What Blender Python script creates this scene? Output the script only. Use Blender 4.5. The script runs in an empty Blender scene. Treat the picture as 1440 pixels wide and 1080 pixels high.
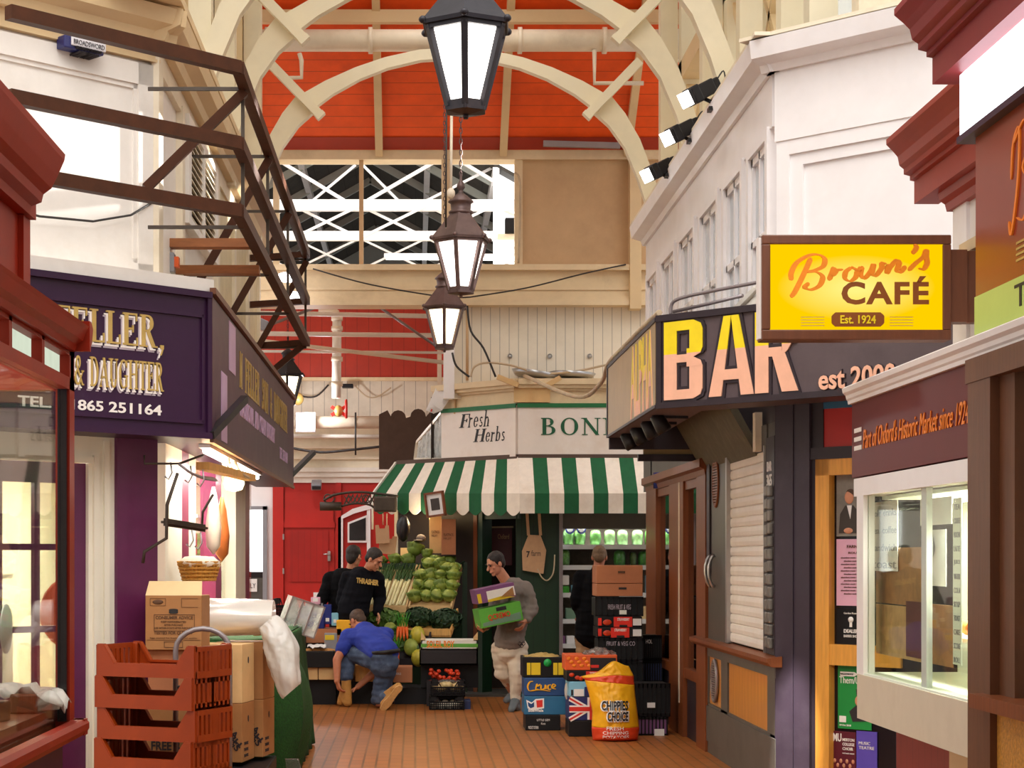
import bpy, bmesh, math, random
from mathutils import Vector, Matrix, noise
R = random.Random(11)
C = bpy.context.scene.collection
F = 2600.0          # focal length in pixels of the 1440 px wide frame
EYE = 1.65          # camera height
def X(px, d): return (px - 584) / F * d
def Z(py, d): return EYE + (785 - py) / F * d
def P(px, py, d): return Vector((X(px, d), d, Z(py, d)))
def V(*a): return Vector(a)
PI = math.pi
ZUP = Vector((0, 0, 1))

# ------------------------------------------------------------------ mesh builder
class MB:
    def __init__(s):
        s.v = []; s.f = []; s.m = []; s.s = []; s.cur = 0; s.T = Matrix()
    def add(s, vs, fs, smooth=False):
        b = len(s.v); T = s.T
        s.v.extend(T @ Vector(v) for v in vs)
        for f in fs:
            s.f.append([b + i for i in f]); s.m.append(s.cur); s.s.append(smooth)
        return s
    def box(s, lo, hi):
        x0, y0, z0 = lo; x1, y1, z1 = hi
        return s.add([(x0,y0,z0),(x1,y0,z0),(x1,y1,z0),(x0,y1,z0),(x0,y0,z1),(x1,y0,z1),(x1,y1,z1),(x0,y1,z1)],
                     [(3,2,1,0),(4,5,6,7),(0,1,5,4),(1,2,6,5),(2,3,7,6),(3,0,4,7)])
    def cbox(s, c, size, rot=None):
        h = Vector(size) / 2; T0 = s.T
        s.T = T0 @ Matrix.Translation(Vector(c)) @ (rot.to_4x4() if rot else Matrix())
        s.box(-h, h); s.T = T0; return s
    def bar(s, p0, p1, w, h, up=ZUP):
        p0 = Vector(p0); p1 = Vector(p1); a = (p1 - p0); L = a.length
        if L < 1e-6: return s
        a /= L; u = Vector(up)
        if abs(a.dot(u)) > 0.99: u = Vector((0, 1, 0)) if abs(a.y) < .9 else Vector((1, 0, 0))
        r = a.cross(u).normalized(); u = r.cross(a)
        T = Matrix(((r.x, u.x, a.x, p0.x), (r.y, u.y, a.y, p0.y), (r.z, u.z, a.z, p0.z), (0, 0, 0, 1)))
        T0 = s.T; s.T = T0 @ T; s.box((-w/2, -h/2, 0), (w/2, h/2, L)); s.T = T0; return s
    def tube(s, pts, r, n=8, closed=False, flat=1.0):
        pts = [Vector(p) for p in pts]; k = len(pts)
        rs = r if isinstance(r, (list, tuple)) else [r] * k
        vs = []; prev = None
        for i in range(k):
            if closed: t = pts[(i+1) % k] - pts[i-1]
            else: t = pts[min(i+1, k-1)] - pts[max(i-1, 0)]
            t.normalize()
            if prev is None:
                a = Vector((0, 0, 1)) if abs(t.z) < .9 else Vector((1, 0, 0))
                nrm = t.cross(a).normalized()
            else:
                nrm = prev - t * prev.dot(t)
                if nrm.length < 1e-5: nrm = t.orthogonal()
                nrm.normalize()
            prev = nrm; bi = t.cross(nrm)
            for j in range(n):
                an = 2 * PI * j / n
                vs.append(pts[i] + nrm * (math.cos(an) * rs[i]) + bi * (math.sin(an) * rs[i] * flat))
        fs = []
        for i in range(k if closed else k - 1):
            i2 = (i + 1) % k
            for j in range(n):
                fs.append((i*n+j, i*n+(j+1) % n, i2*n+(j+1) % n, i2*n+j))
        s.add(vs, fs, True)
        if not closed:
            b = len(s.v) - len(vs)
            s.f.append([b + j for j in range(n)][::-1]); s.m.append(s.cur); s.s.append(False)
            s.f.append([b + (k-1)*n + j for j in range(n)]); s.m.append(s.cur); s.s.append(False)
        return s
    def lathe(s, prof, n=16, c=(0, 0, 0), rot=None, smooth=True, ph=0.0):
        T0 = s.T; s.T = T0 @ Matrix.Translation(Vector(c)) @ (rot.to_4x4() if rot else Matrix())
        vs = []; fs = []
        for r, z in prof:
            for j in range(n):
                a = 2 * PI * j / n + ph; vs.append((r * math.cos(a), r * math.sin(a), z))
        for i in range(len(prof) - 1):
            for j in range(n): fs.append((i*n+j, i*n+(j+1) % n, (i+1)*n+(j+1) % n, (i+1)*n+j))
        s.add(vs, fs, smooth); b = len(s.v) - len(vs)
        if prof[0][0] > 1e-5:
            s.f.append([b + j for j in range(n)][::-1]); s.m.append(s.cur); s.s.append(False)
        if prof[-1][0] > 1e-5:
            s.f.append([b + (len(prof)-1)*n + j for j in range(n)]); s.m.append(s.cur); s.s.append(False)
        s.T = T0; return s
    def ell(s, c, r, nu=12, nv=8, rot=None, fn=None):
        prof = []; T0 = s.T
        s.T = T0 @ Matrix.Translation(Vector(c)) @ (rot.to_4x4() if rot else Matrix())
        vs = [(0, 0, -1)]
        for i in range(1, nv):
            t = -PI/2 + PI * i / nv
            for j in range(nu):
                a = 2*PI*j/nu; vs.append((math.cos(t)*math.cos(a), math.cos(t)*math.sin(a), math.sin(t)))
        vs.append((0, 0, 1)); fs = []
        for j in range(nu): fs.append((0, 1 + (j+1) % nu, 1 + j))
        for i in range(nv - 2):
            for j in range(nu):
                b = 1 + i*nu; fs.append((b+j, b+(j+1) % nu, b+nu+(j+1) % nu, b+nu+j))
        b = 1 + (nv-2)*nu; t = len(vs) - 1
        for j in range(nu): fs.append((b+j, b+(j+1) % nu, t))
        out = []
        for v in vs:
            k = fn(Vector(v)) if fn else 1.0
            out.append((v[0]*r[0]*k, v[1]*r[1]*k, v[2]*r[2]*k))
        s.add(out, fs, True); s.T = T0; return s
    def cap(s, p0, p1, r0, r1, n=12, flat=1.0, side=None):
        p0 = Vector(p0); p1 = Vector(p1); a = p1 - p0; L = a.length
        a = a / L if L > 1e-6 else Vector((0, 0, 1))
        u = Vector(side) if side is not None else (Vector((0, 0, 1)) if abs(a.z) < .9 else Vector((1, 0, 0)))
        u = (u - a * u.dot(a)).normalized(); w = a.cross(u)
        T = Matrix(((u.x, w.x, a.x, p0.x), (u.y, w.y, a.y, p0.y), (u.z, w.z, a.z, p0.z), (0, 0, 0, 1)))
        prof = []
        for i in range(5): t = PI/2 * i / 4 - PI/2; prof.append((r0*math.cos(t), r0*math.sin(t)))
        for i in range(5): t = PI/2 * i / 4; prof.append((r1*math.cos(t), L + r1*math.sin(t)))
        prof[0] = (r0*.02, prof[0][1]); prof[-1] = (r1*.02, prof[-1][1])
        T0 = s.T; s.T = T0 @ T @ Matrix.Diagonal((1, flat, 1, 1)); s.lathe(prof, n); s.T = T0; return s
    def prism(s, poly, depth, T=None):
        T0 = s.T
        if T is not None: s.T = T0 @ T
        n = len(poly)
        vs = [(x, y, 0) for x, y in poly] + [(x, y, depth) for x, y in poly]
        s.add(vs, [list(range(n))[::-1], list(range(n, 2*n))] + [(i, (i+1) % n, n+(i+1) % n, n+i) for i in range(n)])
        s.T = T0; return s
    def band(s, pts, wid, depth, T=None, eps=0.0):
        """a bent board: 2-D centre line with a width, extruded"""
        T0 = s.T
        if T is not None: s.T = T0 @ T
        k = len(pts); L = []; Rr = []
        for i in range(k):
            a = Vector(pts[max(i-1, 0)]); b = Vector(pts[min(i+1, k-1)]); t = (b - a).normalized()
            w = wid[i] if isinstance(wid, (list, tuple)) else wid
            nn = Vector((-t.y, t.x)) * (w / 2); p = Vector(pts[i]); L.append(p + nn); Rr.append(p - nn)
        vs = [(p.x, p.y, 0) for p in L] + [(p.x, p.y, 0) for p in Rr] + [(p.x, p.y, depth + eps*i) for i, p in enumerate(L)] + [(p.x, p.y, depth + eps*i) for i, p in enumerate(Rr)]
        fs = []
        for i in range(k-1):
            fs += [(i, i+1, k+i+1, k+i), (2*k+i, 3*k+i, 3*k+i+1, 2*k+i+1), (i, 2*k+i, 2*k+i+1, i+1), (k+i, k+i+1, 3*k+i+1, 3*k+i)]
        fs += [(0, k, 3*k, 2*k), (k-1, 3*k-1, 4*k-1, 2*k-1)]
        s.add(vs, fs); s.T = T0; return s
    def grid(s, fn, nu, nv, smooth=True, th=None):
        vs = []; fs = []
        for i in range(nu+1):
            for j in range(nv+1): vs.append(fn(i/nu, j/nv))
        for i in range(nu):
            for j in range(nv):
                a = i*(nv+1)+j; fs.append((a, a+nv+1, a+nv+2, a+1))
        return s.add(vs, fs, smooth)
    def profile(s, prof, p0, p1, out, up=ZUP):
        """a moulding: profile [(outward, height)] swept straight from p0 to p1"""
        p0 = Vector(p0); p1 = Vector(p1); out = Vector(out); n = len(prof)
        vs = [p0 + out*a + Vector(up)*b for a, b in prof] + [p1 + out*a + Vector(up)*b for a, b in prof]
        return s.add(vs, [list(range(n)), list(range(n, 2*n))[::-1]] + [(i, (i+1) % n, n+(i+1) % n, n+i) for i in range(n)])
    def build(s, name, mats, parent=None, bevel=0, fix=True, solid=0, subsurf=0, noshade=False):
        me = bpy.data.meshes.new(name)
        inv = WM[parent].inverted() if parent is not None else None
        me.from_pydata([tuple(inv @ v) if inv is not None else tuple(v) for v in s.v], [], s.f)
        if not isinstance(mats, (list, tuple)): mats = [mats]
        for m in mats: me.materials.append(M[m] if isinstance(m, str) else m)
        me.polygons.foreach_set('material_index', s.m); me.polygons.foreach_set('use_smooth', s.s)
        if fix:
            bm = bmesh.new(); bm.from_mesh(me); bmesh.ops.recalc_face_normals(bm, faces=bm.faces); bm.to_mesh(me); bm.free()
        me.update()
        o = bpy.data.objects.new(name, me); C.objects.link(o)
        if parent is not None: o.parent = parent; WM[o] = WM[parent]
        else: WM[o] = Matrix()
        if bevel:
            b = o.modifiers.new('bevel', 'BEVEL'); b.width = bevel; b.segments = 2; b.limit_method = 'ANGLE'; b.angle_limit = .7
        if solid:
            b = o.modifiers.new('solid', 'SOLIDIFY'); b.thickness = solid; b.offset = 0
        if subsurf:
            b = o.modifiers.new('sub', 'SUBSURF'); b.levels = subsurf; b.render_levels = subsurf
        return o

class _WM(dict):
    def __getitem__(s, o): return dict.__getitem__(s, o.name)
    def __setitem__(s, o, v): dict.__setitem__(s, o.name, v)
WM = _WM()
M = {}

def tag(o, label=None, cat=None, group=None, kind=None):
    if label: o['label'] = label
    if cat: o['category'] = cat
    if group: o['group'] = group
    if kind: o['kind'] = kind
    return o
def thing(name, label, cat, loc=(0, 0, 0), group=None, rz=0.0):
    o = bpy.data.objects.new(name, None); C.objects.link(o); o.empty_display_size = .1
    o.location = loc; o.rotation_euler = (0, 0, rz)
    WM[o] = Matrix.Translation(Vector(loc)) @ Matrix.Rotation(rz, 4, 'Z')
    return tag(o, label, cat, group)
def struct(o): o['kind'] = 'structure'; return o
KIDS = {}
def dup(root, loc, rot=(0, 0, 0), label=None, group=None, scale=None, kids=True):
    r = root.copy(); C.objects.link(r); r.location = loc; r.rotation_euler = rot
    if scale is not None: r.scale = (scale,)*3 if isinstance(scale, (int, float)) else scale
    if label: r['label'] = label
    if group: r['group'] = group
    if kids:
        for ch in list(root.children):
            c = ch.copy(); C.objects.link(c); c.parent = r
            for g in ch.children:
                d = g.copy(); C.objects.link(d); d.parent = c
    WM[r] = Matrix.LocRotScale(Vector(loc), None, None)
    return r
def put(root, loc, rot=(0, 0, 0), scale=None):
    root.location = loc; root.rotation_euler = rot
    if scale is not None: root.scale = (scale,)*3 if isinstance(scale, (int, float)) else scale
def FR(o, right, up=(0, 0, 1)):
    """a frame on a face: x to the right, y up, z out of the face"""
    r = Vector(right).normalized(); u = Vector(up).normalized(); n = r.cross(u); o = Vector(o)
    return Matrix(((r.x, u.x, n.x, o.x), (r.y, u.y, n.y, o.y), (r.z, u.z, n.z, o.z), (0, 0, 0, 1)))

# ------------------------------------------------------------------ lettering
_txt = {}
def _text_mesh(s, bold, shear, spacing):
    k = (s, bold, shear, spacing)
    if k in _txt: return _txt[k]
    cu = bpy.data.curves.new('txt', 'FONT'); cu.body = s; cu.size = 1; cu.extrude = .5; cu.offset = bold; cu.shear = shear; cu.space_character = spacing; cu.resolution_u = 3
    ob = bpy.data.objects.new('txt', cu)
    me = ob.to_mesh()
    vs = [v.co.copy() for v in me.vertices]; fs = [tuple(p.vertices) for p in me.polygons]
    ob.to_mesh_clear(); bpy.data.objects.remove(ob); bpy.data.curves.remove(cu)
    _txt[k] = (vs, fs); return _txt[k]
def text(mb, s, T, x0, y0, x1, y1, ext=.004, bold=0.0, shear=0.0, spacing=1.0):
    """the words s filling the rectangle x0..x1, y0..y1 of the frame T"""
    vs, fs = _text_mesh(s, bold, shear, spacing)
    if not vs: return
    ax = min(v.x for v in vs); bx = max(v.x for v in vs); ay = min(v.y for v in vs); by = max(v.y for v in vs)
    T0 = mb.T; mb.T = T0 @ T
    mb.add([((v.x-ax)/(bx-ax)*(x1-x0)+x0, (v.y-ay)/max(by-ay, 1e-6)*(y1-y0)+y0, (v.z+.5)*ext) for v in vs], fs)
    mb.T = T0
def arc(cx, cy, rx, ry, a0, a1, n=14):
    return [(cx+rx*math.cos(math.radians(a0+(a1-a0)*i/n)), cy+ry*math.sin(math.radians(a0+(a1-a0)*i/n))) for i in range(n+1)]
def spl(pts, n=6):
    out = []; k = len(pts)
    for i in range(k-1):
        p0, p1, p2, p3 = [Vector(pts[max(0, min(k-1, i+j))]) for j in (-1, 0, 1, 2)]
        for q in range(n):
            t = q/n
            out.append(tuple(.5*((2*p1)+(p2-p0)*t+(2*p0-5*p1+4*p2-p3)*t*t+(3*p1-p0-3*p2+p3)*t**3)))
    out.append(tuple(pts[-1])); return out
TK, TN = .17, .06
def _q(x0, y0, x1, y1, w): return ('l', x0, y0, x1, y1, w)
def _bowl(cx, cy, rx, ry, a0, a1, tk=TK, tn=TN): return ('a', cx, cy, rx, ry, a0, a1, tk, tn)
def _serif(x, y, w=.34): return _q(x-w/2, y, x+w/2, y, .05)
GL = {  # roman capitals with serifs: (width, strokes)
 'F': (.62, [_q(.17,0,.17,1,TK), _serif(.17,.025), _q(.02,.97,.6,.97,TN), _q(.58,1,.58,.74,TN), _q(.17,.52,.45,.52,TN), _q(.45,.64,.45,.4,TN)]),
 'E': (.68, [_q(.17,0,.17,1,TK), _q(.02,.97,.62,.97,TN), _q(.6,1,.6,.76,TN), _q(.17,.52,.45,.52,TN), _q(.45,.63,.45,.41,TN), _q(.02,.03,.66,.03,TN), _q(.64,0,.64,.26,TN)]),
 'L': (.62, [_q(.17,0,.17,1,TK), _serif(.17,.975), _q(.02,.03,.6,.03,TN), _q(.58,0,.58,.3,TN)]),
 'R': (.78, [_q(.17,0,.17,1,TK), _serif(.17,.025), _q(.02,.97,.36,.97,TN), _bowl(.34,.745,.26,.255,90,-90), _q(.17,.5,.36,.5,TN), _q(.36,.5,.62,.0,TK), _q(.56,.025,.78,.025,.05)]),
 'D': (.8, [_q(.17,0,.17,1,TK), _q(.02,.97,.36,.97,TN), _q(.02,.03,.36,.03,TN), _bowl(.32,.5,.42,.5,90,-90)]),
 'A': (.78, [_q(.39,1,.08,0,TN), _q(.37,1,.68,0,TK), _serif(.08,.025,.24), _serif(.68,.025,.28), _q(.18,.34,.56,.34,TN)]),
 'U': (.8, [_q(.16,1,.16,.3,TK), _serif(.16,.975), ('a',.4,.3,.25,.3,180,360,TK,TN), _q(.65,1,.65,.3,TN), _serif(.65,.975,.24)]),
 'G': (.8, [_bowl(.42,.5,.4,.5,45,315), _q(.66,.42,.66,.06,.13), _serif(.66,.44,.28), _q(.7,.98,.7,.72,.05)]),
 'H': (.86, [_q(.17,0,.17,1,TK), _q(.69,0,.69,1,TK), _q(.17,.52,.69,.52,TN)] + [_serif(x, y) for x in (.17,.69) for y in (.025,.975)]),
 'T': (.72, [_q(.36,0,.36,1,TK), _serif(.36,.025), _q(.02,.97,.7,.97,TN), _q(.04,1,.04,.74,TN), _q(.68,1,.68,.74,TN)]),
 'B': (.76, [_q(.17,0,.17,1,TK), _q(.02,.97,.36,.97,TN), _q(.02,.03,.36,.03,TN), _q(.17,.53,.36,.53,TN), _bowl(.34,.76,.25,.24,90,-90), _bowl(.34,.275,.33,.275,90,-90)]),
 'O': (.9, [_bowl(.45,.5,.4,.51,0,360)]),
 'N': (.88, [_q(.15,0,.15,1,TN), _q(.13,1,.73,0,TK), _q(.73,0,.73,1,TN), _serif(.12,.975,.26), _serif(.15,.025,.26), _serif(.73,.975,.26)]),
 'S': (.62, [('a',.31,.74,.22,.26,30,270,TN,TK), ('a',.31,.25,.25,.25,90,-150,TN,TK), _q(.52,.98,.52,.74,.05), _q(.06,.02,.06,.26,.05)]),
 'M': (1.0, [_q(.14,0,.14,1,TN), _q(.14,1,.5,.05,TK), _q(.86,1,.5,.05,TN), _q(.86,0,.86,1,TK), _serif(.12,.025,.26), _serif(.86,.025), _serif(.1,.975,.2), _serif(.9,.975,.2)]),
 'C': (.74, [_bowl(.42,.5,.4,.5,45,315), _q(.7,.98,.7,.7,.05)]),
 'I': (.34, [_q(.17,0,.17,1,TK), _serif(.17,.025), _serif(.17,.975)]),
 '&': (.86, [('a',.36,.77,.2,.23,-60,260,.1,.09), ('a',.34,.27,.28,.27,110,330,.13,.08), _q(.24,.66,.74,.02,.13), _q(.52,.14,.76,.48,.06), _serif(.76,.48,.2), _q(.66,.025,.86,.025,.05)]),
 ',': (.3, [_q(.14,.1,.14,-.02,.15), _q(.18,0,.08,-.22,.06)]),
 ' ': (.4, []),
 'r': (.46, [_q(.13,0,.13,.62,.1), _q(.02,.6,.14,.6,.05), _serif(.13,.02,.24), ('a',.3,.4,.17,.2,165,50,.06,.09)]),
 'e': (.54, [('a',.28,.32,.22,.32,5,330,.1,.05), _q(.08,.36,.48,.36,.05)]),
 's': (.44, [('a',.22,.47,.14,.15,30,270,.05,.09), ('a',.22,.16,.16,.16,90,-150,.05,.09)]),
 'h': (.6, [_q(.13,0,.13,1,.1), _q(.02,.98,.14,.98,.05), _serif(.13,.02,.22), ('a',.3,.4,.16,.21,170,0,.05,.09), _q(.46,0,.46,.42,.1), _serif(.46,.02,.22)]),
 'b': (.58, [_q(.13,0,.13,1,.1), _q(.02,.98,.14,.98,.05), ('a',.3,.31,.21,.31,140,-140,.1,.05)]),
}
def serif(mb, s, T, x0, y0, x1, y1, ext=.004, shear=0.0, gap=.06):
    W = sum(GL[c][0] + gap for c in s) - gap
    sx = (x1-x0) / W; sy = (y1-y0); ox = 0.0
    T0 = mb.T; mb.T = T0 @ T
    def tf(p): return (x0 + (ox + p[0] + shear*p[1]) * sx, y0 + p[1]*sy)
    cnt = [0]
    def slab(poly):
        cnt[0] += 1; e = ext + .00025*(cnt[0] % 9)
        n = len(poly); vs = [(*tf(p), 0) for p in poly] + [(*tf(p), e) for p in poly]
        mb.add(vs, [list(range(n))[::-1], list(range(n, 2*n))] + [(i, (i+1) % n, n+(i+1) % n, n+i) for i in range(n)])
    for ch in s:
        for st in GL[ch][1]:
            if st[0] == 'l':
                _, a, b, c, d, w = st; t = Vector((c-a, d-b)).normalized()
                if abs(t.y) > .3: h = (w/2, 0)       # uprights and diagonals keep level ends
                else: h = (0, w/2)
                slab([(a-h[0], b-h[1]), (a+h[0], b+h[1]), (c+h[0], d+h[1]), (c-h[0], d-h[1])])
            else:
                _, cx, cy, rx, ry, a0, a1, tk, tn = st; n = max(4, int(abs(a1-a0)/15))
                prev = None
                for i in range(n+1):
                    a = math.radians(a0+(a1-a0)*i/n); w = tn + (tk-tn)*math.cos(a)**2
                    o = (cx+rx*math.cos(a), cy+ry*math.sin(a)); q = (cx+(rx-w)*math.cos(a), cy+(ry-min(w, ry*.9))*math.sin(a))
                    if prev: slab([prev[0], o, q, prev[1]])
                    prev = (o, q)
        ox += GL[ch][0] + gap
    mb.T = T0
def pen(mb, strokes, T, ext=.006, base=.012, swell=.03, nib=0.6):
    """brush script: centre lines widened on the down strokes"""
    T0 = mb.T; mb.T = T0 @ T
    for si, st in enumerate(strokes):
        pts = spl(st, 7); k = len(pts); wid = []
        for i in range(k):
            a = Vector(pts[max(i-1, 0)]); b = Vector(pts[min(i+1, k-1)]); t = (b-a).normalized() if (b-a).length > 1e-7 else Vector((1, 0))
            e = min(1, min(i, k-1-i)/3 + .35)
            wid.append((base + swell*abs(t.y*math.cos(nib-.6) + .25*t.x)**1.5) * e)
        mb.band(pts, wid, ext + .0006*si, None, .00008)
    mb.T = T0
# ------------------------------------------------------------------ materials
def lin(h):
    if isinstance(h, str):
        h = h.lstrip('#'); c = [int(h[i:i+2], 16)/255 for i in (0, 2, 4)]
        return tuple((x/12.92 if x <= .04045 else ((x+.055)/1.055)**2.4) for x in c)
    return tuple(h)
def nt(name):
    m = bpy.data.materials.new(name); m.use_nodes = True; t = m.node_tree; t.nodes.clear()
    out = t.nodes.new('ShaderNodeOutputMaterial'); return m, t, out
def N(t, kind, **kw):
    n = t.nodes.new('ShaderNode' + kind)
    for k, v in kw.items():
        if k in n.inputs.keys(): n.inputs[k].default_value = v
        else: setattr(n, k, v)
    return n
def mixc(t, fac, a, b):
    n = t.nodes.new('ShaderNodeMix'); n.data_type = 'RGBA'
    for i, v in ((0, fac), (6, a), (7, b)):
        if hasattr(v, 'node'): t.links.new(v, n.inputs[i])
        else: n.inputs[i].default_value = (*v, 1) if isinstance(v, tuple) else v
    return n.outputs[2]
def pm(name, col, rough=.55, var=.1, scale=7, bump=0.0, metal=0.0, spec=.5, dirt=None, dirtamt=.4, dscale=2.5, coat=0.0, lines=None, grain=None, trans=0.0, sub=0.0):
    """procedural paint / wood / cloth; lines=(dx,dy,dz,pitch,gap,darkness) cuts board joints; grain=(sx,sy,sz) stretches the noise"""
    m, t, out = nt(name); c = lin(col)
    b = N(t, 'BsdfPrincipled', Roughness=rough, Metallic=metal); b.inputs['Specular IOR Level'].default_value = spec
    if coat: b.inputs['Coat Weight'].default_value = coat; b.inputs['Coat Roughness'].default_value = .12
    if trans: b.inputs['Transmission Weight'].default_value = trans
    if sub:
        b.inputs['Subsurface Weight'].default_value = sub; b.inputs['Subsurface Radius'].default_value = (.02, .01, .006)
    tc = N(t, 'TexCoord'); src = tc.outputs['Object']
    if grain:
        mp = N(t, 'Mapping'); mp.inputs['Scale'].default_value = grain; t.links.new(src, mp.inputs['Vector']); gsrc = mp.outputs['Vector']
    else: gsrc = src
    nz = N(t, 'TexNoise', Scale=scale, Detail=5.0, Roughness=.6); t.links.new(gsrc, nz.inputs['Vector'])
    lo = tuple(x*(1-var) for x in c); hi = tuple(min(1, x*(1+var)) for x in c)
    rp = N(t, 'ValToRGB'); rp.color_ramp.elements[0].position = .3; rp.color_ramp.elements[1].position = .7
    rp.color_ramp.elements[0].color = (*lo, 1); rp.color_ramp.elements[1].color = (*hi, 1)
    t.links.new(nz.outputs['Fac'], rp.inputs['Fac']); col_out = rp.outputs['Color']
    if dirt:
        n2 = N(t, 'TexNoise', Scale=dscale, Detail=7.0, Roughness=.7); t.links.new(src, n2.inputs['Vector'])
        r2 = N(t, 'ValToRGB'); r2.color_ramp.elements[0].position = .5; r2.color_ramp.elements[1].position = .78
        r2.color_ramp.elements[0].color = (0, 0, 0, 1); r2.color_ramp.elements[1].color = (dirtamt,)*3 + (1,)
        t.links.new(n2.outputs['Fac'], r2.inputs['Fac'])
        col_out = mixc(t, r2.outputs['Color'], col_out, lin(dirt))
    hgt = nz.outputs['Fac']
    if lines:
        dx, dy, dz, pitch, gap, dark = lines
        dp = N(t, 'VectorMath', operation='DOT_PRODUCT'); t.links.new(src, dp.inputs[0]); dp.inputs[1].default_value = (dx/pitch, dy/pitch, dz/pitch)
        fr = N(t, 'Math', operation='FRACT'); t.links.new(dp.outputs['Value'], fr.inputs[0])
        lt = N(t, 'Math', operation='LESS_THAN'); t.links.new(fr.outputs[0], lt.inputs[0]); lt.inputs[1].default_value = gap
        col_out = mixc(t, lt.outputs[0], col_out, tuple(x*dark for x in c))
    t.links.new(col_out, b.inputs['Base Color'])
    if bump:
        bp = N(t, 'Bump', Strength=bump, Distance=.02); t.links.new(hgt, bp.inputs['Height']); t.links.new(bp.outputs['Normal'], b.inputs['Normal'])
    t.links.new(b.outputs[0], out.inputs[0]); M[name] = m; return m
def glow(name, col, strength, var=.06, scale=5):
    m, t, out = nt(name); e = N(t, 'Emission', Strength=strength)
    tc = N(t, 'TexCoord'); nz = N(t, 'TexNoise', Scale=scale); t.links.new(tc.outputs['Object'], nz.inputs['Vector'])
    c = lin(col); t.links.new(mixc(t, nz.outputs['Fac'], tuple(x*(1-var) for x in c), tuple(x*(1+var) for x in c)), e.inputs['Color'])
    t.links.new(e.outputs[0], out.inputs[0]); M[name] = m; return m
def glass(name, tint=(1, 1, 1), refl=1.0, rough=.02, haze=0.0):
    m, t, out = nt(name); tr = N(t, 'BsdfTransparent', Color=(*tint, 1)); gl = N(t, 'BsdfGlossy', Roughness=rough)
    fr = N(t, 'Fresnel', IOR=1.5); mu = N(t, 'Math', operation='MULTIPLY'); mu.inputs[1].default_value = refl; t.links.new(fr.outputs[0], mu.inputs[0])
    geo = N(t, 'NewGeometry'); mx0 = N(t, 'Mix'); mx0.data_type = 'FLOAT'
    mx = N(t, 'MixShader'); t.links.new(mu.outputs[0], mx.inputs[0]); t.links.new(tr.outputs[0], mx.inputs[1]); t.links.new(gl.outputs[0], mx.inputs[2])
    last = mx
    if haze:
        df = N(t, 'BsdfDiffuse', Color=(.85, .87, .85, 1)); nz = N(t, 'TexNoise', Scale=9.0)
        tc = N(t, 'TexCoord'); t.links.new(tc.outputs['Object'], nz.inputs['Vector'])
        h = N(t, 'Math', operation='MULTIPLY'); h.inputs[1].default_value = haze*2; t.links.new(nz.outputs['Fac'], h.inputs[0])
        m2 = N(t, 'MixShader'); t.links.new(h.outputs[0], m2.inputs[0]); t.links.new(mx.outputs[0], m2.inputs[1]); t.links.new(df.outputs[0], m2.inputs[2]); last = m2
    t.links.new(last.outputs[0], out.inputs[0]); M[name] = m; return m

# painted joinery
pm('cream', '#e9dcc4', .5, .06, 4, .08, dirt='#a58f6c', dirtamt=.45, dscale=1.6)
pm('white_paint', '#efe9e2', .45, .05, 4, .06, dirt='#c2ad90', dirtamt=.3, dscale=1.2)
pm('white_clean', '#f3eff0', .45, .035, 3, .04, dirt='#d2c3b2', dirtamt=.2, dscale=.9)
pm('cream_warm', '#dcc195', .55, .09, 3, .08, dirt='#a88655', dirtamt=.4, dscale=1.5)
pm('beam_cream', '#e2cba4', .5, .08, 3, .06, dirt='#a5895f', dirtamt=.5, dscale=1.4)
pm('truss_cream', '#e9dec2', .5, .07, 3, .05, dirt='#b29a6c', dirtamt=.3, dscale=1.5)
pm('panel_tan', '#c9a67c', .6, .07, 2.5, .05, dirt='#93714d', dirtamt=.35, dscale=1.0)
pm('orange_boards', '#ea5410', .55, .13, 3, .05, lines=(0, -.819, .573, .17, .05, .5), dirt='#b83c0f', dirtamt=.5, dscale=.8)
pm('red_board_band', '#a02c18', .55, .1, 3)
pm('red_boards', '#b0301c', .55, .1, 3, lines=(1, 0, 0, .19, .05, .55), dirt='#8c2a1c', dirtamt=.4)
pm('white_boards', '#d9cfbd', .55, .08, 3, .05, lines=(1, 0, 0, .185, .05, .45), dirt='#94826a', dirtamt=.5, dscale=1.2)
pm('stall_boards', '#e6dcc9', .5, .05, 3, .05, lines=(1, 0, 0, .1145, .07, .5), dirt='#b39c78', dirtamt=.4, dscale=.9)
pm('side_boards', '#e0cfa6', .55, .08, 3, .05, lines=(0, 1, 0, .13, .08, .6), dirt='#a48a5e', dirtamt=.5)
pm('red_door', '#b81d15', .4, .08, 3, .03, dirt='#8e1814', dirtamt=.35)
pm('red_trim', '#8e2410', .45, .08, 4, .03, spec=.22, dirt='#7e2014', dirtamt=.4)
pm('maroon_trim', '#8c2c34', .42, .08, 4, .03, spec=.3, dirt='#74242a', dirtamt=.3)
pm('brick_red_trim', '#963220', .42, .08, 4, .03, spec=.3)
pm('maroon_panel', '#620e14', .4, .05, 3, spec=.2)
pm('rust_panel', '#8c2c1a', .3, .05, 3, .0, coat=.15)
pm('lime_panel', '#bcd474', .35, .04, 3)
pm('purple_sign', '#341838', .42, .08, 5, spec=.3)
pm('purple_side', '#4a2840', .42, .12, 3, spec=.25, dirt='#7a6a60', dirtamt=.4)
pm('purple_paint', '#5e1f4c', .4, .09, 6, .05, dirt='#41123a', dirtamt=.4)
pm('maroon_post', '#7d2450', .4, .09, 6, .04)
pm('bar_post', '#362c38', .38, .09, 4, .05, dirt='#5f5660', dirtamt=.3)
pm('bar_grey', '#54504a', .5, .1, 4, .05, dirt='#322d28', dirtamt=.5)
pm('bar_door', '#4c4a44', .35, .1, 4, .03)
pm('bar_sign', '#5a4c50', .45, .1, 6, .03, dirt='#40343a', dirtamt=.5)
pm('bar_black', '#2b2028', .5, .1, 5)
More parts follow.
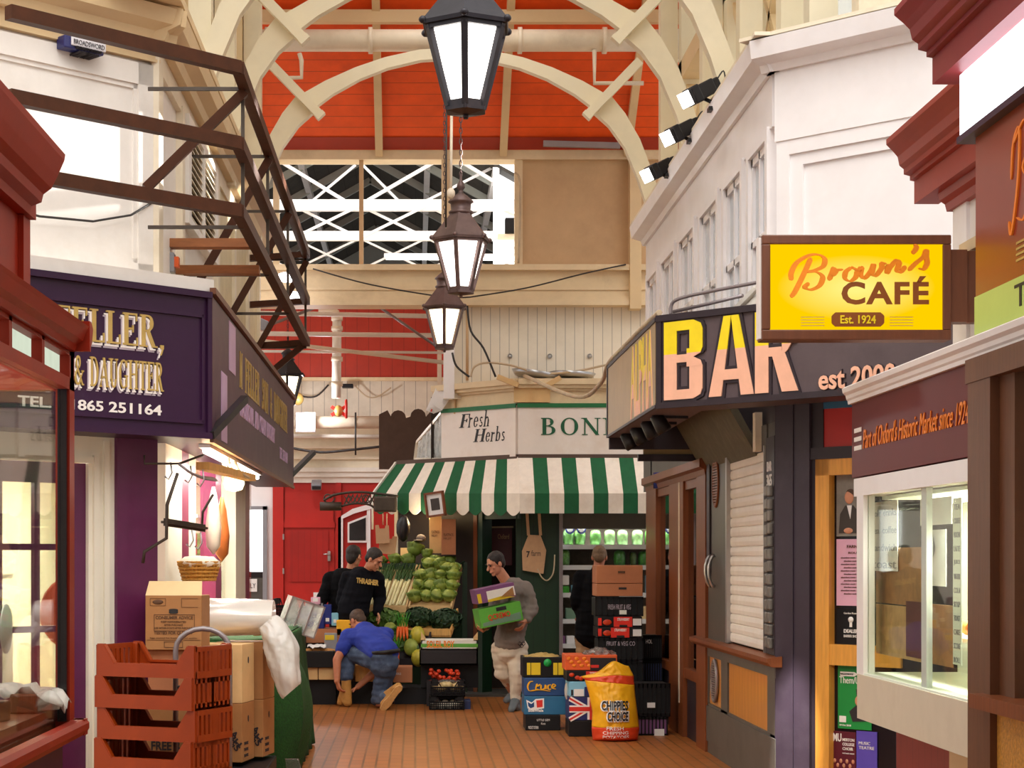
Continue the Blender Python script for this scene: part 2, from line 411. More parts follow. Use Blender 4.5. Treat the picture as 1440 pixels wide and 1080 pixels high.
pm('alpha_face', '#a58a5c', .45, .08, 4, dirt='#8a7146', dirtamt=.4)
pm('letter_yellow', '#f2d81a', .5, .06, 8)
pm('letter_pink', '#f0b89c', .5, .06, 8)
pm('gold', '#c2a45c', .4, .1, 9, metal=.2)
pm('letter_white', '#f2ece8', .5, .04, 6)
pm('letter_mauve', '#c9a8cc', .5, .06, 6)
pm('letter_grey', '#b5a8b4', .5, .08, 6)
pm('letter_orange', '#f0841c', .45, .06, 8)
pm('letter_brown', '#8a4a12', .5, .06, 8)
pm('letter_dark', '#1d1a1c', .5, .08, 8)
pm('letter_green', '#0f5a38', .5, .08, 8)
pm('letter_red', '#d42a20', .5, .06, 8)
pm('stall_green', '#0e3019', .45, .12, 5, .04, lines=(1, 0, 0, .14, .05, .5))
pm('green_line', '#0f6a38', .4, .08, 5)
pm('sign_white', '#efe4dc', .45, .04, 3, dirt='#c9a57c', dirtamt=.35, dscale=1.6)
pm('canvas_green', '#0f5c34', .8, .1, 12, .06, dirt='#0a4024', dirtamt=.4)
pm('canvas_cream', '#f2e6d8', .8, .06, 12, .06, dirt='#c9a47e', dirtamt=.4)
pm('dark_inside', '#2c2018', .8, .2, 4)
pm('inside_cream', '#ebe7d8', .7, .05, 3)
pm('brown_wood', '#6a3c24', .45, .16, 9, .06, grain=(3, 3, .35))
pm('frame_wood', '#462410', .55, .22, 8, .08, spec=.22, grain=(1.2, 1.2, 1.2), dirt='#3a2416', dirtamt=.5)
pm('bar_wood', '#7c4222', .4, .18, 9, .05, grain=(4, 4, .3), spec=.3)
pm('pine', '#cf8a3c', .36, .16, 9, .05, grain=(6, 6, .4), coat=.3, lines=(0, 1, 0, .13, .05, .6))
pm('pine_plain', '#d8973f', .4, .14, 9, .04, grain=(6, 6, .4), coat=.3)
pm('cafe_brown', '#623a22', .45, .14, 8, .05, grain=(4, 4, .4), dirt='#8a5a38', dirtamt=.3)
pm('plank', '#94592e', .55, .18, 9, .06, grain=(1, 5, 5))
pm('beige_panel', '#d6ccb8', .5, .04, 3, dirt='#b5a78f', dirtamt=.3)
pm('beige_boards', '#d2b98e', .55, .06, 3)
pm('maroon_boards', '#8c2c28', .5, .1, 4, lines=(0, 1, 0, .12, .05, .6))
pm('mint_white', '#e6ece0', .4, .04, 3)
pm('shutter', '#e4d8c2', .45, .05, 3, dirt='#bca98c', dirtamt=.35, lines=(0, 0, 1, .075, .12, .68))
pm('black_metal', '#1c1a1e', .42, .2, 9, .03, metal=.3)
pm('lantern_metal', '#2c2a30', .4, .2, 9, .05, metal=.5, dirt='#5a4a44', dirtamt=.5)
pm('lantern_copper', '#6e5a58', .45, .25, 8, .06, metal=.5, dirt='#3c3640', dirtamt=.7)
pm('steel', '#b8b8ba', .3, .1, 6, metal=.9)
pm('alu', '#8f8688', .4, .08, 6, metal=.5)
pm('iron', '#4a4038', .5, .2, 9, .05, metal=.4)
pm('rust_sheet', '#5a463c', .7, .16, 6, .05, dirt='#3e2e28', dirtamt=.4)
pm('pipe_white', '#ebe6dc', .4, .06, 4, dirt='#b5a58c', dirtamt=.35)
pm('pipe_cream', '#e6d9c4', .4, .08, 4, dirt='#b59a74', dirtamt=.4)
pm('cable', '#2a2624', .5, .2, 5)
pm('cable_pale', '#bda88a', .5, .2, 5)
pm('alarm_blue', '#2a2c66', .35, .06, 5)
pm('alarm_white', '#dcd8dc', .35, .04, 5)
pm('grey_plastic', '#8c8c92', .4, .06, 6)
pm('orange_plastic', '#943606', .38, .1, 6, .03, dirt='#7e2c0c', dirtamt=.4)
pm('black_plastic', '#151418', .45, .15, 8, spec=.25)
pm('dark_crate', '#1a1d20', .45, .15, 8, spec=.25)
pm('card', '#a87443', .7, .08, 6, .05, dirt='#93693e', dirtamt=.3)
pm('card_light', '#d8b27c', .7, .08, 6, .05)
pm('card_in', '#e0c08e', .75, .06, 6)
pm('card_red', '#b0704a', .7, .08, 6)
pm('print_ink', '#5a3a22', .7, .1, 6)
pm('print_black', '#2a2226', .7, .1, 6)
pm('plastic_sheet', '#eeeae4', .2, .04, 5, .15, trans=.35)
pm('grass_cloth', '#16450f', .9, .4, 70, .5, dirt='#123c10', dirtamt=.6, dscale=8)
pm('wicker', '#c48a34', .6, .3, 60, .3)
pm('cloth_white', '#efe4d2', .8, .06, 12, .1)
pm('apron_cloth', '#c9a07a', .8, .08, 12, .1)
pm('paper_bag', '#c49a76', .75, .06, 8, .05)
pm('black_bag', '#17161a', .35, .2, 12, .2)
pm('paper_white', '#e9e6e4', .6, .03, 4)
pm('paper_pink', '#dba6bc', .6, .05, 4)
pm('paper_green', '#158a3c', .45, .1, 4)
pm('paper_maroon', '#5c1226', .45, .1, 4)
pm('paper_violet', '#5a48b0', .45, .15, 4)
pm('photo_grey', '#7c756c', .45, .3, 6)
pm('photo_brown', '#9c6c40', .45, .25, 14)
pm('photo_tan', '#c29a68', .45, .25, 14)
pm('photo_dark', '#33261e', .45, .3, 10)
pm('suit_dark', '#3a322c', .6, .1, 8)
pm('skin', '#c98a6a', .55, .08, 20, sub=.1)
pm('skin_ruddy', '#c27a58', .55, .08, 20, sub=.1)
pm('hair_dark', '#241a16', .6, .3, 60, .3)
pm('hair_brown', '#4a3222', .6, .3, 60, .3)
pm('hair_fair', '#6e543a', .6, .3, 60, .3)
pm('polo_blue', '#22379c', .8, .12, 9, .1)
pm('denim', '#3e4c66', .85, .3, 10, .1, dirt='#8a98ac', dirtamt=.5, dscale=5)
pm('boot_tan', '#b5803c', .7, .15, 12, .1)
pm('sole_tan', '#d2a468', .7, .15, 30, .2)
pm('hoodie_grey', '#7c7068', .85, .12, 14, .12)
pm('jogger_cream', '#d9cbb8', .85, .08, 10, .1)
pm('shoe_grey', '#5e6468', .6, .12, 12)
pm('hoodie_black', '#101016', .9, .2, 12, .08, spec=.12)
pm('jacket_black', '#0b0a0d', .9, .2, 12, .08, spec=.12)
pm('trouser_tan', '#a5835e', .85, .12, 10, .1)
pm('belt_black', '#17130f', .5, .1, 8)
# produce
pm('cabbage', '#8c9a3c', .5, .25, 9, .15, dirt='#c2cc7c', dirtamt=.5, dscale=10)
pm('cabbage_dark', '#6a8030', .5, .3, 9, .2, dirt='#8aa04a', dirtamt=.5, dscale=9)
pm('leek_white', '#e3dcaa', .5, .1, 9, dirt='#c2c478', dirtamt=.4)
pm('leek_green', '#3c5c2c', .5, .25, 9, .05)
pm('kale', '#1f3c1c', .6, .5, 40, .3)
pm('leafy', '#4a6e24', .6, .4, 20, .2)
pm('carrot', '#e0601a', .5, .12, 12, .05)
pm('chilli', '#d03a14', .35, .25, 14)
pm('pepper_yellow', '#c2b43a', .4, .2, 12)
pm('onion', '#dcc08a', .45, .2, 14)
pm('salad', '#6eb83c', .5, .45, 22, .2, dirt='#d5ecb0', dirtamt=.6, dscale=14)
pm('salad_pale', '#a5d07c', .5, .4, 22, .2, dirt='#e6f2d0', dirtamt=.6, dscale=14)
pm('herb', '#3c9a24', .5, .4, 30, .2)
pm('beard', '#4a362a', .7, .2, 40)
pm('bread', '#c2894a', .6, .2, 10, .1)
pm('ham', '#b5622c', .4, .3, 10, .1)
pm('potato_sack_yellow', '#efae12', .45, .1, 7, .12, dirt='#d08e0c', dirtamt=.4)
pm('sack_red', '#d9401a', .45, .1, 7, .12)
pm('box_navy', '#22305c', .5, .1, 6)
pm('box_blue', '#1f4478', .5, .08, 6)
pm('box_teal', '#23648c', .5, .08, 6)
pm('box_black', '#171517', .5, .12, 6, spec=.25)
pm('box_yellow', '#d8b81a', .5, .08, 6)
pm('box_orange', '#dc5a24', .5, .12, 12)
pm('box_red', '#dc2a1c', .5, .08, 6)
pm('box_sky', '#7cb8d4', .5, .06, 6)
pm('flag_blue', '#232a66', .5, .06, 6)
pm('box_green', '#5ca83a', .5, .08, 6)
pm('box_greengrey', '#6a8a72', .5, .08, 6)
pm('box_purple', '#7a4a78', .5, .08, 6)
pm('box_white', '#e6e2da', .5, .04, 6)
pm('green_dot', '#18a048', .4, .05, 6)
pm('tray_wood', '#d9a55c', .6, .15, 9, .05, grain=(5, 1, 1))
pm('tray_grey', '#2c272a', .55, .1, 6, spec=.25)
pm('fridge_white', '#d5dada', .35, .04, 4)
pm('fridge_back', '#6a5a4a', .5, .3, 12)
pm('bottle_blue', '#1c2a78', .25, .2, 9)
pm('menu_plate', '#6a645e', .4, .2, 12)
pm('canopy_board', '#55503f', .6, .16, 7, dirt='#8a8470', dirtamt=.4, dscale=9)
pm('dark_roof', '#3c3832', .8, .25, 5, lines=(1, 0, 0, .22, .06, .5))
pm('girder_white', '#f2f2f4', .4, .04, 4)
pm('pale_hall', '#b8c0ba', .6, .06, 3)
pm('lens_dark', '#141018', .2, .1, 6)
glow('lantern_glow', '#fff8ee', 2.6, .05)
glow('lantern_warm', '#fff0c8', 2.3, .05)
glow('tube_glow', '#fffcf0', 5.0, .02)
glow('spot_glow', '#fff6f2', 8.0, .02)
glow('backlit', '#f4f8ff', 2.0, .03)
glow('daylight_pane', '#ffffff', 1.6, .05)
glow('bulkhead', '#fffaff', 5.0, .02)
glass('pane', (.96, .97, .95), .38)
glass('pane_green', (.94, .97, .91), .16)
glass('pane_dark', (.6, .6, .6), 1.8)
glass('clear_plastic', (.95, .96, .95), .6, .1, .3)
glass('clear_bag', (.96, .97, .97), .7, .15, .05)
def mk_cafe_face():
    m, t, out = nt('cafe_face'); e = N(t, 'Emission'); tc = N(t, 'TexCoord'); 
    # lamp glow painted into the yellow face, brightest at the centre
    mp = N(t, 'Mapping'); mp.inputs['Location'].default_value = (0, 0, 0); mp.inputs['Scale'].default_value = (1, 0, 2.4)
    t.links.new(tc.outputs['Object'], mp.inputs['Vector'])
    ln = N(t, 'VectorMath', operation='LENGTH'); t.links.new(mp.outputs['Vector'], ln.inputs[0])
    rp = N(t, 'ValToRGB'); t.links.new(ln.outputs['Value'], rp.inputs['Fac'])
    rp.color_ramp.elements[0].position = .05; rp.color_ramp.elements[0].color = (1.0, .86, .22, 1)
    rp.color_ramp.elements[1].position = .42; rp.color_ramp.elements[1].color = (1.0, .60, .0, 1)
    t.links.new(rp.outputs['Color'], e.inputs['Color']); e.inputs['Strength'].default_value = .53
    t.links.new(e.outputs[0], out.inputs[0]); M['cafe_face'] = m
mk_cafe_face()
def mk_floor():
    m, t, out = nt('floor_pavers'); b = N(t, 'BsdfPrincipled', Roughness=.42); tc = N(t, 'TexCoord')
    br = N(t, 'TexBrick', Scale=1.0); br.offset = .5
    br.inputs['Brick Width'].default_value = .26; br.inputs['Row Height'].default_value = .105
    br.inputs['Mortar Size'].default_value = .009; br.inputs['Color1'].default_value = (*lin('#a8602a'), 1); br.inputs['Color2'].default_value = (*lin('#93501f'), 1); br.inputs['Mortar'].default_value = (*lin('#3e2210'), 1)
    mp = N(t, 'Mapping'); mp.inputs['Rotation'].default_value = (0, 0, PI/2); t.links.new(tc.outputs['Object'], mp.inputs['Vector']); t.links.new(mp.outputs['Vector'], br.inputs['Vector'])
    nz = N(t, 'TexNoise', Scale=1.3, Detail=6.0); t.links.new(tc.outputs['Object'], nz.inputs['Vector'])
    c = mixc(t, nz.outputs['Fac'], br.outputs['Color'], lin('#a0642c'))
    t.links.new(c, b.inputs['Base Color'])
    bp = N(t, 'Bump', Strength=.35, Distance=.01); t.links.new(br.outputs['Fac'], bp.inputs['Height']); bp.invert = True; t.links.new(bp.outputs['Normal'], b.inputs['Normal'])
    t.links.new(b.outputs[0], out.inputs[0]); M['floor_pavers'] = m
mk_floor()
pm('pale_pane', '#c9ced6', .12, .1, 2)
glow('reeded', '#e6f0d8', .42, .12, 9)  # emission stands in for lamplight behind the transom panes
# ------------------------------------------------------------------ people
def blob(name, mb, mat, parent, voxel=.007, it=4, disp=0.0):
    me = bpy.data.meshes.new('tmp'); me.from_pydata([tuple(v) for v in mb.v], [], mb.f)
    bm = bmesh.new(); bm.from_mesh(me); bmesh.ops.recalc_face_normals(bm, faces=bm.faces); bm.to_mesh(me); bm.free()
    ob = bpy.data.objects.new('tmp', me); C.objects.link(ob)
    r = ob.modifiers.new('r', 'REMESH'); r.mode = 'VOXEL'; r.voxel_size = voxel; r.adaptivity = 0
    s = ob.modifiers.new('s', 'SMOOTH'); s.factor = .5; s.iterations = it
    dg = bpy.context.evaluated_depsgraph_get(); ev = ob.evaluated_get(dg); out = bpy.data.meshes.new_from_object(ev)
    bpy.data.objects.remove(ob); bpy.data.meshes.remove(me)
    inv = WM[parent].inverted(); 
    if disp:
        cs = [v.co.copy() for v in out.vertices]; ns = [v.normal.copy() for v in out.vertices]
        out.vertices.foreach_set('co', [x for c, n in zip(cs, ns) for x in c + n*(disp*(noise.noise(c*9) + noise.noise(Vector((c.x*5, c.y*5, c.z*22)))))])
    out.transform(inv); out.name = name; out.materials.clear(); out.materials.append(M[mat])
    out.polygons.foreach_set('use_smooth', [True]*len(out.polygons))
    o = bpy.data.objects.new(name, out); C.objects.link(o); o.parent = parent; WM[o] = WM[parent]; return o
def head_parts(mb, c, f, up=ZUP, sc=1.0):
    """skull, jaw, nose, ears, brow, lips around c facing f"""
    f = Vector(f).normalized(); up = (Vector(up) - f*Vector(up).dot(f)).normalized(); r = f.cross(up)
    Rm = Matrix((r, f, up)).transposed()
    def w(x, y, z): return Vector(c) + (r*x + f*y + up*z)*sc
    mb.ell(w(0, -.01, .03), (.078*sc, .098*sc, .095*sc), 16, 12, Rm); mb.ell(w(0, .018, -.045), (.06*sc, .072*sc, .075*sc), 14, 10, Rm); mb.ell(w(0, .07, -.095), (.027*sc, .02*sc, .02*sc), 10, 8, Rm)
    mb.cap(w(0, .085, .015), w(0, .112, -.022), .011*sc, .017*sc, 8); mb.ell(w(0, .088, -.06), (.028*sc, .014*sc, .013*sc), 10, 7, Rm)
    mb.ell(w(0, .074, .03), (.055*sc, .022*sc, .013*sc), 12, 7, Rm)
    for s in (-1, 1): mb.ell(w(s*.08, -.01, -.005), (.012*sc, .022*sc, .034*sc), 8, 8, Rm); mb.ell(w(s*.045, .058, -.02), (.022*sc, .02*sc, .02*sc), 8, 6, Rm)
    return w, Rm
def eyes(t, w, Rm, sc=1.0):
    for s in (-1, 1):
        m = MB(); m.ell(w(s*.032, .083, .012), (.014*sc, .008*sc, .008*sc), 10, 7, Rm); m.build('eye', 'lens_dark', t)
        m = MB(); m.ell(w(s*.033, .096, .033), (.02*sc, .006*sc, .005*sc), 10, 6, Rm); m.build('eyebrow', 'hair_dark', t)
def hair(t, w, Rm, mat, sc=1.0, ln=.0, beard=False, name='hair'):
    m = MB(); m.ell(w(0, -.022, .052), (.085*sc, .098*sc, .088*sc), 16, 12, Rm, fn=lambda v: 1+.04*noise.noise(v*5)); m.ell(w(0, -.06, .0), (.07*sc, .055*sc, (.075+ln)*sc), 12, 9, Rm)
    for s in (-1, 1): m.ell(w(s*.072, -.015, .03), (.014*sc, .05*sc, .05*sc), 8, 7, Rm)
    blob(name, m, mat, t, .007, 2, .003)
    if beard: m = MB(); m.ell(w(0, .05, -.085), (.052*sc, .045*sc, .032*sc), 12, 8, Rm); blob('beard', m, mat, t, .007, 2, .002)
def hand(mb, wr, d, pn, side, curl=.6, sc=1.0):
    """palm, four fingers of unequal length bent at the knuckles, thumb from the side of the palm"""
    d = Vector(d).normalized(); pn = (Vector(pn) - d*Vector(pn).dot(d)).normalized(); s = d.cross(pn)*side; wr = Vector(wr)
    mb.cap(wr, wr+d*.03*sc, .025*sc, .03*sc, 10, .6, s)
    for k in range(4): o = (k-1.5)*.02; mb.cap(wr+d*.02*sc+s*o*.6, wr+d*.085*sc+s*o*sc, .015*sc, .0125*sc, 8)
    for k, L in enumerate((.068, .076, .072, .056)):
        o = (k-1.5)*.021; b0 = wr+d*.085*sc+s*o*sc; c1, c2 = curl, curl*2.0
        d1 = d*math.cos(c1)+pn*math.sin(c1); d2 = d*math.cos(c2)+pn*math.sin(c2); b1 = b0+d1*L*.55*sc; b2 = b1+d2*L*.5*sc
        mb.cap(b0, b1, .0105*sc, .0095*sc, 8); mb.cap(b1, b2, .0095*sc, .008*sc, 8)
    t0 = wr+d*.025*sc-s*.025*sc; t1 = t0+(d*.5-s*.7+pn*.3).normalized()*.045*sc; t2 = t1+(d*.8-s*.1+pn*.5).normalized()*.035*sc
    mb.cap(t0, t1, .014*sc, .0115*sc, 8); mb.cap(t1, t2, .0115*sc, .009*sc, 8)
def foot(mb, ank, toe, r=.04, tall=.06, n=10):
    ank = Vector(ank); toe = Vector(toe); mid = ank.lerp(toe, .45)
    heel = ank - (toe-ank).normalized()*.05
    mb.cap(ank+V(0, 0, .0), V(heel.x, heel.y, toe.z), r, r*.95, n); mb.cap(V(heel.x, heel.y, toe.z), mid.lerp(toe, .2), r*.95, r*.9, n); mb.cap(ank, mid, r, r*.95, n); mb.cap(mid, toe, r*.95, r*.75, n)
def limb(mb, pts, rs, n=12, flat=1.0):
    for i in range(len(pts)-1): mb.cap(pts[i], pts[i+1], rs[i], rs[i+1], n, flat)

# ---- man in the grey hoodie carrying two boxes (d about 20)
D2 = 20.0
def m2(px, py, dd=0.0): return P(px, py, D2+dd)
pA = thing('person', 'man in grey hoodie and cream joggers carrying two printed boxes', 'person', (X(715, D2), D2, 0))
hc = m2(697, 793, -.02); fA = V(-.86, -.42, -.42)
neck = m2(712, 818, .05); chest = m2(722, 838, .06); waist = m2(720, 878, .05); hip = m2(716, 903, .04)
shR = m2(738, 828, .0); shL = m2(701, 832, .1); elR = m2(748, 856, -.05); wrR = m2(739, 873, -.2); elL = m2(694, 862, .0); wrL = m2(681, 884, -.25)
hR, hL = m2(727, 912, .03), m2(706, 912, .07); kR, kL = m2(728, 945, -.04), m2(707, 945, .12); aR, aL = m2(725, 984, .02), m2(722, 976, .38)
toR, toL = m2(719, 998, -.16), m2(712, 985, .2)
body = MB(); w, Rm = head_parts(body, hc, fA)
limb(body, [neck, hc+V(.02, .02, -.05)], [.062, .058]); limb(body, [chest, waist, hip], [.13, .12, .13], 14, 1.3)
limb(body, [shL, shR], [.06, .06]); limb(body, [shR, elR, wrR], [.055, .043, .03]); limb(body, [shL, elL, wrL], [.055, .043, .03]); limb(body, [hR, kR, aR], [.085, .06, .042]); limb(body, [hL, kL, aL], [.085, .06, .042]); limb(body, [neck, chest], [.06, .12])
foot(body, aR, toR); foot(body, aL, toL)
hand(body, wrR, V(-.35, -.3, -.6), V(-1, .1, .1), 1, .5, 1.05); hand(body, wrL, V(-.3, -.55, -.1), V(.5, .2, .7), -1, .5, 1.05)
blob('body', body, 'skin', pA, .0065, 3)
eyes(pA, w, Rm); hair(pA, w, Rm, 'hair_dark')
h = MB(); limb(h, [chest+V(0, 0, .05), waist, hip+V(0, 0, -.0)], [.155, .165, .168], 16, 1.25); limb(h, [shL, shR], [.085, .085]); limb(h, [shR, elR, wrR.lerp(elR, .18)], [.085, .074, .055]); limb(h, [shL, elL, wrL.lerp(elL, .18)], [.085, .07, .055]); limb(h, [neck+V(0, 0, -.07), chest], [.09, .14])
hA = blob('hoodie', h, 'hoodie_grey', pA, .009, 4, .01)
h = MB(); h.tube([neck + V(.1*math.cos(a)+.03, .09*math.sin(a)+.03, -.035+.05*math.cos(a-.3)) for a in [k*PI/8 for k in range(16)]], .035, 8, closed=True); blob('hood', h, 'hoodie_grey', hA, .009, 3, .005)
h = MB(); limb(h, [hip, hip+V(0, 0, -.08)], [.165, .16], 14, 1.15); limb(h, [hR, kR, aR+V(0, 0, .06)], [.125, .095, .066]); limb(h, [hL, kL, aL+V(0, 0, .06)], [.12, .09, .064]); limb(h, [aR+V(0, 0, .07), aR+V(0, 0, .03)], [.07, .062]); jA = blob('joggers', h, 'jogger_cream', pA, .009, 4, .012)
m = MB()
for k in range(3): m.T = Matrix.Translation(m2(731+2.5*k, 905+(k % 2)*3, -.14)); m.tube([(.018*math.cos(a*PI/6), 0, .018*math.sin(a*PI/6)) for a in range(12)], .004, 5, closed=True)
m.build('jogger_print', 'print_black', jA)
for a, to in ((aR, toR), (aL, toL)):
    h = MB(); foot(h, a+V(0, 0, -.0), to, .05); blob('shoe', h, 'shoe_grey', pA, .008, 3)
# the boxes in his arms
def carried(name, label, c, size, tilt, yaw, mats):
    t = thing(name, label, 'box', c); Rt = Matrix.Rotation(yaw, 3, 'Z') @ Matrix.Rotation(tilt, 3, 'Y'); m = MB(); m.cbox(c, size, Rt); return t, Rt, Matrix.Translation(Vector(c)) @ Rt.to_4x4()
c1 = m2(700, 864, -.32); t, Rt, T4 = carried('produce_box', 'green printed produce box held against the waist of the hooded man, lower of two', c1, (.46, .3, .2), -.2, .18, None)
m = MB(); m.cbox(c1, (.46, .3, .2), Rt); m.build('carton', 'box_green', t); TF = T4 @ FR(V(0, -.151, 0), V(1, 0, 0))
m = MB(); m.T = TF; m.prism([(-.21, -.085), (.21, -.085), (.21, -.01), (-.21, -.05)], .003); m.build('grey_band', 'box_greengrey', t)
m = MB(); text(m, 'QCREMO', TF, -.14, -.045, .1, .025, .006, .01); m.build('lettering', 'letter_red', t); m = MB(); m.T = TF; m.box((-.04, .045, 0), (.07, .085, .003)); m.build('hand_hole', 'letter_dark', t)
c2 = m2(693, 834, -.3); t, Rt, T4 = carried('produce_box', 'purple and white printed produce box carried by the hooded man, upper of two', c2, (.42, .3, .15), -.2, .18, None)
m = MB(); m.cbox(c2, (.42, .3, .15), Rt); m.build('carton', 'box_purple', t); TF = T4 @ FR(V(0, -.151, 0), V(1, 0, 0))
m = MB(); m.T = TF; m.box((-.1, -.06, 0), (.205, .04, .003)); m.build('white_panel', 'box_white', t); m = MB(); m.T = TF; m.prism([(.02, -.06), (.19, -.06), (.19, .03), (.13, -.0)], .005); m.build('fruit_print', 'photo_brown', t); m = MB(); m.T = TF; m.box((-.205, -.07, 0), (-.165, .03, .003)); m.prism([(-.1, -.075), (.2, -.075), (.05, -.04), (-.1, -.05)], .005); m.build('yellow_print', 'box_yellow', t)
m = MB(); m.T = T4; m.box((.211, -.12, -.06), (.214, .12, .05)); m.build('end_label', 'box_sky', t)

# ---- kneeling man in the blue polo shirt tying his boot (seen from behind, d about 20.4)
D1 = 20.4
def m1(px, py, dd=0.0): return P(px, py, D1+dd)
pB = thing('person', 'kneeling man in blue polo shirt and jeans tying his tan boot', 'person', (X(520, D1), D1, 0))
hc = m1(503, 874, .42); fB = V(-.55, .55, -.65)
neck = m1(510, 884, .32); chest = m1(520, 900, .2); waist = m1(537, 917, .0); hip = m1(540, 926, -.03)
shL = m1(490, 895, .22); shR = m1(543, 893, .28); elL = m1(474, 928, .12); wrL = m1(474, 958, .05); elR = m1(527, 945, .35); wrR = m1(503, 966, .25)
hL, hR = m1(527, 927, -.02), m1(545, 932, -.05); kL, kR = m1(490, 918, .3), m1(533, 990, .05); aL = m1(487, 965, .14); toL = m1(479, 994, .2); aR = m1(545, 994, -.32); 
kR.z = .07
body = MB(); w, Rm = head_parts(body, hc, fB, V(-.3, .5, .8))
limb(body, [neck, hc], [.06, .058]); limb(body, [chest, waist, hip], [.13, .13, .14], 14, 1.2); limb(body, [neck, chest], [.06, .12]); limb(body, [shL, shR], [.07, .07])
limb(body, [shL, elL, wrL], [.058, .05, .034]); limb(body, [shR, elR, wrR], [.058, .047, .032]); limb(body, [hL, kL, aL], [.1, .072, .045]); limb(body, [hR, kR, kR.lerp(aR, .5)], [.1, .07, .04])
foot(body, aL, V(toL.x, toL.y, .05)); aR.z = .1
hand(body, wrL, V(.25, .1, -.9), V(.7, .4, 0), 1, .6, 1.05); hand(body, wrR, V(-.75, -.2, -.5), V(-.2, -.3, -.8), -1, .5, 1.05)
blob('body', body, 'skin_ruddy', pB, .0065, 3); eyes(pB, w, Rm); hair(pB, w, Rm, 'hair_brown')
h = MB(); limb(h, [neck.lerp(chest, .35), chest, waist], [.12, .165, .165], 16, 1.2); limb(h, [shL, shR], [.095, .095]); limb(h, [shL, shL.lerp(elL, .55)], [.09, .08]); limb(h, [shR, shR.lerp(elR, .5)], [.09, .08]); limb(h, [m1(497, 897, .18), m1(540, 900, .16)], [.09, .1]); limb(h, [waist, waist+V(.02, -.02, -.06)], [.17, .165], 14, 1.1); pS = blob('polo_shirt', h, 'polo_blue', pB, .009, 4, .008)
h = MB(); h.tube([neck+V(.075*math.cos(a), .07*math.sin(a), .0+.03*math.sin(a)) for a in [k*PI/8 for k in range(16)]], .018, 7, closed=True); h.build('shirt_collar', 'polo_blue', pS)
h = MB(); limb(h, [hip+V(-.01, 0, .0), hip+V(0, -.02, -.07)], [.165, .16], 14, 1.1); limb(h, [hL, kL, aL+V(0, 0, .1)], [.125, .1, .07]); limb(h, [hR, kR+V(0, 0, .03), aR+V(-.0, .06, .02)], [.13, .095, .075]); blob('jeans', h, 'denim', pB, .009, 4, .012)
h = MB(); c = hip+V(0, -.0, .075); h.tube([c+V(.165*math.cos(a), .175*math.sin(a), .015*math.cos(a)) for a in [k*PI/12 for k in range(24)]], .016, 6, closed=True, flat=1.6); h.build('belt', 'belt_black', pB)
h = MB(); foot(h, aL+V(0, 0, .0), V(toL.x, toL.y, .05), .056); limb(h, [aL+V(0, 0, .07), aL], [.058, .056]); blob('boot', h, 'boot_tan', pB, .008, 3, .004)
h = MB(); b0 = m1(541, 995, -.3); b0.z = .06; b1 = m1(560, 966, -.4); limb(h, [b0, b0.lerp(b1, .5), b1], [.055, .052, .05], 12, .75); limb(h, [b1.lerp(b0, .1), aR+V(.0, .08, .05)], [.055, .06]); bR = blob('boot', h, 'boot_tan', pB, .008, 3, .004)
h = MB(); dd = (b1-b0).normalized(); nn = V(.15, -.95, -.1); nn = (nn-dd*nn.dot(dd)).normalized(); sd = dd.cross(nn); TT = Matrix(((sd.x, dd.x, nn.x, b0.x), (sd.y, dd.y, nn.y, b0.y), (sd.z, dd.z, nn.z, b0.z), (0, 0, 0, 1))); L = (b1-b0).length
h.prism([(.045*k1, L*v1) for k1, v1 in ((-.7, -.18), (0, -.24), (.75, -.16), (1.1, .2), (.85, .55), (.8, .85), (.95, 1.05), (.6, 1.2), (-.4, 1.2), (-.8, 1.0), (-.7, .55), (-1.0, .2))], .022, TT @ Matrix.Translation((0, 0, .036))); h.build('boot_sole', 'sole_tan', bR, bevel=.006)

# ---- man in the black printed hoodie, and the man in black behind him (lower bodies behind the stall goods)
D3 = 21.3
def m3(px, py, dd=0.0): return P(px, py, D3+dd)
pC = thing('person', 'man in black hoodie with pale chest lettering looking down to his right', 'person', (X(505, D3), D3, 0))
hc = m3(526, 787, -.05); fC = V(.8, -.35, -.5); neck = m3(517, 803, .05); chest = m3(507, 822, .05); waist = m3(498, 853, .05); hip = m3(496, 872, .05); shL = m3(489, 813, .05); shR = m3(530, 814, .05)
elL = m3(482, 845, .1); wrL = m3(489, 872, -.02); elR = m3(534, 840, .15); wrR = m3(530, 860, .02); hL, hR = m3(488, 885, .05), m3(505, 885, .05); kL, kR = m3(488, 925, .0), m3(506, 925, .0); aL, aR = V(X(488, D3), D3+.05, .09), V(X(507, D3), D3+.05, .09)
body = MB(); w, Rm = head_parts(body, hc, fC); limb(body, [neck, hc+V(-.03, .02, -.04)], [.06, .058]); limb(body, [chest, waist, hip], [.14, .13, .14], 14, 1.2); limb(body, [neck, chest], [.06, .12]); limb(body, [shL, shR], [.065, .065]); limb(body, [shL, elL, wrL], [.055, .045, .032]); limb(body, [shR, elR, wrR], [.055, .045, .032]); limb(body, [hL, kL, aL], [.09, .065, .045]); limb(body, [hR, kR, aR], [.09, .065, .045])
foot(body, aL, aL+V(0, -.2, -.05)); foot(body, aR, aR+V(0, -.2, -.05)); hand(body, wrL, V(.2, -.4, -.8), V(.9, 0, 0), 1, .4); hand(body, wrR, V(.3, -.4, -.7), V(-.9, 0, 0), -1, .4)
blob('body', body, 'skin', pC, .007, 3); eyes(pC, w, Rm); hair(pC, w, Rm, 'hair_dark')
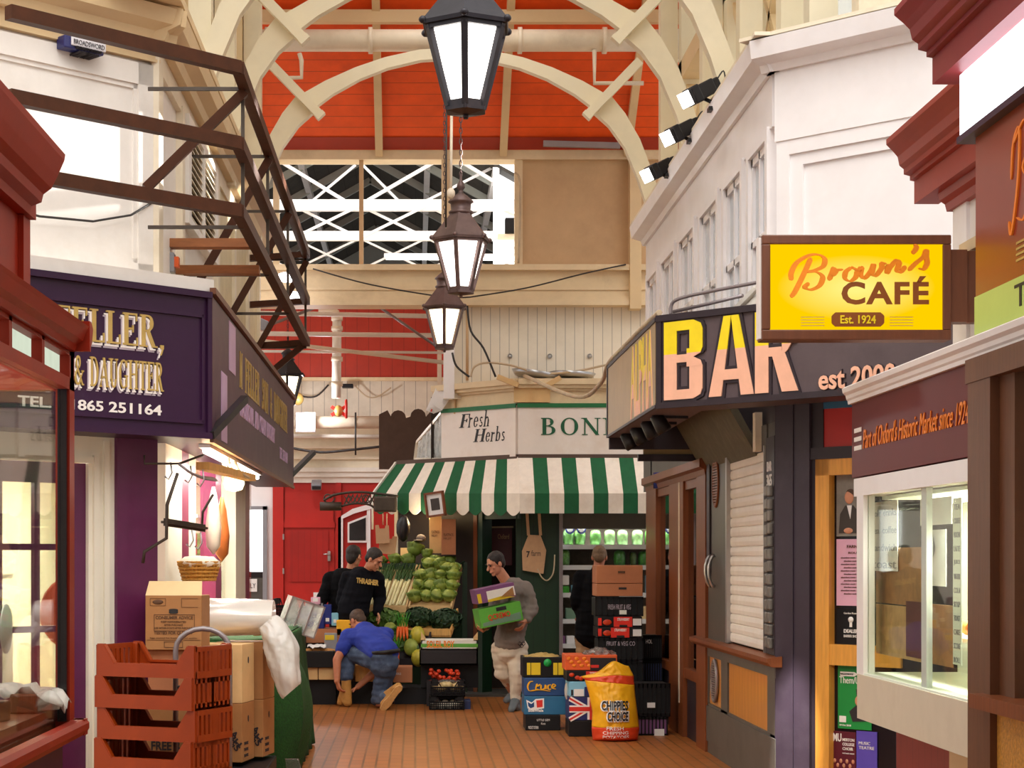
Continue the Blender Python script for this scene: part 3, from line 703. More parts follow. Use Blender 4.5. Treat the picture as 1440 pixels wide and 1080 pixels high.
h = MB(); limb(h, [chest+V(0, 0, .04), waist, waist.lerp(hip, .45)], [.17, .185, .19], 16, 1.15); limb(h, [shL, shR], [.09, .09]); limb(h, [shL, elL, wrL], [.09, .08, .055]); limb(h, [shR, elR, wrR], [.09, .08, .055]); limb(h, [neck+V(0, 0, -.06), chest], [.1, .15]); hC = blob('hoodie', h, 'hoodie_black', pC, .009, 4, .01)
h = MB(); h.tube([neck+V(.1*math.cos(a)-.03, .09*math.sin(a)+.02, -.02+.03*math.cos(a+PI)) for a in [k*PI/8 for k in range(16)]], .04, 8, closed=True); blob('hood', h, 'hoodie_black', hC, .009, 3, .005)
h = MB(); limb(h, [waist.lerp(hip, .4), hip+V(0, 0, -.05)], [.165, .165], 14, 1.1); limb(h, [hL, kL, aL+V(0, 0, .03)], [.12, .09, .07]); limb(h, [hR, kR, aR+V(0, 0, .03)], [.12, .09, .07]); blob('trousers', h, 'trouser_tan', pC, .009, 4, .01)
for a in (aL, aR): h = MB(); foot(h, a, a+V(0, -.22, -.05), .05); blob('shoe', h, 'shoe_grey', pC, .009, 3)
m = MB(); q = m3(516, 818, -.185); text(m, 'THRASHER', FR(q, V(.93, -.2, -.12), V(.1, -.2, .95)), -.125, -.03, .14, .035, .006, .05); m.build('chest_lettering', 'gold', hC)
D4 = 21.9
def m4(px, py, dd=0.0): return P(px, py, D4+dd)
pD = thing('person', 'man in black turned away, behind the man with chest lettering', 'person', (X(485, D4), D4, 0))
hc = m4(498, 783, 0); neck = m4(493, 803, .02); chest = m4(482, 824, .02); waist = m4(482, 857, .02); hip = m4(483, 878, .02); shL = m4(465, 814, .0); shR = m4(503, 815, .05); elL = m4(454, 842, -.08); wrL = m4(445, 866, -.22); elR = m4(508, 850, .1); wrR = m4(505, 878, 0); hL, hR = m4(476, 890, .02), m4(491, 890, .02); kL, kR = m4(476, 925, 0), m4(491, 925, 0); aL, aR = V(X(476, D4), D4, .09), V(X(491, D4), D4, .09)
body = MB(); w, Rm = head_parts(body, hc, V(.5, .8, -.15)); limb(body, [neck, hc], [.06, .058]); limb(body, [chest, waist, hip], [.14, .13, .14], 14, 1.2); limb(body, [neck, chest], [.06, .12]); limb(body, [shL, elL, wrL], [.055, .045, .032]); limb(body, [shR, elR, wrR], [.055, .045, .032]); limb(body, [hL, kL, aL], [.09, .065, .045]); limb(body, [hR, kR, aR], [.09, .065, .045])
foot(body, aL, aL+V(0, .2, -.05)); foot(body, aR, aR+V(0, .2, -.05)); hand(body, wrL, V(-.3, -.4, -.6), V(.8, 0, -.3), 1, .4); hand(body, wrR, V(0, 0, -1), V(-1, 0, 0), -1, .4); blob('body', body, 'skin', pD, .007, 3); eyes(pD, w, Rm); hair(pD, w, Rm, 'hair_dark', 1.04, .02)
h = MB(); limb(h, [chest+V(0, 0, .04), waist, hip], [.17, .175, .175], 16, 1.15); limb(h, [shL, shR], [.09, .09]); limb(h, [shL, elL, wrL.lerp(elL, .1)], [.09, .075, .055]); limb(h, [shR, elR, wrR], [.09, .075, .055]); limb(h, [neck+V(0, 0, -.03), chest], [.085, .15]); blob('jacket', h, 'jacket_black', pD, .009, 4, .01)
h = MB(); limb(h, [hip, hip+V(0, 0, -.08)], [.16, .16]); limb(h, [hL, kL, aL], [.11, .085, .07]); limb(h, [hR, kR, aR], [.11, .085, .07]); blob('trousers', h, 'jacket_black', pD, .009, 4, .008)
for a in (aL, aR): h = MB(); foot(h, a, a+V(0, .22, -.05), .05); blob('shoe', h, 'shoe_grey', pD, .009, 3)
# ---- man in the black coat at the chiller, back to us
D5 = 20.9
def m5(px, py, dd=0.0): return P(px, py, D5+dd)
pE = thing('person', 'man in black coat facing the chiller cabinet with his back turned', 'person', (X(832, D5), D5, 0))
hc = m5(843, 784, .06); neck = m5(841, 802, .05); chest = m5(835, 825, .05); waist = m5(832, 862, .02); hip = m5(831, 885, .02); shL = m5(817, 812, .03); shR = m5(858, 812, .03); elL = m5(811, 845, -.02); wrL = m5(816, 868, .22); elR = m5(862, 848, .0); wrR = m5(858, 868, .25); hL, hR = m5(823, 898, .02), m5(841, 898, .02); kL, kR = m5(823, 935, -.0), m5(841, 935, 0); aL, aR = V(X(823, D5), D5, .09), V(X(841, D5), D5, .09)
body = MB(); w, Rm = head_parts(body, hc, V(.15, .95, -.2)); limb(body, [neck, hc], [.06, .058]); limb(body, [chest, waist, hip], [.14, .13, .14], 14, 1.2); limb(body, [neck, chest], [.06, .12]); limb(body, [shL, elL, wrL], [.055, .045, .032]); limb(body, [shR, elR, wrR], [.055, .045, .032]); limb(body, [hL, kL, aL], [.09, .065, .045]); limb(body, [hR, kR, aR], [.09, .065, .045])
foot(body, aL, aL+V(0, .2, -.05)); foot(body, aR, aR+V(0, .2, -.05)); hand(body, wrL, V(.2, .9, -.1), V(0, 0, -1), -1, .4); hand(body, wrR, V(-.2, .9, -.1), V(0, 0, -1), 1, .4); blob('body', body, 'skin_ruddy', pE, .007, 3); eyes(pE, w, Rm); hair(pE, w, Rm, 'hair_fair', .97)
h = MB(); limb(h, [chest+V(0, 0, .03), waist, hip+V(0, 0, -.06)], [.17, .18, .185], 16, 1.15); limb(h, [shL, shR], [.09, .09]); limb(h, [shL, elL, wrL.lerp(elL, .1)], [.09, .075, .055]); limb(h, [shR, elR, wrR.lerp(elR, .1)], [.09, .075, .055]); limb(h, [neck+V(0, 0, -.01), chest], [.085, .15]); blob('coat', h, 'jacket_black', pE, .009, 4, .01)
h = MB(); limb(h, [hip, hip+V(0, 0, -.06)], [.16, .16]); limb(h, [hL, kL, aL+V(0, 0, .03)], [.12, .09, .07]); limb(h, [hR, kR, aR+V(0, 0, .03)], [.12, .09, .07]); blob('trousers', h, 'trouser_tan', pE, .009, 4, .01)
for a in (aL, aR): h = MB(); foot(h, a, a+V(0, .22, -.05), .05); blob('shoe', h, 'shoe_grey', pE, .009, 3)
# ------------------------------------------------------------------ the setting
DL, DR = V(.7071, .7071, 0), V(.7071, -.7071, 0)      # along the left / right chamfers, left to right as seen
NL, NR = V(.7071, -.7071, 0), V(-.7071, -.7071, 0)    # and their outward normals
XL, XR = -1.72, 2.52                                   # aisle faces of the two blocks
AL, AR = V(XL, 12.08, 0), V(XR, 12.78, 0)              # chamfer corners
def at(v, z): return Vector((v[0], v[1], z))
def LC(s, z, o=0.0): return at(AL - DL*s + NL*o, z)    # s metres left of the left corner along the chamfer, o out of it
def RC(s, z, o=0.0): return at(AR + DR*s + NR*o, z)

b = MB(); b.box((-9, 2, -.1), (9, 34, 0)); struct(b.build('floor', 'floor_pavers'))

# ---- left block, upper storey: chamfer face and aisle face
def slab_poly(pts, z0, z1):
    return ([(p[0], p[1]) for p in pts], z1 - z0, Matrix.Translation((0, 0, z0)))
lw = struct(thing('wall_left', 'cream painted upper storey of the left corner block', 'wall'))
del lw['category']; del lw['label']
b = MB(); b.prism(*slab_poly([AL, AL - DL*2.6, AL - DL*2.6 + V(-.3, .1, 0), V(-4.3, 12, 0), V(-4.3, 20, 0), V(XL, 20, 0)], 3.34, 5.0)); b.build('wall_face', 'white_paint', lw)
b = MB()   # framed panel on the chamfer
T = FR(LC(1.25, 0), DL)
for (x0, y0, x1, y1) in ((.03, 4.72, 1.25, 4.86), (.03, 3.46, 1.25, 3.56), (1.12, 3.46, 1.25, 4.86), (-.1, 3.46, .03, 4.86)):
    b.T = T; b.box((x0, y0, 0), (x1, y1, .03))
for (x0, y0, x1, y1) in ((.03, 4.69, 1.12, 4.72), (.03, 3.56, 1.12, 3.59), (1.09, 3.56, 1.12, 4.72)):
    b.box((x0, y0, 0), (x1, y1, .015))
b.build('panel_frame', 'white_paint', lw)
b = MB(); b.T = T; b.box((-.9, 4.88, 0), (1.28, 4.9, .05)); b.box((-.9, 4.9, 0), (1.27, 5.03, .04)); b.build('frieze', 'cream_warm', lw)
EAVE = [(0, 0), (.10, 0), (.12, .06), (.2, .1), (.22, .2), (.16, .22), (.16, .26), (0, .26)]
b = MB(); b.profile(EAVE, LC(2.5, 5.0), LC(-.12, 5.0), NL); b.build('eave_cornice', 'cream_warm', lw)
b = MB(); b.profile(EAVE, V(XL, 11.95, 5.0), V(XL, 20, 5.0), V(1, 0, 0)); b.build('eave_cornice', 'cream_warm', lw)
b = MB(); b.box((XL, 12.1, 4.86), (XL+.04, 20, 5.0)); b.box((XL, 12.05, 3.4), (XL+.05, 12.25, 5.0))
for y in (13.35, 15.75, 17.2, 18.6, 19.9): b.box((XL, y-.07, 3.4), (XL+.05, y+.07, 4.9))
b.build('pilaster', 'cream', lw)
b = MB(); b.box((XL, 15.8, 3.4), (XL+.02, 20, 4.9)); b.build('wall_boarding', 'side_boards', lw)
lv = MB()  # louvred vent in the aisle face
lv.box((XL+.005, 13.62, 4.16), (XL+.02, 15.4, 4.86)); v0 = lv.build('louvre_backing', 'dark_inside', lw)
lv = MB()
for z0, z1, y0, y1 in ((4.1, 4.16, 13.5, 15.5), (4.84, 4.9, 13.5, 15.5), (4.16, 4.84, 13.5, 13.65), (4.16, 4.84, 15.35, 15.5), (4.16, 4.84, 14.45, 14.55)): lv.box((XL, y0, z0), (XL+.07, y1, z1))
lv.build('louvre_frame', 'white_paint', lw)
lv = MB()
for k in range(12):
    z = 4.18 + k*.056
    lv.add([(XL+.02, 13.65, z+.035), (XL+.06, 13.65, z), (XL+.06, 15.35, z), (XL+.02, 15.35, z+.035), (XL+.02, 13.65, z+.045), (XL+.06, 13.65, z+.01), (XL+.06, 15.35, z+.01), (XL+.02, 15.35, z+.045)],
           [(0,1,2,3), (4,7,6,5), (0,4,5,1), (1,5,6,2), (2,6,7,3), (3,7,4,0)])
lv.build('louvre_slats', 'cream', lw)
# clerestory above the left eave: posts, braces and glazing up to the roof
cl = struct(thing('trim_1', None, None)); b = MB()
for y in (12.2, 16.0, 17.4, 18.4, 19.3):
    b.box((-1.98, y-.09, 5.26), (-1.8, y+.09, 8.2))
for y in (16.5, 17.9):
    b.bar((-1.9, y, 5.3), (-1.9, y+1.3, 6.5), .08, .06); b.bar((-1.9, y+1.3, 5.3), (-1.9, y, 6.5), .08, .06)
b.box((-2.0, 11, 6.5), (-1.8, 20, 6.7)); b.box((-2.3, 11.5, 5.22), (-1.5, 20, 5.28))
b.build('clerestory_frame', 'cream_warm', cl)
g = MB(); g.box((-2.03, 12, 5.3), (-2.02, 20, 8.2)); struct(g.build('window_1', 'pane'))

# ---- right block, upper storey
rw = struct(thing('wall_right', None, None))
b = MB(); b.prism(*slab_poly([AR, AR + DR*2.4, AR + DR*2.4 + V(.5, .2, 0), V(5.6, 12, 0), V(5.6, 19.8, 0), V(XR, 19.8, 0)], 3.3, 5.12)); b.build('wall_face', 'white_clean', rw)
T = FR(RC(0, 0), DR); b = MB(); b.T = T
for (x0, y0, x1, y1) in ((0, 4.42, 1.9, 4.52), (0, 3.3, .1, 4.42), (1.5, 3.3, 1.64, 4.42)): b.box((x0, y0, 0), (x1, y1, .04))
for (x0, y0, x1, y1) in ((.1, 4.34, 1.5, 4.42), (.1, 3.3, .2, 4.34), (.1, 3.42, 1.5, 3.5)): b.box((x0, y0, 0), (x1, y1, .022))
b.build('panel_frame', 'white_clean', rw)
b = MB(); b.T = T; b.box((-.01, 4.52, 0), (2.3, 5.0, .05)); b.build('frieze', 'white_clean', rw)
b = MB(); b.box((XR-.05, 12.8, 4.64), (XR, 19.8, 5.0)); b.build('frieze', 'white_clean', rw)
EAVR = [(0, 0), (.08, 0), (.1, .05), (.2, .08), (.22, .2), (.15, .22), (0, .22)]
b = MB(); b.profile(EAVR, RC(-.1, 5.0), RC(2.2, 5.0), NR); b.build('eave_cornice', 'white_clean', rw)
b = MB(); b.profile(EAVR, V(XR, 12.72, 5.0), V(XR, 19.85, 5.0), V(-1, 0, 0)); b.build('eave_cornice', 'white_clean', rw)
b = MB(); b.box((XR-.21, 12.6, 5.215), (3.6, 19.9, 5.24)); b.T = T; b.box((-.2, 5.215, -.6), (2.3, 5.24, .2)); b.build('eave_top', 'cream', rw)
b = MB(); b.box((XR-.03, 12.9, 5.0), (XR+.0, 19.8, 5.02)); b.build('eave_bead', 'cream_warm', rw)
# the sash windows in the aisle face
wspan = [(12.98, 13.62), (13.98, 14.72), (15.1, 15.95), (16.35, 17.2), (17.6, 18.45), (18.85, 19.6)]
for k, (y0, y1) in enumerate(wspan):
    w = struct(thing('window_%d' % (k+2), None, None))
    b = MB()
    for a0, a1, z0, z1 in ((y0-.09, y0, 3.3, 4.66), (y1, y1+.09, 3.3, 4.66), (y0, y1, 4.58, 4.66)): b.box((XR-.07, a0, z0), (XR, a1, z1))
    b.build('window_frame', 'white_clean', w)
    b = MB(); ym = (y0+y1)/2
    for a0, a1, z0, z1 in ((y0, y0+.05, 3.3, 4.58), (y1-.05, y1, 3.3, 4.58), (ym-.02, ym+.02, 3.3, 4.58), (y0, y1, 4.52, 4.58), (y0, y1, 3.92, 3.97)): b.box((XR-.045, a0, z0), (XR-.02, a1, z1))
    b.build('sash', 'white_clean', w)
    b = MB(); b.box((XR-.02, y0, 3.3), (XR-.01, y1, 4.58)); b.build('window_pane', 'pale_pane', w)
# clerestory above the right eave
cr = struct(thing('trim_2', None, None)); b = MB()
for y in (13.0, 14.0, 15.1, 16.4, 17.8, 19.2): b.box((2.75, y-.1, 5.2), (2.95, y+.1, 8.2))
b.build('clerestory_post', 'truss_cream', cr)
b = MB()
for y in (14.0, 15.1, 16.5, 17.9):
    b.bar((2.85, y, 5.3), (2.85, y+1.3, 6.6), .1, .07); b.bar((2.85, y+1.3, 5.3), (2.85, y, 6.6), .1, .07)
b.box((2.75, 13, 6.6), (2.95, 20, 6.8)); b.build('clerestory_brace', 'cream_warm', cr)
b = MB(); b.prism(*slab_poly([V(2.95, 12.3, 0), V(4.5, 10.8, 0), V(4.5, 10.95, 0), V(2.95, 12.5, 0)], 5.2, 7.0)); b.build('clerestory_wall', 'cream', cr)
g = MB(); g.box((3.0, 12.6, 5.25), (3.01, 20, 8.2)); struct(g.build('window_8', 'pane'))

# ---- the partition across the far end of the aisle
pw = struct(thing('wall_partition', None, None)); YP = 22.55
def pb(px0, py0, px1, py1, d0, th, mat, name, b=None):
    x0, x1 = X(px0, d0), X(px1, d0); z1, z0 = Z(py0, d0), Z(py1, d0)
    m = MB(); m.box((x0, d0, z0), (x1, d0+th, z1)); return m.build(name, mat, pw)
pb(330, 205, 1010, 224, YP-.05, .3, 'beam_cream', 'head_beam')
pb(330, 195, 1010, 208, YP-.02, .2, 'cream_warm', 'boarded_frieze')
pb(733, 222, 1010, 378, YP+.02, .1, 'panel_tan', 'blank_panel')
pb(724, 222, 735, 378, YP-.02, .16, 'beam_cream', 'opening_post')
pb(384, 220, 392, 378, YP-.02, .16, 'beam_cream', 'opening_post')
pb(505, 222, 511, 378, YP, .08, 'panel_tan', 'mullion')
pb(621, 222, 636, 378, YP-.02, .16, 'beam_cream', 'opening_post')
pb(886, 220, 902, 434, YP-.165, .2, 'cream_warm', 'pilaster')
m = MB()
for (y0, y1, dd) in ((374, 382, .14), (382, 404, .05), (404, 409, .08), (409, 418, .06), (418, 423, .1), (423, 431, .14)):
    d = YP - dd; m.box((X(330, YP), d, Z(y1, YP)), (X(1010, YP), YP+.25, Z(y0, YP)))
m.build('moulded_beam', 'beam_cream', pw)
# white boarded wall above the stall
m = MB(); m.box((X(637, YP), YP+.08, 3.6), (X(1000, YP), YP+.25, Z(430, YP))); sb = struct(m.build('wall_stall_upper', 'stall_boards'))
m = MB(); m.box((X(624, YP), YP+.02, 3.6), (X(639, YP), YP+.25, Z(430, YP))); struct(m.build('trim_3', 'white_clean'))
m = MB()
for px in (717, 773, 829): m.lathe([(.03, 0), (.03, .03), (.012, .035), (.012, .06)], 10, P(px, 501, YP+.08), Matrix.Rotation(PI/2, 3, 'X'))
tag(m.build('trim_4', 'steel'), kind='structure')

# ---- orange boarded roof slope with rafters, purlin
ce = struct(thing('ceiling', None, None))
def rz(y): return 6.62 + (22.5 - y) * .7
m = MB(); 
m.add([(-3.4, 22.5, rz(22.5)), (3.6, 22.5, rz(22.5)), (3.6, 19.9, rz(19.9)), (-3.4, 19.9, rz(19.9)), (-3.4, 22.5, rz(22.5)+.05), (3.6, 22.5, rz(22.5)+.05), (3.6, 19.9, rz(19.9)+.05), (-3.4, 19.9, rz(19.9)+.05)],
      [(0,1,2,3), (7,6,5,4), (0,4,5,1), (1,5,6,2), (2,6,7,3), (3,7,4,0)]); m.build('roof_boards', 'orange_boards', ce)
m = MB(); m.add([(-3.4, 22.48, rz(22.5)), (3.6, 22.48, rz(22.5)), (3.6, 22.32, rz(22.32)-.012), (-3.4, 22.32, rz(22.32)-.012)], [(0,1,2,3)]); m.build('bottom_board', 'red_board_band', ce)
for x in (-1.95, -.44, 1.07, 2.58):
    m = MB(); m.bar((x, 22.5, rz(22.5)-.05), (x, 19.9, rz(19.9)-.05), .09, .09); m.build('rafter', 'cream_warm', ce)
m = MB(); m.bar((-3.4, 20.75, rz(20.75)-.12), (3.6, 20.75, rz(20.75)-.12), .1, .14); m.build('purlin', 'cream_warm', ce)

# ---- unseen aisle roof slopes, added to darken the far end; ridge left open
ra = struct(thing('ceiling_aisle', None, None)); m = MB()
for s in (-1, 1):
    m.add([(.4+s*3.4, 11, 7.75), (.4+s*.9, 11, 9.3), (.4+s*.9, 20.2, 9.3), (.4+s*3.4, 20.2, 7.75), (.4+s*3.4, 11, 7.83), (.4+s*.9, 11, 9.38), (.4+s*.9, 20.2, 9.38), (.4+s*3.4, 20.2, 7.83)], [(0,1,2,3), (7,6,5,4), (0,4,5,1), (1,5,6,2), (2,6,7,3), (3,7,4,0)])
m.build('roof_slope', 'cream', ra)
# unseen low roof and end wall, added around the camera to cut low light
m = MB(); m.box((-9, -4, 5.2), (9, 6, 5.35)); struct(m.build('ceiling_near', 'cream')); m = MB(); m.box((-9, -4.2, 0), (9, -4, 5.35)); struct(m.build('wall_entrance', 'cream'))
# ---- back wall
bw = struct(thing('wall_back', None, None)); YB = 30.0
def bb(px0, py0, px1, py1, mat, name, out=0.0, th=.1, par=None):
    d = YB - out; m = MB(); m.box((X(px0, YB), d, Z(py1, YB)), (X(px1, YB), d+th, Z(py0, YB))); return m.build(name, mat, bw if par is None else par)
bb(250, 380, 760, 536, 'red_boards', 'red_boarding')
bb(250, 536, 760, 585, 'white_boards', 'white_boarding')
bb(250, 585, 760, 660, 'cream', 'plastered_band', 0, .15)
bb(250, 531, 760, 536, 'beam_cream', 'rail', .06)
bb(250, 658, 760, 664, 'pipe_white', 'moulding', .14, .2); bb(250, 664, 760, 671, 'pipe_white', 'moulding', .1, .2); bb(250, 671, 760, 679, 'pipe_white', 'moulding', .05, .2)
bb(250, 679, 384, 935, 'white_clean', 'white_wall', 0, .1)
for y in (612, 628, 643): bb(250, y, 560, y+3, 'pipe_cream', 'ledge', .08, .1)
bb(384, 679, 640, 935, 'red_door', 'red_surround')
bb(384, 679, 399, 935, 'red_door', 'red_jamb', .08)
bb(473, 679, 480, 935, 'red_door', 'red_jamb', .08)
dr = struct(thing('door_1', None, None))
def db(px0, py0, px1, py1, mat, name, out, th=.05): return bb(px0, py0, px1, py1, mat, name, out, th, dr)
pm('red_door_boards', '#ac1a14', .38, .08, 3, .03, lines=(1, 0, 0, .1, .06, .6), dirt='#7e1512', dirtamt=.6, dscale=.7)
db(400, 690, 470, 880, 'red_door', 'door_leaf', .02); db(401, 691, 469, 734, 'red_door', 'top_panel', .05)
db(408, 746, 462, 818, 'red_door_boards', 'boarded_panel', .045); db(399, 734, 471, 742, 'red_door', 'door_rail', .06)
db(441, 833, 463, 840, 'paper_white', 'letter_plate', .06)
m = MB(); m.box((X(461, YB), YB-.08, Z(789, YB)), (X(465, YB), YB-.04, Z(775, YB))); m.tube([P(463, 779.5, YB-.08), P(463, 779.5, YB-.14), P(455, 779.5, YB-.14)], .012); m.build('door_handle', 'steel', dr)
m = MB()
for py in (755, 803): m.box((X(398, YB), YB-.1, Z(py+4, YB)), (X(400, YB), YB-.02, Z(py-4, YB)))
m.build('hinge', 'steel', dr)
# arched door to the right of it
d2 = struct(thing('door_2', None, None))
ar = [(476, 800), (476, 728), (490, 718), (515, 706)]; arp = [(X(a, YB), Z(c, YB)) for a, c in ar]
TB = FR(V(0, YB-.02, 0), V(1, 0, 0))
m = MB(); m.band([(X(479, YB), Z(900, YB)), (X(479, YB), Z(729, YB)), (X(497, YB), Z(719, YB)), (X(522, YB), Z(712, YB))], .08, .06, TB); m.build('arch_surround', 'white_clean', d2)
m = MB(); m.prism([(X(489, YB), Z(763, YB)), (X(489, YB), Z(735, YB)), (X(517, YB), Z(724, YB)), (X(517, YB), Z(763, YB))], .04, TB); m.build('light_frame', 'white_clean', d2)
m = MB(); m.prism([(X(491.5, YB), Z(760, YB)), (X(491.5, YB), Z(737, YB)), (X(514.5, YB), Z(728, YB)), (X(514.5, YB), Z(760, YB))], .05, TB); m.build('dark_pane', 'lens_dark', d2)
bb(516, 700, 521, 905, 'white_clean', 'door_jamb', .06, .08, d2)
# lit doorway in the white wall, with a notice
d3 = struct(thing('door_3', None, None))
bb(338, 716, 372, 930, 'daylight_pane', 'lit_doorway', .03, .02, d3)
for (a, y0, c, y1) in ((370, 712, 376, 930), (336, 712, 376, 717)): bb(a, y0, c, y1, 'grey_plastic', 'door_frame', .08, .08, d3)
bb(338, 806, 372, 930, 'bar_grey', 'lower_panel', .05, .03, d3); bb(338, 804, 372, 812, 'lens_dark', 'patterned_strip', .06, .02, d3)
nt_ = thing('paper_notice', 'white paper notice taped to the grey lower panel of the lit back doorway', 'notice', P(350, 832, YB-.06))
m = MB(); m.box((X(340, YB), YB-.075, Z(832, YB)), (X(362, YB), YB-.07, Z(814, YB))); m.build('sheet', 'paper_white', nt_)
m = MB(); text(m, 'ONLY', FR(V(0, YB-.076, 0), V(1, 0, 0)), X(341.5, YB), Z(827, YB), X(360, YB), Z(820, YB), .004); m.build('lettering', 'print_black', nt_)
# ---- the hall beyond, seen through the high opening
hl = struct(thing('ceiling_far', None, None))
m = MB(); m.add([(-.85, 28.6, 8.9), (-.85, 42, 8.9), (-5, 42, 6.6), (-5, 28.6, 6.6)], [(0,1,2,3)]); m.add([(-.85, 28.6, 8.9), (-.85, 42, 8.9), (3.3, 42, 6.6), (3.3, 28.6, 6.6)], [(3,2,1,0)]); m.build('slate_roof', 'dark_roof', hl, fix=False, solid=.05)
m = MB()
for y in (29.5, 31, 33, 35, 37.5, 40):
    m.bar((-5, y, 6.5), (-.85, y, 8.8), .08, .12); m.bar((3.3, y, 6.5), (-.85, y, 8.8), .08, .12)
m.build('hall_rafter', 'pale_hall', hl)
m = MB()
for k in (1, 2, 3):
    for sx in (-1, 1):
        x = -.85 + sx*k*1.05; z = 8.9 - k*.58; m.bar((x, 28.6, z-.1), (x, 42, z-.1), .1, .12)
m.build('hall_purlin', 'girder_white', hl)
m = MB(); m.box((-6, 42, 0), (5, 42.2, 9.2)); m.build('hall_end_wall', 'pale_hall', hl); m = MB(); m.box((-5.2, 30.2, 0), (-5, 42, 6.7)); m.box((3.3, 30.2, 0), (3.5, 42, 6.7)); m.build('hall_side_wall', 'dark_roof', hl)  # side walls out of sight, added so the hall turns dark
m = MB(); m.prism([(22.85, 4.98), (29.9, 5.98), (29.9, 6.08), (22.85, 5.08)], 7, Matrix(((0, 0, 1, -3.2), (1, 0, 0, 0), (0, 1, 0, 0), (0, 0, 0, 1)))); m.build('passage_ceiling', 'cream', hl)  # hidden sloping ceiling added to darken the passage before the back wall
# lattice girder in front of that hall
lg = struct(thing('trim_5', None, None)); yg = 28.3; m = MB()
for py, h in ((289, .17), (332, .14), (226, .1)): m.bar(P(330, py, yg), P(740, py, yg), h, .1, up=(0, 1, 0))
m.build('girder_chord', 'girder_white', lg)
m = MB()
for px in (318, 412, 506, 600, 694):
    m.bar(P(px, 289, yg+.05), P(px+94, 335, yg+.05), .03, .04); m.bar(P(px+94, 289, yg-.05), P(px, 335, yg-.05), .03, .04)
    m.bar(P(px, 335, yg+.4), P(px+94, 380, yg+.4), .025, .03); m.bar(P(px+94, 335, yg+.5), P(px, 380, yg+.5), .025, .03)
for a, c in ((386, 484), (621, 517), (640, 694)): m.bar(P(a, 222, yg), P(c, 282 if c < 600 else 255, yg), .055, .05)
for a, c in ((440, 500), (560, 510), (600, 700)): m.bar(P(a, 282, yg+.6), P(c, 232, yg+.6), .03, .04)
m.build('lattice_bar', 'girder_white', lg)
m = MB(); m.box((X(694, 29), 29, 5.5), (X(738, 29), 29.1, 8.1)); struct(m.build('window_9', 'daylight_pane'))

# ---- roof trusses of the aisle
def truss(y, label):
    t = thing('roof_truss', label, 'roof truss', (.4, y, 5.05), 'arched cream roof trusses over the aisle')
    T = FR(V(.4, y-.06, 0), V(1, 0, 0))
    leg = [(-2.17, 5.02), (-2.10, 5.3), (-2.0, 5.62), (-1.86, 5.97), (-1.70, 6.22), (-1.53, 6.4)]
    arch = [(-1.56, 6.38), (-1.3, 6.55), (-1.0, 6.7), (-.7, 6.81), (-.35, 6.89), (0, 6.91)]
    m = MB(); full = arch + [(-x, z) for x, z in arch[::-1][1:]]
    m.band(full, [.2, .16, .13, .115, .11, .105, .11, .115, .13, .16, .2], -.11, T); m.build('arch_rib', 'truss_cream', t)
    for s in (-1, 1):
        m = MB(); m.band([(-s*x if s > 0 else x, z) for x, z in leg], [.16, .16, .165, .18, .21, .25], -.12, T); m.build('curved_leg', 'truss_cream', t)
        m = MB(); k = 1 if s < 0 else -1
        m.T = T; m.bar((k*-1.93, 6.81, .04), (k*-1.37, 6.23, .04), .09, .09); m.bar((k*-1.40, 6.262, .045), (k*-1.37, 6.23, .045), .1, .1); m.build('cross_tie', 'truss_cream', t)
        m = MB(); m.box((.4+s*2.1-.09 if s < 0 else .4+s*2.25-.09, y-.02, 4.98), (.4+s*2.1+.09 if s < 0 else .4+s*2.25+.09, y+.16, 8.3)); m.build('wall_post', 'truss_cream', t)
    return t
for y, l in ((19.3, 'farthest arched cream roof truss, before the orange boarded slope'), (16.5, 'middle arched cream roof truss springing beside the far spotlights'), (14.6, 'nearest arched cream roof truss, only its legs showing at the top edge')): truss(y, l)
# ------------------------------------------------------------------ left: butcher's shopfront under the purple fascia
sf = struct(thing('wall_left_shopfront', None, None))
# corner post and joinery (chamfer plane); s = distance left of the corner
m = MB(); T = FR(LC(0, 0), DL); m.T = T; m.box((-.32, 0, -.1), (.0, 2.62, .06)); m.build('corner_post', 'purple_paint', sf)
m = MB(); m.T = T
m.box((-.52, 0, -.05), (-.32, 2.45, .03)); m.box((-1.25, 2.27, -.05), (-.52, 2.5, .04)); m.box((-.49, 0, .03), (-.45, 2.3, .05)); m.box((-.41, 0, .03), (-.37, 2.4, .05))
m.box((-1.25, 2.25, .03), (-.5, 2.29, .06)); m.box((-1.6, 0, -.05), (-1.25, 2.62, .03)); m.box((-1.6, 2.5, -.05), (0, 2.64, .03)); m.build('door_surround', 'inside_cream', sf)
dl = struct(thing('door_4', None, None))
def chb(x0, z0, x1, z1, o0, o1, mat, name, par):
    m = MB(); m.T = T; m.box((x0, z0, o0), (x1, z1, o1)); return m.build(name, mat, par)
m = MB(); m.T = T
for (x0, z0, x1, z1) in ((-1.25, 0, -1.13, 2.25), (-.64, 0, -.52, 2.25), (-1.13, 2.12, -.64, 2.25), (-1.13, 1.70, -.64, 1.74), (-1.13, 1.19, -.64, 1.23), (-1.13, .0, -.64, .84), (-.9, .84, -.86, 2.12)): m.box((x0, z0, -.04), (x1, z1, .0))
m.build('door_leaf', 'purple_paint', dl)
m = MB(); m.T = T; m.box((-1.05, .1, .0), (-.72, .7, .015)); m.build('door_panel', 'purple_paint', dl)
chb(-1.13, .84, -.64, 2.12, -.025, -.02, 'pane_green', 'door_pane', dl)
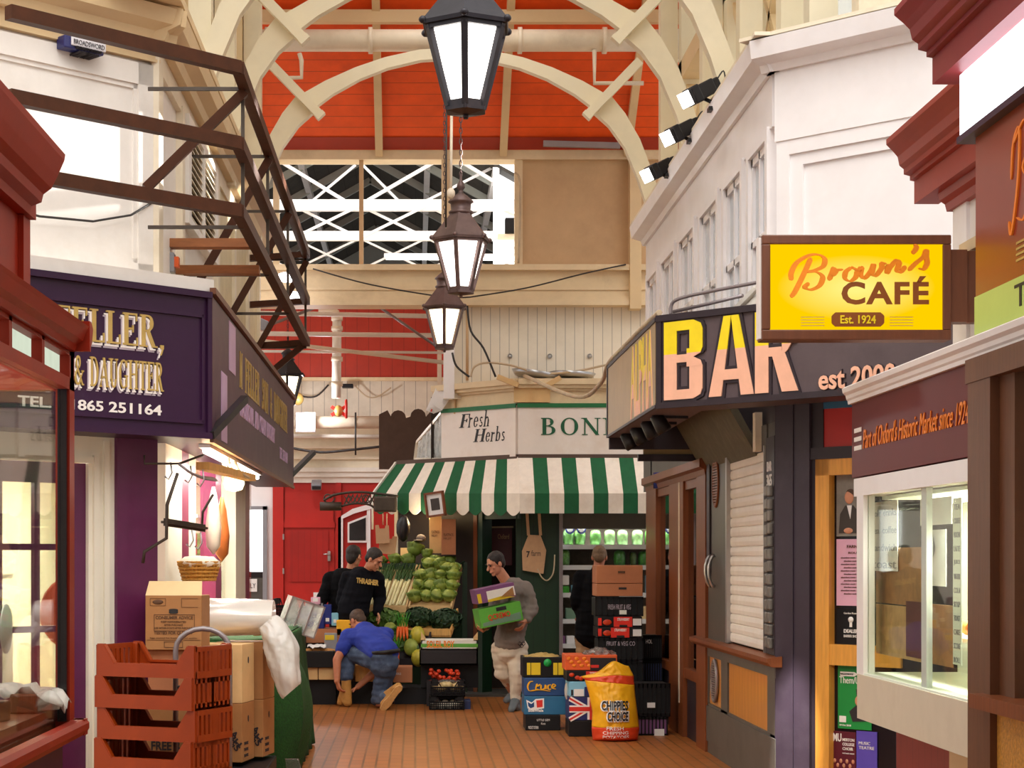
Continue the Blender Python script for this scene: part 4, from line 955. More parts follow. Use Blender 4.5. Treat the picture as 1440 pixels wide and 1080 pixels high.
# side front along the aisle: posts and panes
def sfb(px0, px1, z0, z1, mat, name, o=.05, i=-.08):
    d0, d1 = XL*F/(px0-584), XL*F/(px1-584); m = MB(); m.box((XL+i, d0, z0), (XL+o, d1, z1)); return m.build(name, mat, sf)
for a, c, mat in ((222, 246, 'inside_cream'), (246, 256, 'maroon_post'), (256, 266, 'inside_cream'), (295, 303, 'maroon_post'), (324, 338, 'inside_cream'), (338, 344, 'maroon_post')):
    sfb(a, c, 0, 2.62, mat, 'shopfront_post')
sfb(214, 360, 0, .8, 'maroon_post', 'stall_riser', .03); sfb(214, 360, .8, .84, 'inside_cream', 'sill', .06)
g = MB(); g.box((XL-.05, 12.2, .84), (XL-.045, 19.9, 2.6)); struct(g.build('window_10', 'pane'))
m = MB(); m.box((XL-2.2, 11.4, 0), (XL-2.1, 20, 3.3)); m.box((-4.2, 12.5, 2.66), (XL, 20, 2.7)); m.box((-4.2, 19.9, 0), (XL-.1, 20, 2.7)); m.build('shop_interior', 'inside_cream', sf)
m = MB(); m.box((-4.2, 10, -.0), (XL-.1, 20, .01)); m.build('shop_floor', 'tray_wood', sf)
m = MB(); m.prism([(XL, 12.08), (XL-1.9, 10.2), (-4.2, 10.2), (-4.2, 20), (XL, 20)], .7, Matrix.Translation((0, 0, 2.64))); m.build('fascia_backing', 'cream', sf)
# strip lights inside the shop
for k, (x, y) in enumerate(((-2.3, 13.4), (-2.3, 15.6), (-2.5, 17.8))):
    t = thing('strip_light', ('nearest', 'middle', 'farthest')[k] + ' white strip light on the ceiling inside the butcher shop', 'light', (x, y, 2.62), 'strip lights in the butcher shop')
    m = MB(); m.box((x-.08, y-.6, 2.6), (x+.08, y+.6, 2.632)); hs = m.build('housing', 'alarm_white', t)
    m = MB(); m.tube([(x, y-.58, 2.575), (x, y+.58, 2.575)], .025); m.build('tube', 'tube_glow', t)
# hams hanging behind the door window, and a shelf
def ham(x, y, z, k, label):
    t = thing('hanging_ham', label, 'ham', (x, y, z), 'hams hanging in the butcher shop')
    m = MB(); m.lathe([(.005, .36), (.03, .34), (.045, .25), (.085, .14), (.1, .05), (.07, -.03), (.01, -.05)], 10, (x, y, z)); m.build('meat', 'ham', t)
    m = MB(); m.tube([(x, y, z+.35), (x, y, z+.5)], .006, 5); m.build('string', 'cable_pale', t)
for k in range(5):
    p = V(-2.78 - .14*k, 11.72 + .02*k, 1.62); ham(p.x, p.y, p.z, k, ('first', 'second', 'third', 'fourth', 'fifth')[k] + ' brown ham from the purple door in the hanging row behind glass')
t = thing('meat_shelf', 'white shelf of dressed poultry behind the near left glass', 'shelf', (-3, 11.8, 1.3))
m = MB(); m.box((-3.5, 11.6, 1.52), (-2.6, 11.95, 1.55)); m.box((-3.5, 11.6, .0), (-2.6, 11.95, 1.3)); m.build('shelf_body', 'inside_cream', t)
for k in range(5):
    x = -2.72 - k*.15
    o = tag(MB().ell((x, 11.72, 1.38), (.065, .09, .07), 10, 8).build('dressed_chicken', 'ham'), ('first', 'second', 'third', 'fourth', 'fifth')[k] + ' roast coloured bird from the door on the white counter behind glass', 'meat', 'birds on the shop counter')
# round red slicer seen through the door window
t = thing('meat_slicer', 'round red machine wheel seen low through the purple door glass', 'slicer', (-2.5, 12.2, 1.0))
m = MB(); m.lathe([(.001, -.03), (.24, -.03), (.26, 0), (.24, .03), (.001, .03)], 24, P(110, 862, 12.3), Matrix.Rotation(PI/2, 3, 'X')); m.build('wheel', 'brick_red_trim', t)
m = MB(); m.lathe([(.001, -.05), (.035, -.05), (.035, .05), (.001, .05)], 12, P(110, 862, 12.25), Matrix.Rotation(PI/2, 3, 'X')); m.build('hub', 'steel', t)
m = MB(); q = P(110, 862, 12.3); m.box((q.x-.12, 12.25, 0), (q.x+.12, 12.5, q.z-.2)); m.build('stand', 'alarm_white', t)

# the purple fascia sign (box over chamfer and aisle)
fs = thing('fascia_sign', 'purple shop fascia sign with gold lettering wrapping the left corner', 'sign', (-1.5, 12, 2.4))
k = 13.3; E = V(-1.33, 11.97, 0)
def EC(s, z, o=0.0): return at(E - DL*s + NL*o, z)
TE = FR(EC(0, 0), DL); zt0, zb0 = 3.36, 2.42
m = MB(); m.prism([(E.x, E.y), (E.x-1.7, E.y-1.7), (E.x-1.95, E.y-1.45), (XL, 12.2), (XL, 20.0), (E.x, 20.0)], .94, Matrix.Translation((0, 0, zb0)))
fbox = m.build('sign_box', 'purple_sign', fs)
m = MB(); m.T = TE
m.box((-2.3, 3.33, 0), (.0, 3.37, .03)); m.box((-2.3, 2.42, 0), (0, 2.46, .03)); m.box((-2.3, 3.2, 0), (-.06, 3.225, .015)); m.box((-2.3, 2.515, 0), (-.06, 2.54, .015)); m.box((-.075, 2.52, 0), (-.055, 3.22, .015)); m.box((-.03, 2.42, 0), (0, 3.36, .02))
m.build('sign_border', 'purple_sign', fs)
m = MB(); m.box((E.x+.001, 11.99, 2.43), (E.x+.014, 20, 3.35)); sbd = m.build('side_board', 'purple_side', fs)
m = MB(); m.box((E.x, 11.96, 3.36), (E.x+.04, 20.02, 3.4)); m.box((E.x, 11.97, 2.4), (E.x+.025, 20, 2.43)); m.build('side_bead', 'brown_wood', fs)
m = MB(); m.T = TE; m.box((-2.3, 3.38, -.4), (.05, 3.46, -.02)); m.build('sign_capping', 'white_paint', fs)
m = MB(); m.box((XL, 12.1, 3.38), (E.x-.05, 20, 3.42)); m.build('sign_top', 'cream', fs)
# lettering on the chamfer. pixel -> distance along the chamfer
def es(px): 
    u = (px-584)/F; d = 13.3/(1-u); return -((E.x - u*d)/.7071)
def ez(px, py):
    u = (px-584)/F; d = 13.3/(1-u); return Z(py, d)
def line3(mb, word, px0, px1, yt, yb, dx, dz, ext, f=serif):
    f(mb, word, TE @ Matrix.Translation((dx, dz, 0)), es(px0), ez((px0+px1)/2, yb), es(px1), ez((px0+px1)/2, yt), ext)
for nm, mat, off in (('letter_shadow', 'letter_grey', (-.022, -.03, .003)), ('letter_shade', 'letter_white', (-.014, -.018, .006)), ('gold_lettering', 'gold', (0, 0, .010))):
    m = MB()
    for wd, a, c, y0, y1 in (('M', 30, 62, 437, 482), ('FELLER,', 76, 232, 437, 483), ('SON', 30, 88, 504, 544), ('& DAUGHTER', 103, 229, 505, 546)): m = MB(); line3(m, wd, a, c, y0, y1, *off); m.build(nm, mat, fbox)
for wd, a, c in (('TEL.', 25, 72), ('01865', 84, 145), ('251164', 153, 227)): m = MB(); text(m, wd, TE, es(a), ez((a+c)/2, 569+(a+c)/29), es(c), ez((a+c)/2, 554+(a+c)/29), .004, .02); m.build('phone_lettering', 'letter_white', fbox)
# long side lettering, foreshortened along the aisle
TS = FR(V(E.x+.014, 0, 0), V(0, 1, 0))
def sy(px): return E.x*F/(px-584)
a0, a1 = sy(334), sy(402); p = 0
for wd in ('M', 'FELLER', 'SON', '&', 'DAUGHTER'): k1 = (a1-a0)/23; m = MB(); serif(m, wd, TS, a0+p*k1, 2.93, a0+(p+len(wd)-.15)*k1, 3.2, .005); m.build('side_lettering', 'gold', sbd); p += len(wd)+1
m = MB(); a0, a1 = sy(334), sy(384); p = 0
for wd in ('TRADITIONAL', 'AND', 'MODERN', 'BUTCHERY'): k1 = (a1-a0)/31; m = MB(); text(m, wd, TS, a0+p*k1, 2.72, a0+(p+len(wd)-.1)*k1, 2.86, .005, .01); m.build('mauve_lettering', 'letter_mauve', sbd); p += len(wd)+1
m = MB(); text(m, 'TEL 251164', TS, sy(391), 2.62, sy(402), 2.73, .005); m.build('mauve_lettering', 'letter_mauve', sbd)
m = MB(); m.box((E.x+.01, sy(319), 2.98), (E.x+.018, sy(328), 3.33)); m.box((E.x+.01, sy(308), 2.45), (E.x+.018, sy(316), 2.92)); m.build('mauve_patch', 'letter_mauve', sbd)
for (a, bq) in (((296, 612, 11.95), (344, 561, 12.9)), ((409, 668, 19.9), (441, 636, 20.6))):
    m = MB(); p0 = P(*a); p1 = P(*bq); m.bar(p0, p1, .05, .05); m.build('stay_arm', 'black_metal', fs)

# wooden frame of beams projecting over the fascia
wf = thing('wooden_projecting_frame', 'dark brown open timber frame of beams and braces projecting above the purple sign', 'wooden frame', (-1.4, 12, 3.5))
G = V(-1.10, 11.5, 0); yend = 18.7
zl = (4.70, 4.23, 3.81)
for i, z in enumerate(zl):
    m = MB(); m.bar(at(G - DL*1.66, z), at(G, z), .07, .078); m.build('chamfer_beam', 'frame_wood', wf)
    m = MB(); m.bar(at(G, z), V(G.x, yend, z+.02), .07, .078); m.build('aisle_beam', 'frame_wood', wf)
sta = [11.9, 13.9, 16.1, yend]
for y in sta:
    m = MB(); m.bar((G.x-.01, y, zl[2]), (G.x-.01, y, zl[0]), .022, .022); m.build('iron_rod', 'iron', wf)
    for z in (zl[0], zl[2]):
        m = MB(); m.bar((G.x, y, z-.03), (XL, y, z-.03), .022, .022); m.build('iron_rod', 'iron', wf)
    m = MB(); m.bar((XL, y-.1, zl[2]-.28 if y > 12.5 else zl[1]-.22), (G.x, y, zl[0]-.05), .08, .06); m.build('brace', 'frame_wood', wf)
for i in (0, 1, 2):
    m = MB(); m.bar((XL, yend, zl[i]-.02), (G.x, yend, zl[i]+.02), .08, .06); m.build('end_beam', 'frame_wood', wf)
m = MB(); m.bar((XL, yend-.05, zl[2]-.5), (G.x, yend, zl[2]+.02), .08, .06); m.build('brace', 'frame_wood', wf)
for y, z in ((13.0, 3.86), (13.3, 3.72)):
    m = MB(); m.bar((XL, y, z), (G.x-.02, y, z), .12, .06); m.build('plank', 'plank', wf)

# alarm box, cable, sensor box
ab = thing('alarm_box', 'dark blue and white alarm box high on the cream wall', 'alarm box', LC(.8, 4.9, .05))
def lpx(px): u = (px-584)/F; d = 13.8/(1-u); return (AL.x - u*d)/.7071, d
s0, d0 = lpx(75); s1, d1 = lpx(131)
TA = FR(LC(0, 0, 0), DL); m = MB(); m.T = TA; z0, z1 = Z(84, d1), Z(52, d0)-.005
m.box((-s0, z0, .03), (-s1, z1, .12)); m.build('case', 'alarm_blue', ab, bevel=.01)
m = MB(); m.T = TA; m.box((-s0+.045, z0+.02, .121), (-s1+.005, z1, .135)); abp = m.build('front_plate', 'alarm_white', ab, bevel=.006)
for s_, a, b_, c, d in (('BROADSWORD', .06, .05, .01, .02), ('SECURITY SYSTEMS', .08, .075, .03, .06), ('01865 778100', .1, .1, .05, .085)): m = MB(); text(m, s_, TA, -s0+a, z1-b_, -s1-c, z1-d, .138); m.build('lettering', 'print_black', abp)
o = tag(MB().tube([LC(1.4, 3.83, .03), LC(.9, 3.76, .05), LC(.5, 3.78, .05), LC(.2, 3.86, .04), LC(-.0, 3.98, .03)], .008, 6).build('wall_cable', 'cable'), 'thin black cable drooping across the white panel by the wooden frame', 'cable')
sn = thing('sensor_box', 'grey box with orange side clipped to the wall above the purple sign', 'sensor', P(240, 370, 13))
q = P(240, 370, 13); m = MB(); m.box((q.x-.05, 12.95, q.z-.07), (q.x+.03, 13.05, q.z+.07)); m.build('case', 'grey_plastic', sn, bevel=.01)
m = MB(); m.box((q.x+.03, 12.96, q.z-.03), (q.x+.06, 13.04, q.z+.04)); m.build('beacon', 'box_orange', sn); m = MB(); m.box((q.x-.3, 12.98, q.z-.05), (q.x-.05, 13.02, q.z+.05)); m.build('mounting_arm', 'cream', sn)

# iron hanging rack with hooks outside the shop
ir = thing('hanging_rack', 'bent iron rail rack with hooks hanging outside the lit butcher shop', 'rack', (-1.5, 13, 2.0))
def q3(px, py, d=12.6): return P(px, py, d-.75)
m = MB(); m.tube([q3(203, 640), q3(203, 652), q3(252, 652, 12.7), q3(285, 640, 13)], .008, 6); m.build('bent_rod', 'iron', ir); m = MB(); m.tube([q3(250, 665), q3(235, 710), q3(234, 757), q3(203, 776), q3(201, 792)], .012, 6); m.build('bent_rod', 'iron', ir); m = MB(); m.tube([q3(300, 695, 13.4), q3(285, 720, 13.4), q3(284, 740, 13.4)], .01, 6); m.build('bent_rod', 'iron', ir)
m = MB(); m.tube([q3(252, 653), q3(268, 665), q3(285, 672, 12.9), q3(302, 674, 13.2)], .03, 6, flat=.3); m.build('upper_rail', 'alu', ir)
m = MB(); m.bar(q3(231, 734), q3(288, 743, 13.1), .05, .015, up=(0, 0, 1)); m.bar(q3(231, 734), q3(288, 743, 13.1), .012, .05); m.build('lower_rail', 'iron', ir)
m = MB(); m.bar(q3(285, 655, 13), q3(352, 672, 15.2), .09, .05); m.build('side_arm', 'tray_wood', ir)
for i, (px, py) in enumerate(((240, 650), (268, 655), (285, 660), (270, 745), (282, 748))):
    m = MB(); d = 12.7+.05*i; m.tube([q3(px, py, d), q3(px+2, py+15, d), q3(px-3, py+24, d), q3(px-8, py+20, d)], .006, 5); m.build('hook', 'steel', ir)
for i, (px0, py0, px1, py1) in enumerate(((320, 640, 335, 668), (330, 648, 350, 672), (310, 636, 325, 664))):
    m = MB(); m.tube(spl([q3(px0, py0, 14.5), q3((px0+px1)/2-3, (py0+py1)/2+3, 14.5), q3(px1, py1, 14.6)], 5), .012, 5); m.build('rope_loop', 'cable_pale', ir)
for i, (px, pt, pb_, d) in enumerate(((300, 700, 780, 13.6), (312, 735, 790, 14.2))):
    o = tag(MB().lathe([(.002, 0), (.05, .06), (.06, .2), (.035, .4), (.01, .5)], 8, P(px, pb_, d)).build('hanging_bird', ('cloth_white', 'ham')[i]), ('pale plucked bird hanging from the iron rack beside the basket', 'reddish bird hanging beside the white shop post')[i], 'bird')
for i, (px, d) in enumerate(((288, 14.6), (214, 13.2))):
    o = tag(MB().lathe([(.001, 0), (.07, .01), (.075, .2), (.06, .34), (.001, .38)], 14, P(px, 745, d) + V(-.32, 0, -.1)).build('hanging_cloth', 'mint_white'), ('pale side of meat hanging behind the glass right of the maroon post', 'pale side of meat hanging behind the glass next to the corner post')[i], 'meat')
o = tag(MB().lathe([(.001, .0), (.07, .02), (.09, .07), (.07, .16), (.03, .22), (.001, .23)], 14, P(329, 692, 15.6)).build('globe_lamp', 'lantern_warm'), 'round white globe lamp glowing by the white shop post under the sign', 'lamp')
# shelves with colourful packets behind the far panes
t = thing('shop_shelf', 'pale shelving with coloured packets behind the far shop glass', 'shelf', (-2.3, 16.5, .84)); m = MB()
for z in (.9, 1.3, 1.65, 2.0): m.box((XL-.55, 15.9, z), (XL-.15, 18.9, z+.025))
m.build('shelf_board', 'fridge_white', t)
cols = ['letter_red', 'salad', 'box_yellow', 'card_light', 'bottle_blue', 'ham']
for k in range(12):
    y = 16.1 + (k % 6)*.45; z = (1.325, 1.675)[k // 6]
    o = tag(MB().box((XL-.42, y, z), (XL-.2, y+.2, z+.2)).build('food_packet', cols[k % 6], bevel=.02), ('red', 'green', 'yellow', 'brown', 'blue', 'orange')[k % 6] + ' food packet on the ' + ('lower', 'upper')[k//6] + ' shelf behind the far shop glass', 'packet', 'packets on the shop shelves')

t = thing('strip_light', 'white strip light under the aisle edge of the purple sign', 'light', (-1.45, 14.6, 2.38)); m = MB(); m.tube([(-1.42, 12.5, 2.375), (-1.42, 16.6, 2.375)], .02); m.build('tube', 'tube_glow', t); m = MB(); m.box((-1.46, 12.45, 2.395), (-1.38, 16.65, 2.418)); m.build('housing', 'alarm_white', t)
# wicker basket on a thin stand, with a white cloth
bk = thing('wicker_basket', 'wicker basket lined with white cloth on a thin stand outside the butcher shop', 'basket', P(280, 815, 12.6))
cpt = P(280, 817, 12.6)
m = MB(); m.lathe([(.02, 0), (.105, 0), (.125, .06), (.14, .13), (.15, .135), (.15, .12), (.13, .125), (.115, .05), (.02, .02)], 28, cpt)
for k in range(5): m.tube([cpt + V((.115+.007*k)*math.cos(a*PI/14), (.115+.007*k)*math.sin(a*PI/14), .012+.025*k) for a in range(28)], .008, 5, closed=True)
for k in range(28): a = k*PI/14; m.tube([cpt + V(.108*math.cos(a), .108*math.sin(a), 0), cpt + V(.148*math.cos(a), .148*math.sin(a), .135)], .006, 5)
m.build('basket_weave', 'wicker', bk)
m = MB(); m.ell(cpt + V(0, 0, .12), (.15, .15, .05), 20, 10, fn=lambda v: 1 + .2*noise.noise(v*3)); m.build('lining_cloth', 'cloth_white', bk)
m = MB(); m.tube([cpt, V(cpt.x, cpt.y, .02)], .012); m.lathe([(.12, 0), (.12, .02), (.02, .03)], 16, (cpt.x, cpt.y, 0)); m.build('stand_pole', 'alu', bk)
o = tag(MB().ell(P(214, 775, 12.9), (.1, .06, .04), 12, 8, fn=lambda v: 1+.25*noise.noise(v*2)).build('yellow_duster', 'box_yellow'), 'bright yellow crumpled duster on the pale roll by the corner post', 'cloth')
q = P(214, 880, 12.7); o = tag(MB().lathe([(.001, 0), (.06, 0), (.06, q.z - .1 + .42), (.001, q.z - .1 + .42)], 14, (q.x, q.y, .0)).build('paper_roll', 'mint_white'), 'tall pale green roll standing beside the purple corner post', 'roll')

# ------------------------------------------------------------------ near left: red bay window
nl = struct(thing('wall_near_left', None, None)); XN = -1.72; yE = 9.33
m = MB(); m.box((-2.3, 5, 2.83), (-2.0, 9.42, 3.6)); m.build('upper_wall', 'red_trim', nl)
for y0, y1 in ((9.3, 9.46), (6.9, 7.0)):
    m = MB(); m.box((-2.02, y0, 2.83), (-1.97, y1, 3.5)); m.build('upper_pilaster', 'red_trim', nl)
COR = [(0, 0), (.06, 0), (.07, .04), (.12, .06), (.13, .1), (.17, .13), (.2, .19), (.235, .27), (.24, .3), (.2, .33), (0, .36)]
m = MB(); m.profile(COR, V(-2.0, 4, 3.38), V(-2.0, 9.3, 3.38), V(1, 0, 0)); m.build('upper_cornice', 'red_trim', nl)
m = MB(); m.box((-2.1, 9.28, 3.38), (-1.94, 9.46, 3.74)); m.build('cornice_end', 'red_trim', nl)
m = MB(); m.profile([(0, 0), (.03, 0), (.04, .03), (.07, .05), (.09, .1), (.10, .12), (.05, .15), (0, .15)], V(XN, 4, 2.68), V(XN, yE-.15, 2.68), V(1, 0, 0)); m.profile([(0, 0), (.03, 0), (.04, .03), (.07, .05), (.09, .1), (.10, .12), (.05, .15), (0, .15)], V(XN+.1, yE-.13, 2.68), V(-3, yE-.13, 2.68), V(0, 1, 0)); m.build('head_moulding', 'red_trim', nl)
m = MB(); m.box((-2.4, 5, 2.78), (XN+.02, yE, 2.84)); m.build('bay_roof', 'red_trim', nl)
w1 = struct(thing('window_11', None, None))
def nb(y0, y1, z0, z1, mat, name, x0=-.07, x1=.0, par=None):
    m = MB(); m.box((XN+x0, y0, z0), (XN+x1, y1, z1)); return m.build(name, mat, w1 if par is None else par)
nb(9.2, yE, .8, 2.7, 'red_trim', 'corner_post'); nb(5, yE, 2.49, 2.55, 'red_trim', 'transom'); nb(5, yE, 2.66, 2.7, 'red_trim', 'head_rail')
for y in (8.55, 7.86, 7.2): nb(y-.03, y+.03, 2.55, 2.68, 'red_trim', 'mullion')
m = MB(); m.profile([(0, 0), (.05, .0), (.07, .03), (.07, .06), (.05, .08), (0, .08)], V(XN, 4, .76), V(XN, yE+.03, .76), V(1, 0, 0)); m.box((-3, yE-.05, .76), (XN+.06, yE+.04, .84)); m.build('window_sill', 'red_trim', w1)
nb(5, 9.17, .84, 2.49, 'pane', 'window_pane', -.045, -.04)
m = MB(); m.box((XN-.055, 9.17, .84), (XN-.01, 9.2, 2.49)); m.build('glazing_seal', 'lens_dark', w1)
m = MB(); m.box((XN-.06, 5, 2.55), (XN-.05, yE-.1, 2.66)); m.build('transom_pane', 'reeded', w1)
m = MB(); m.box((-3.4, yE-.06, .84), (XN-.05, yE-.055, 2.49)); m.build('end_pane', 'pane', w1)
m = MB(); m.box((-3.4, yE-.1, 2.49), (XN, yE-.02, 2.7)); m.box((-3.5, yE-.1, .3), (-3.3, yE-.02, 2.7)); m.build('end_rail', 'red_trim', w1)
m = MB(); m.box((-3, 4, 0), (XN-.05, yE-.05, .76)); m.build('window_plinth', 'purple_sign', w1)
# goods in the window
t = thing('window_display', 'cluttered low display of dark goods and crumpled wrap inside the red bay window', 'display', (-2.2, 8.6, .84))
m = MB(); m.box((-2.9, 7, .78), (-1.8, 9.25, .9)); m.build('display_shelf', 'brown_wood', t)
for k in range(26):
    x = R.uniform(-2.7, -1.85); y = R.uniform(7.4, 9.15); z = .9; s = R.uniform(.05, .1); mt = R.choice(['black_plastic', 'bottle_blue', 'card', 'brown_wood', 'gold', 'plastic_sheet', 'photo_brown'])
    m = MB(); m.cbox((x, y, z+s*.6), (s*1.6, s*1.4, s*1.2), Matrix.Rotation(R.uniform(0, 3), 3, 'Z')); m.build('goods_item', mt, t, bevel=.01)
m = MB(); m.grid(lambda u, v: V(-2.25+.55*u, 8.9+.25*v, .93+.1*noise.noise(V(u*5, v*5, 2))+.08*math.sin(u*3.1)), 14, 8); m.build('crumpled_wrap', 'plastic_sheet', t, solid=.004)
o = tag(MB().lathe([(.001, -.004), (.11, -.004), (.11, .004), (.001, .004)], 24, V(XN-.09, 8.18, Z(884, 8.2)), Matrix.Rotation(PI/2, 3, 'Y')).build('round_sticker', 'pane_sticker' if 'pane_sticker' in M else 'mint_white'), 'round pale disc stuck inside the near left window', 'sticker')
# ------------------------------------------------------------------ right: bar front
bf = struct(thing('wall_right_barfront', None, None))
def yx(px): return XR*F/(px-584)
def rb(px0, px1, z0, z1, mat, name, o=.05, i=-.1, par=None, bevel=0):
    m = MB(); m.box((XR-o, yx(px1), z0), (XR-i, yx(px0), z1)); return m.build(name, mat, bf if par is None else par, bevel=bevel)
m = MB(); m.T = FR(RC(0, 0), DR); m.box((0, 0, -.12), (.27, 3.3, .05)); m.box((-.02, 0, -.1), (.0, 3.3, .03)); m.build('corner_post', 'bar_post', bf)
m = MB(); m.T = FR(RC(0, 0), DR); m.box((.13, 0, .05), (.145, 2.75, .06)); m.build('post_bead', 'bar_post', bf)
rb(985, 1098, 2.6, 3.3, 'bar_black', 'upper_fascia', 0, -.2)
rb(1083, 1098, 0, 2.6, 'bar_grey', 'jamb', .02); rb(1024, 1030, .86, 2.6, 'bar_grey', 'jamb', .03); rb(985, 1098, 0, .42, 'bar_grey', 'plinth', .03)
rb(1000, 1098, .36, .90, 'bar_grey', 'dado_rail_backing', .0)
rb(1019, 1028, .3, .9, 'bar_grey', 'dado_stile', .03); rb(996, 1001, .1, .9, 'bar_grey', 'dado_stile', .03); rb(1089, 1098, .3, .9, 'bar_grey', 'dado_stile', .03); rb(996, 1098, .82, .9, 'bar_grey', 'dado_top', .033); rb(996, 1098, .1, .4, 'bar_grey', 'dado_bottom', .041)
rb(1001, 1019, .36, .83, 'pine', 'dado_panel', .015); rb(1028, 1089, .42, .83, 'pine', 'dado_panel', .015)
m = MB(); m.profile([(0, 0), (.07, 0), (.1, .03), (.1, .06), (0, .075)], V(XR, 12.7, .9), V(XR, yx(985), .9), V(-1, 0, 0)); m.build('counter_ledge', 'bar_wood', bf)
# vent in the narrow dado panel
vt = thing('oval_vent', 'oval grille in the narrow pine panel below the bar ledge', 'vent', V(XR, 15.3, .3))
def ov(px, zc, ry, rzz, mat, fr):
    T = FR(V(XR-.02, yx(px), zc), V(0, -1, 0)); m = MB(); m.prism([(ry*math.cos(a*PI/14), rzz*math.sin(a*PI/14)) for a in range(28)], .012, T); m.build('vent_backing', 'lens_dark', fr)
    m = MB(); m.T = T; m.tube([(ry*math.cos(a*PI/14), rzz*math.sin(a*PI/14), .012) for a in range(28)], .016, 6, closed=True)
    m.build('vent_rim', mat, fr)
    m = MB(); m.T = T
    for k in range(-8, 9):
        z = k*rzz/9; w = ry*math.sqrt(max(0, 1-(k/9)**2)); m.box((-w, z-rzz/30, .01), (w, z+rzz/30, .024))
    m.build('vent_slats', mat, fr)
ov(1010, .63, .13, .17, 'alu', vt)
# bar door with a vent and ring handles
bd = struct(thing('door_5', None, None))
rb(1001, 1024, .9, 2.5, 'bar_door', 'door_leaf', .03, -.05, bd)
rb(1001, 1005, 1.5, 2.5, 'bar_black', 'dark_edge', .045, 0, bd)
v2 = thing('oval_vent', 'oval wooden grille high in the dark bar door', 'vent', V(XR, 15.2, 2.1)); XR0 = XR; ov(1012.5, 2.28, .14, .2, 'bar_wood', v2)
for dy in (-.09, .09):
    m = MB(); y = yx(1011)+dy; z = Z(803, 15.3); m.tube([(XR-.05-.05*math.sin(a*PI/8), y, z-.13*math.cos(a*PI/8)) for a in range(9)], .014, 7); m.build('door_handle', 'steel', bd)
# roller shutter
rs = thing('roller_shutter', 'cream slatted roller shutter closed over the bar hatch', 'shutter', V(XR, 13.9, .98))
d0, d1 = yx(1083), yx(1030); m = MB()
for k in range(19):
    z = .985 + k*.0755; m.profile([(0, 0), (.012, .008), (.016, .037), (.012, .068), (0, .0755)], V(XR-.005, d0, z), V(XR-.005, d1, z), V(-1, 0, 0))
m.build('slats', 'white_paint', rs)
rb(1030, 1084, 2.42, 2.6, 'bar_grey', 'shutter_box', .03, 0, rs); rb(1028.5, 1030.5, .98, 2.45, 'steel', 'guide_rail', .05, 0, rs); rb(1083, 1084, .98, 2.45, 'steel', 'guide_rail', .05, 0, rs)
# menu plates rack
mr = thing('menu_rack', 'dark column of small price plates beside the roller shutter', 'menu board', V(XR, 12.9, .98))
rb(1084, 1096, .98, 2.5, 'bar_black', 'rack_board', .035, 0, mr)
for c in range(2):
    for k in range(13):
        y0 = 12.84 + c*.115; z = 1.02 + k*.088 + R.uniform(0, .01)
        m = MB(); m.box((XR-.06, y0, z), (XR-.035, y0+.1, z+.075)); m.build('price_plate', 'menu_plate', mr, bevel=.008)
m = MB(); text(m, 'BAR', FR(V(XR-.036, 13.08, 0), V(0, -1, 0)), .03, 2.26, .2, 2.33, .004, .02); m.build('lettering', 'letter_white', mr); m = MB(); text(m, '365', FR(V(XR-.036, 13.08, 0), V(0, -1, 0)), .02, 2.15, .2, 2.24, .004, .02); m.build('lettering', 'letter_white', mr)
# slanting painted board above the hatch
tb = thing('slanting_board', 'dark scuffed board slanting down over the bar door and shutter', 'board', V(XR-.2, 14.5, 2.5)); m = MB()
m.prism([(-.34, 2.95), (-.02, 2.4), (.02, 2.42), (-.28, 2.97)], -(yx(992)-yx(1068)), Matrix(((1,0,0,XR),(0,0,-1,yx(1068)),(0,1,0,0),(0,0,0,1))) ); m.build('board_face', 'canopy_board', tb)
m = MB(); y0 = yx(988); m.bar((XR-.32, y0, 2.95), (XR-.12, y0, 2.55), .03, .06); m.build('end_batten', 'cream', tb)
m = MB(); m.bar((XR-.05, yx(1075), 2.42), (XR-.05, yx(1075), 2.7), .05, .1); m.build('end_block', 'cream', tb)
# grey wall and the glazed wooden doors at the far end of the bar
rb(905, 1000, 2.38, 3.3, 'grey_wall' if 'grey_wall' in M else 'bar_grey', 'grey_wall_panel', 0, -.1)
gd = struct(thing('door_6', None, None))
m = MB(); m.profile([(0, 0), (.05, 0), (.06, .05), (.1, .07), (.1, .14), (0, .16)], V(XR, yx(1000), 2.36), V(XR, yx(915), 2.36), V(-1, 0, 0)); m.build('head_moulding', 'bar_wood', gd)
for a, c in ((915, 929), (948, 962), (963, 968), (987, 1000)): rb(a, c, 0, 2.38, 'bar_wood', 'door_stile', .05, -.02, gd)
for a, c in ((929, 948), (968, 987)):
    rb(a, c, 2.28, 2.38, 'bar_wood', 'door_rail', .03, 0, gd); rb(a, c, .55, .64, 'bar_wood', 'door_rail', .04, 0, gd); rb(a, c, 0, .55, 'bar_black', 'kick_panel', .01, 0, gd)
    rb(a, c, .64, 2.28, 'pane_dark', 'door_pane', 0, -.004, gd)
rb(962.2, 963.2, .3, 2.36, 'cream', 'edge_strip', .056, 0, gd)
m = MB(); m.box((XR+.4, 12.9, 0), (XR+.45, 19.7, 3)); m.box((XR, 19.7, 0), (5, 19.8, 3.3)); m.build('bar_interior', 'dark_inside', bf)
o = tag(MB().lathe([(.001, 0), (.09, 0), (.09, .16), (.001, .16)], 14, P(931, 673, 18.9) - V(.0, 0, .1)).build('blue_tin', 'bottle_blue'), 'small dark blue tin on top of the wooden door frame', 'tin')

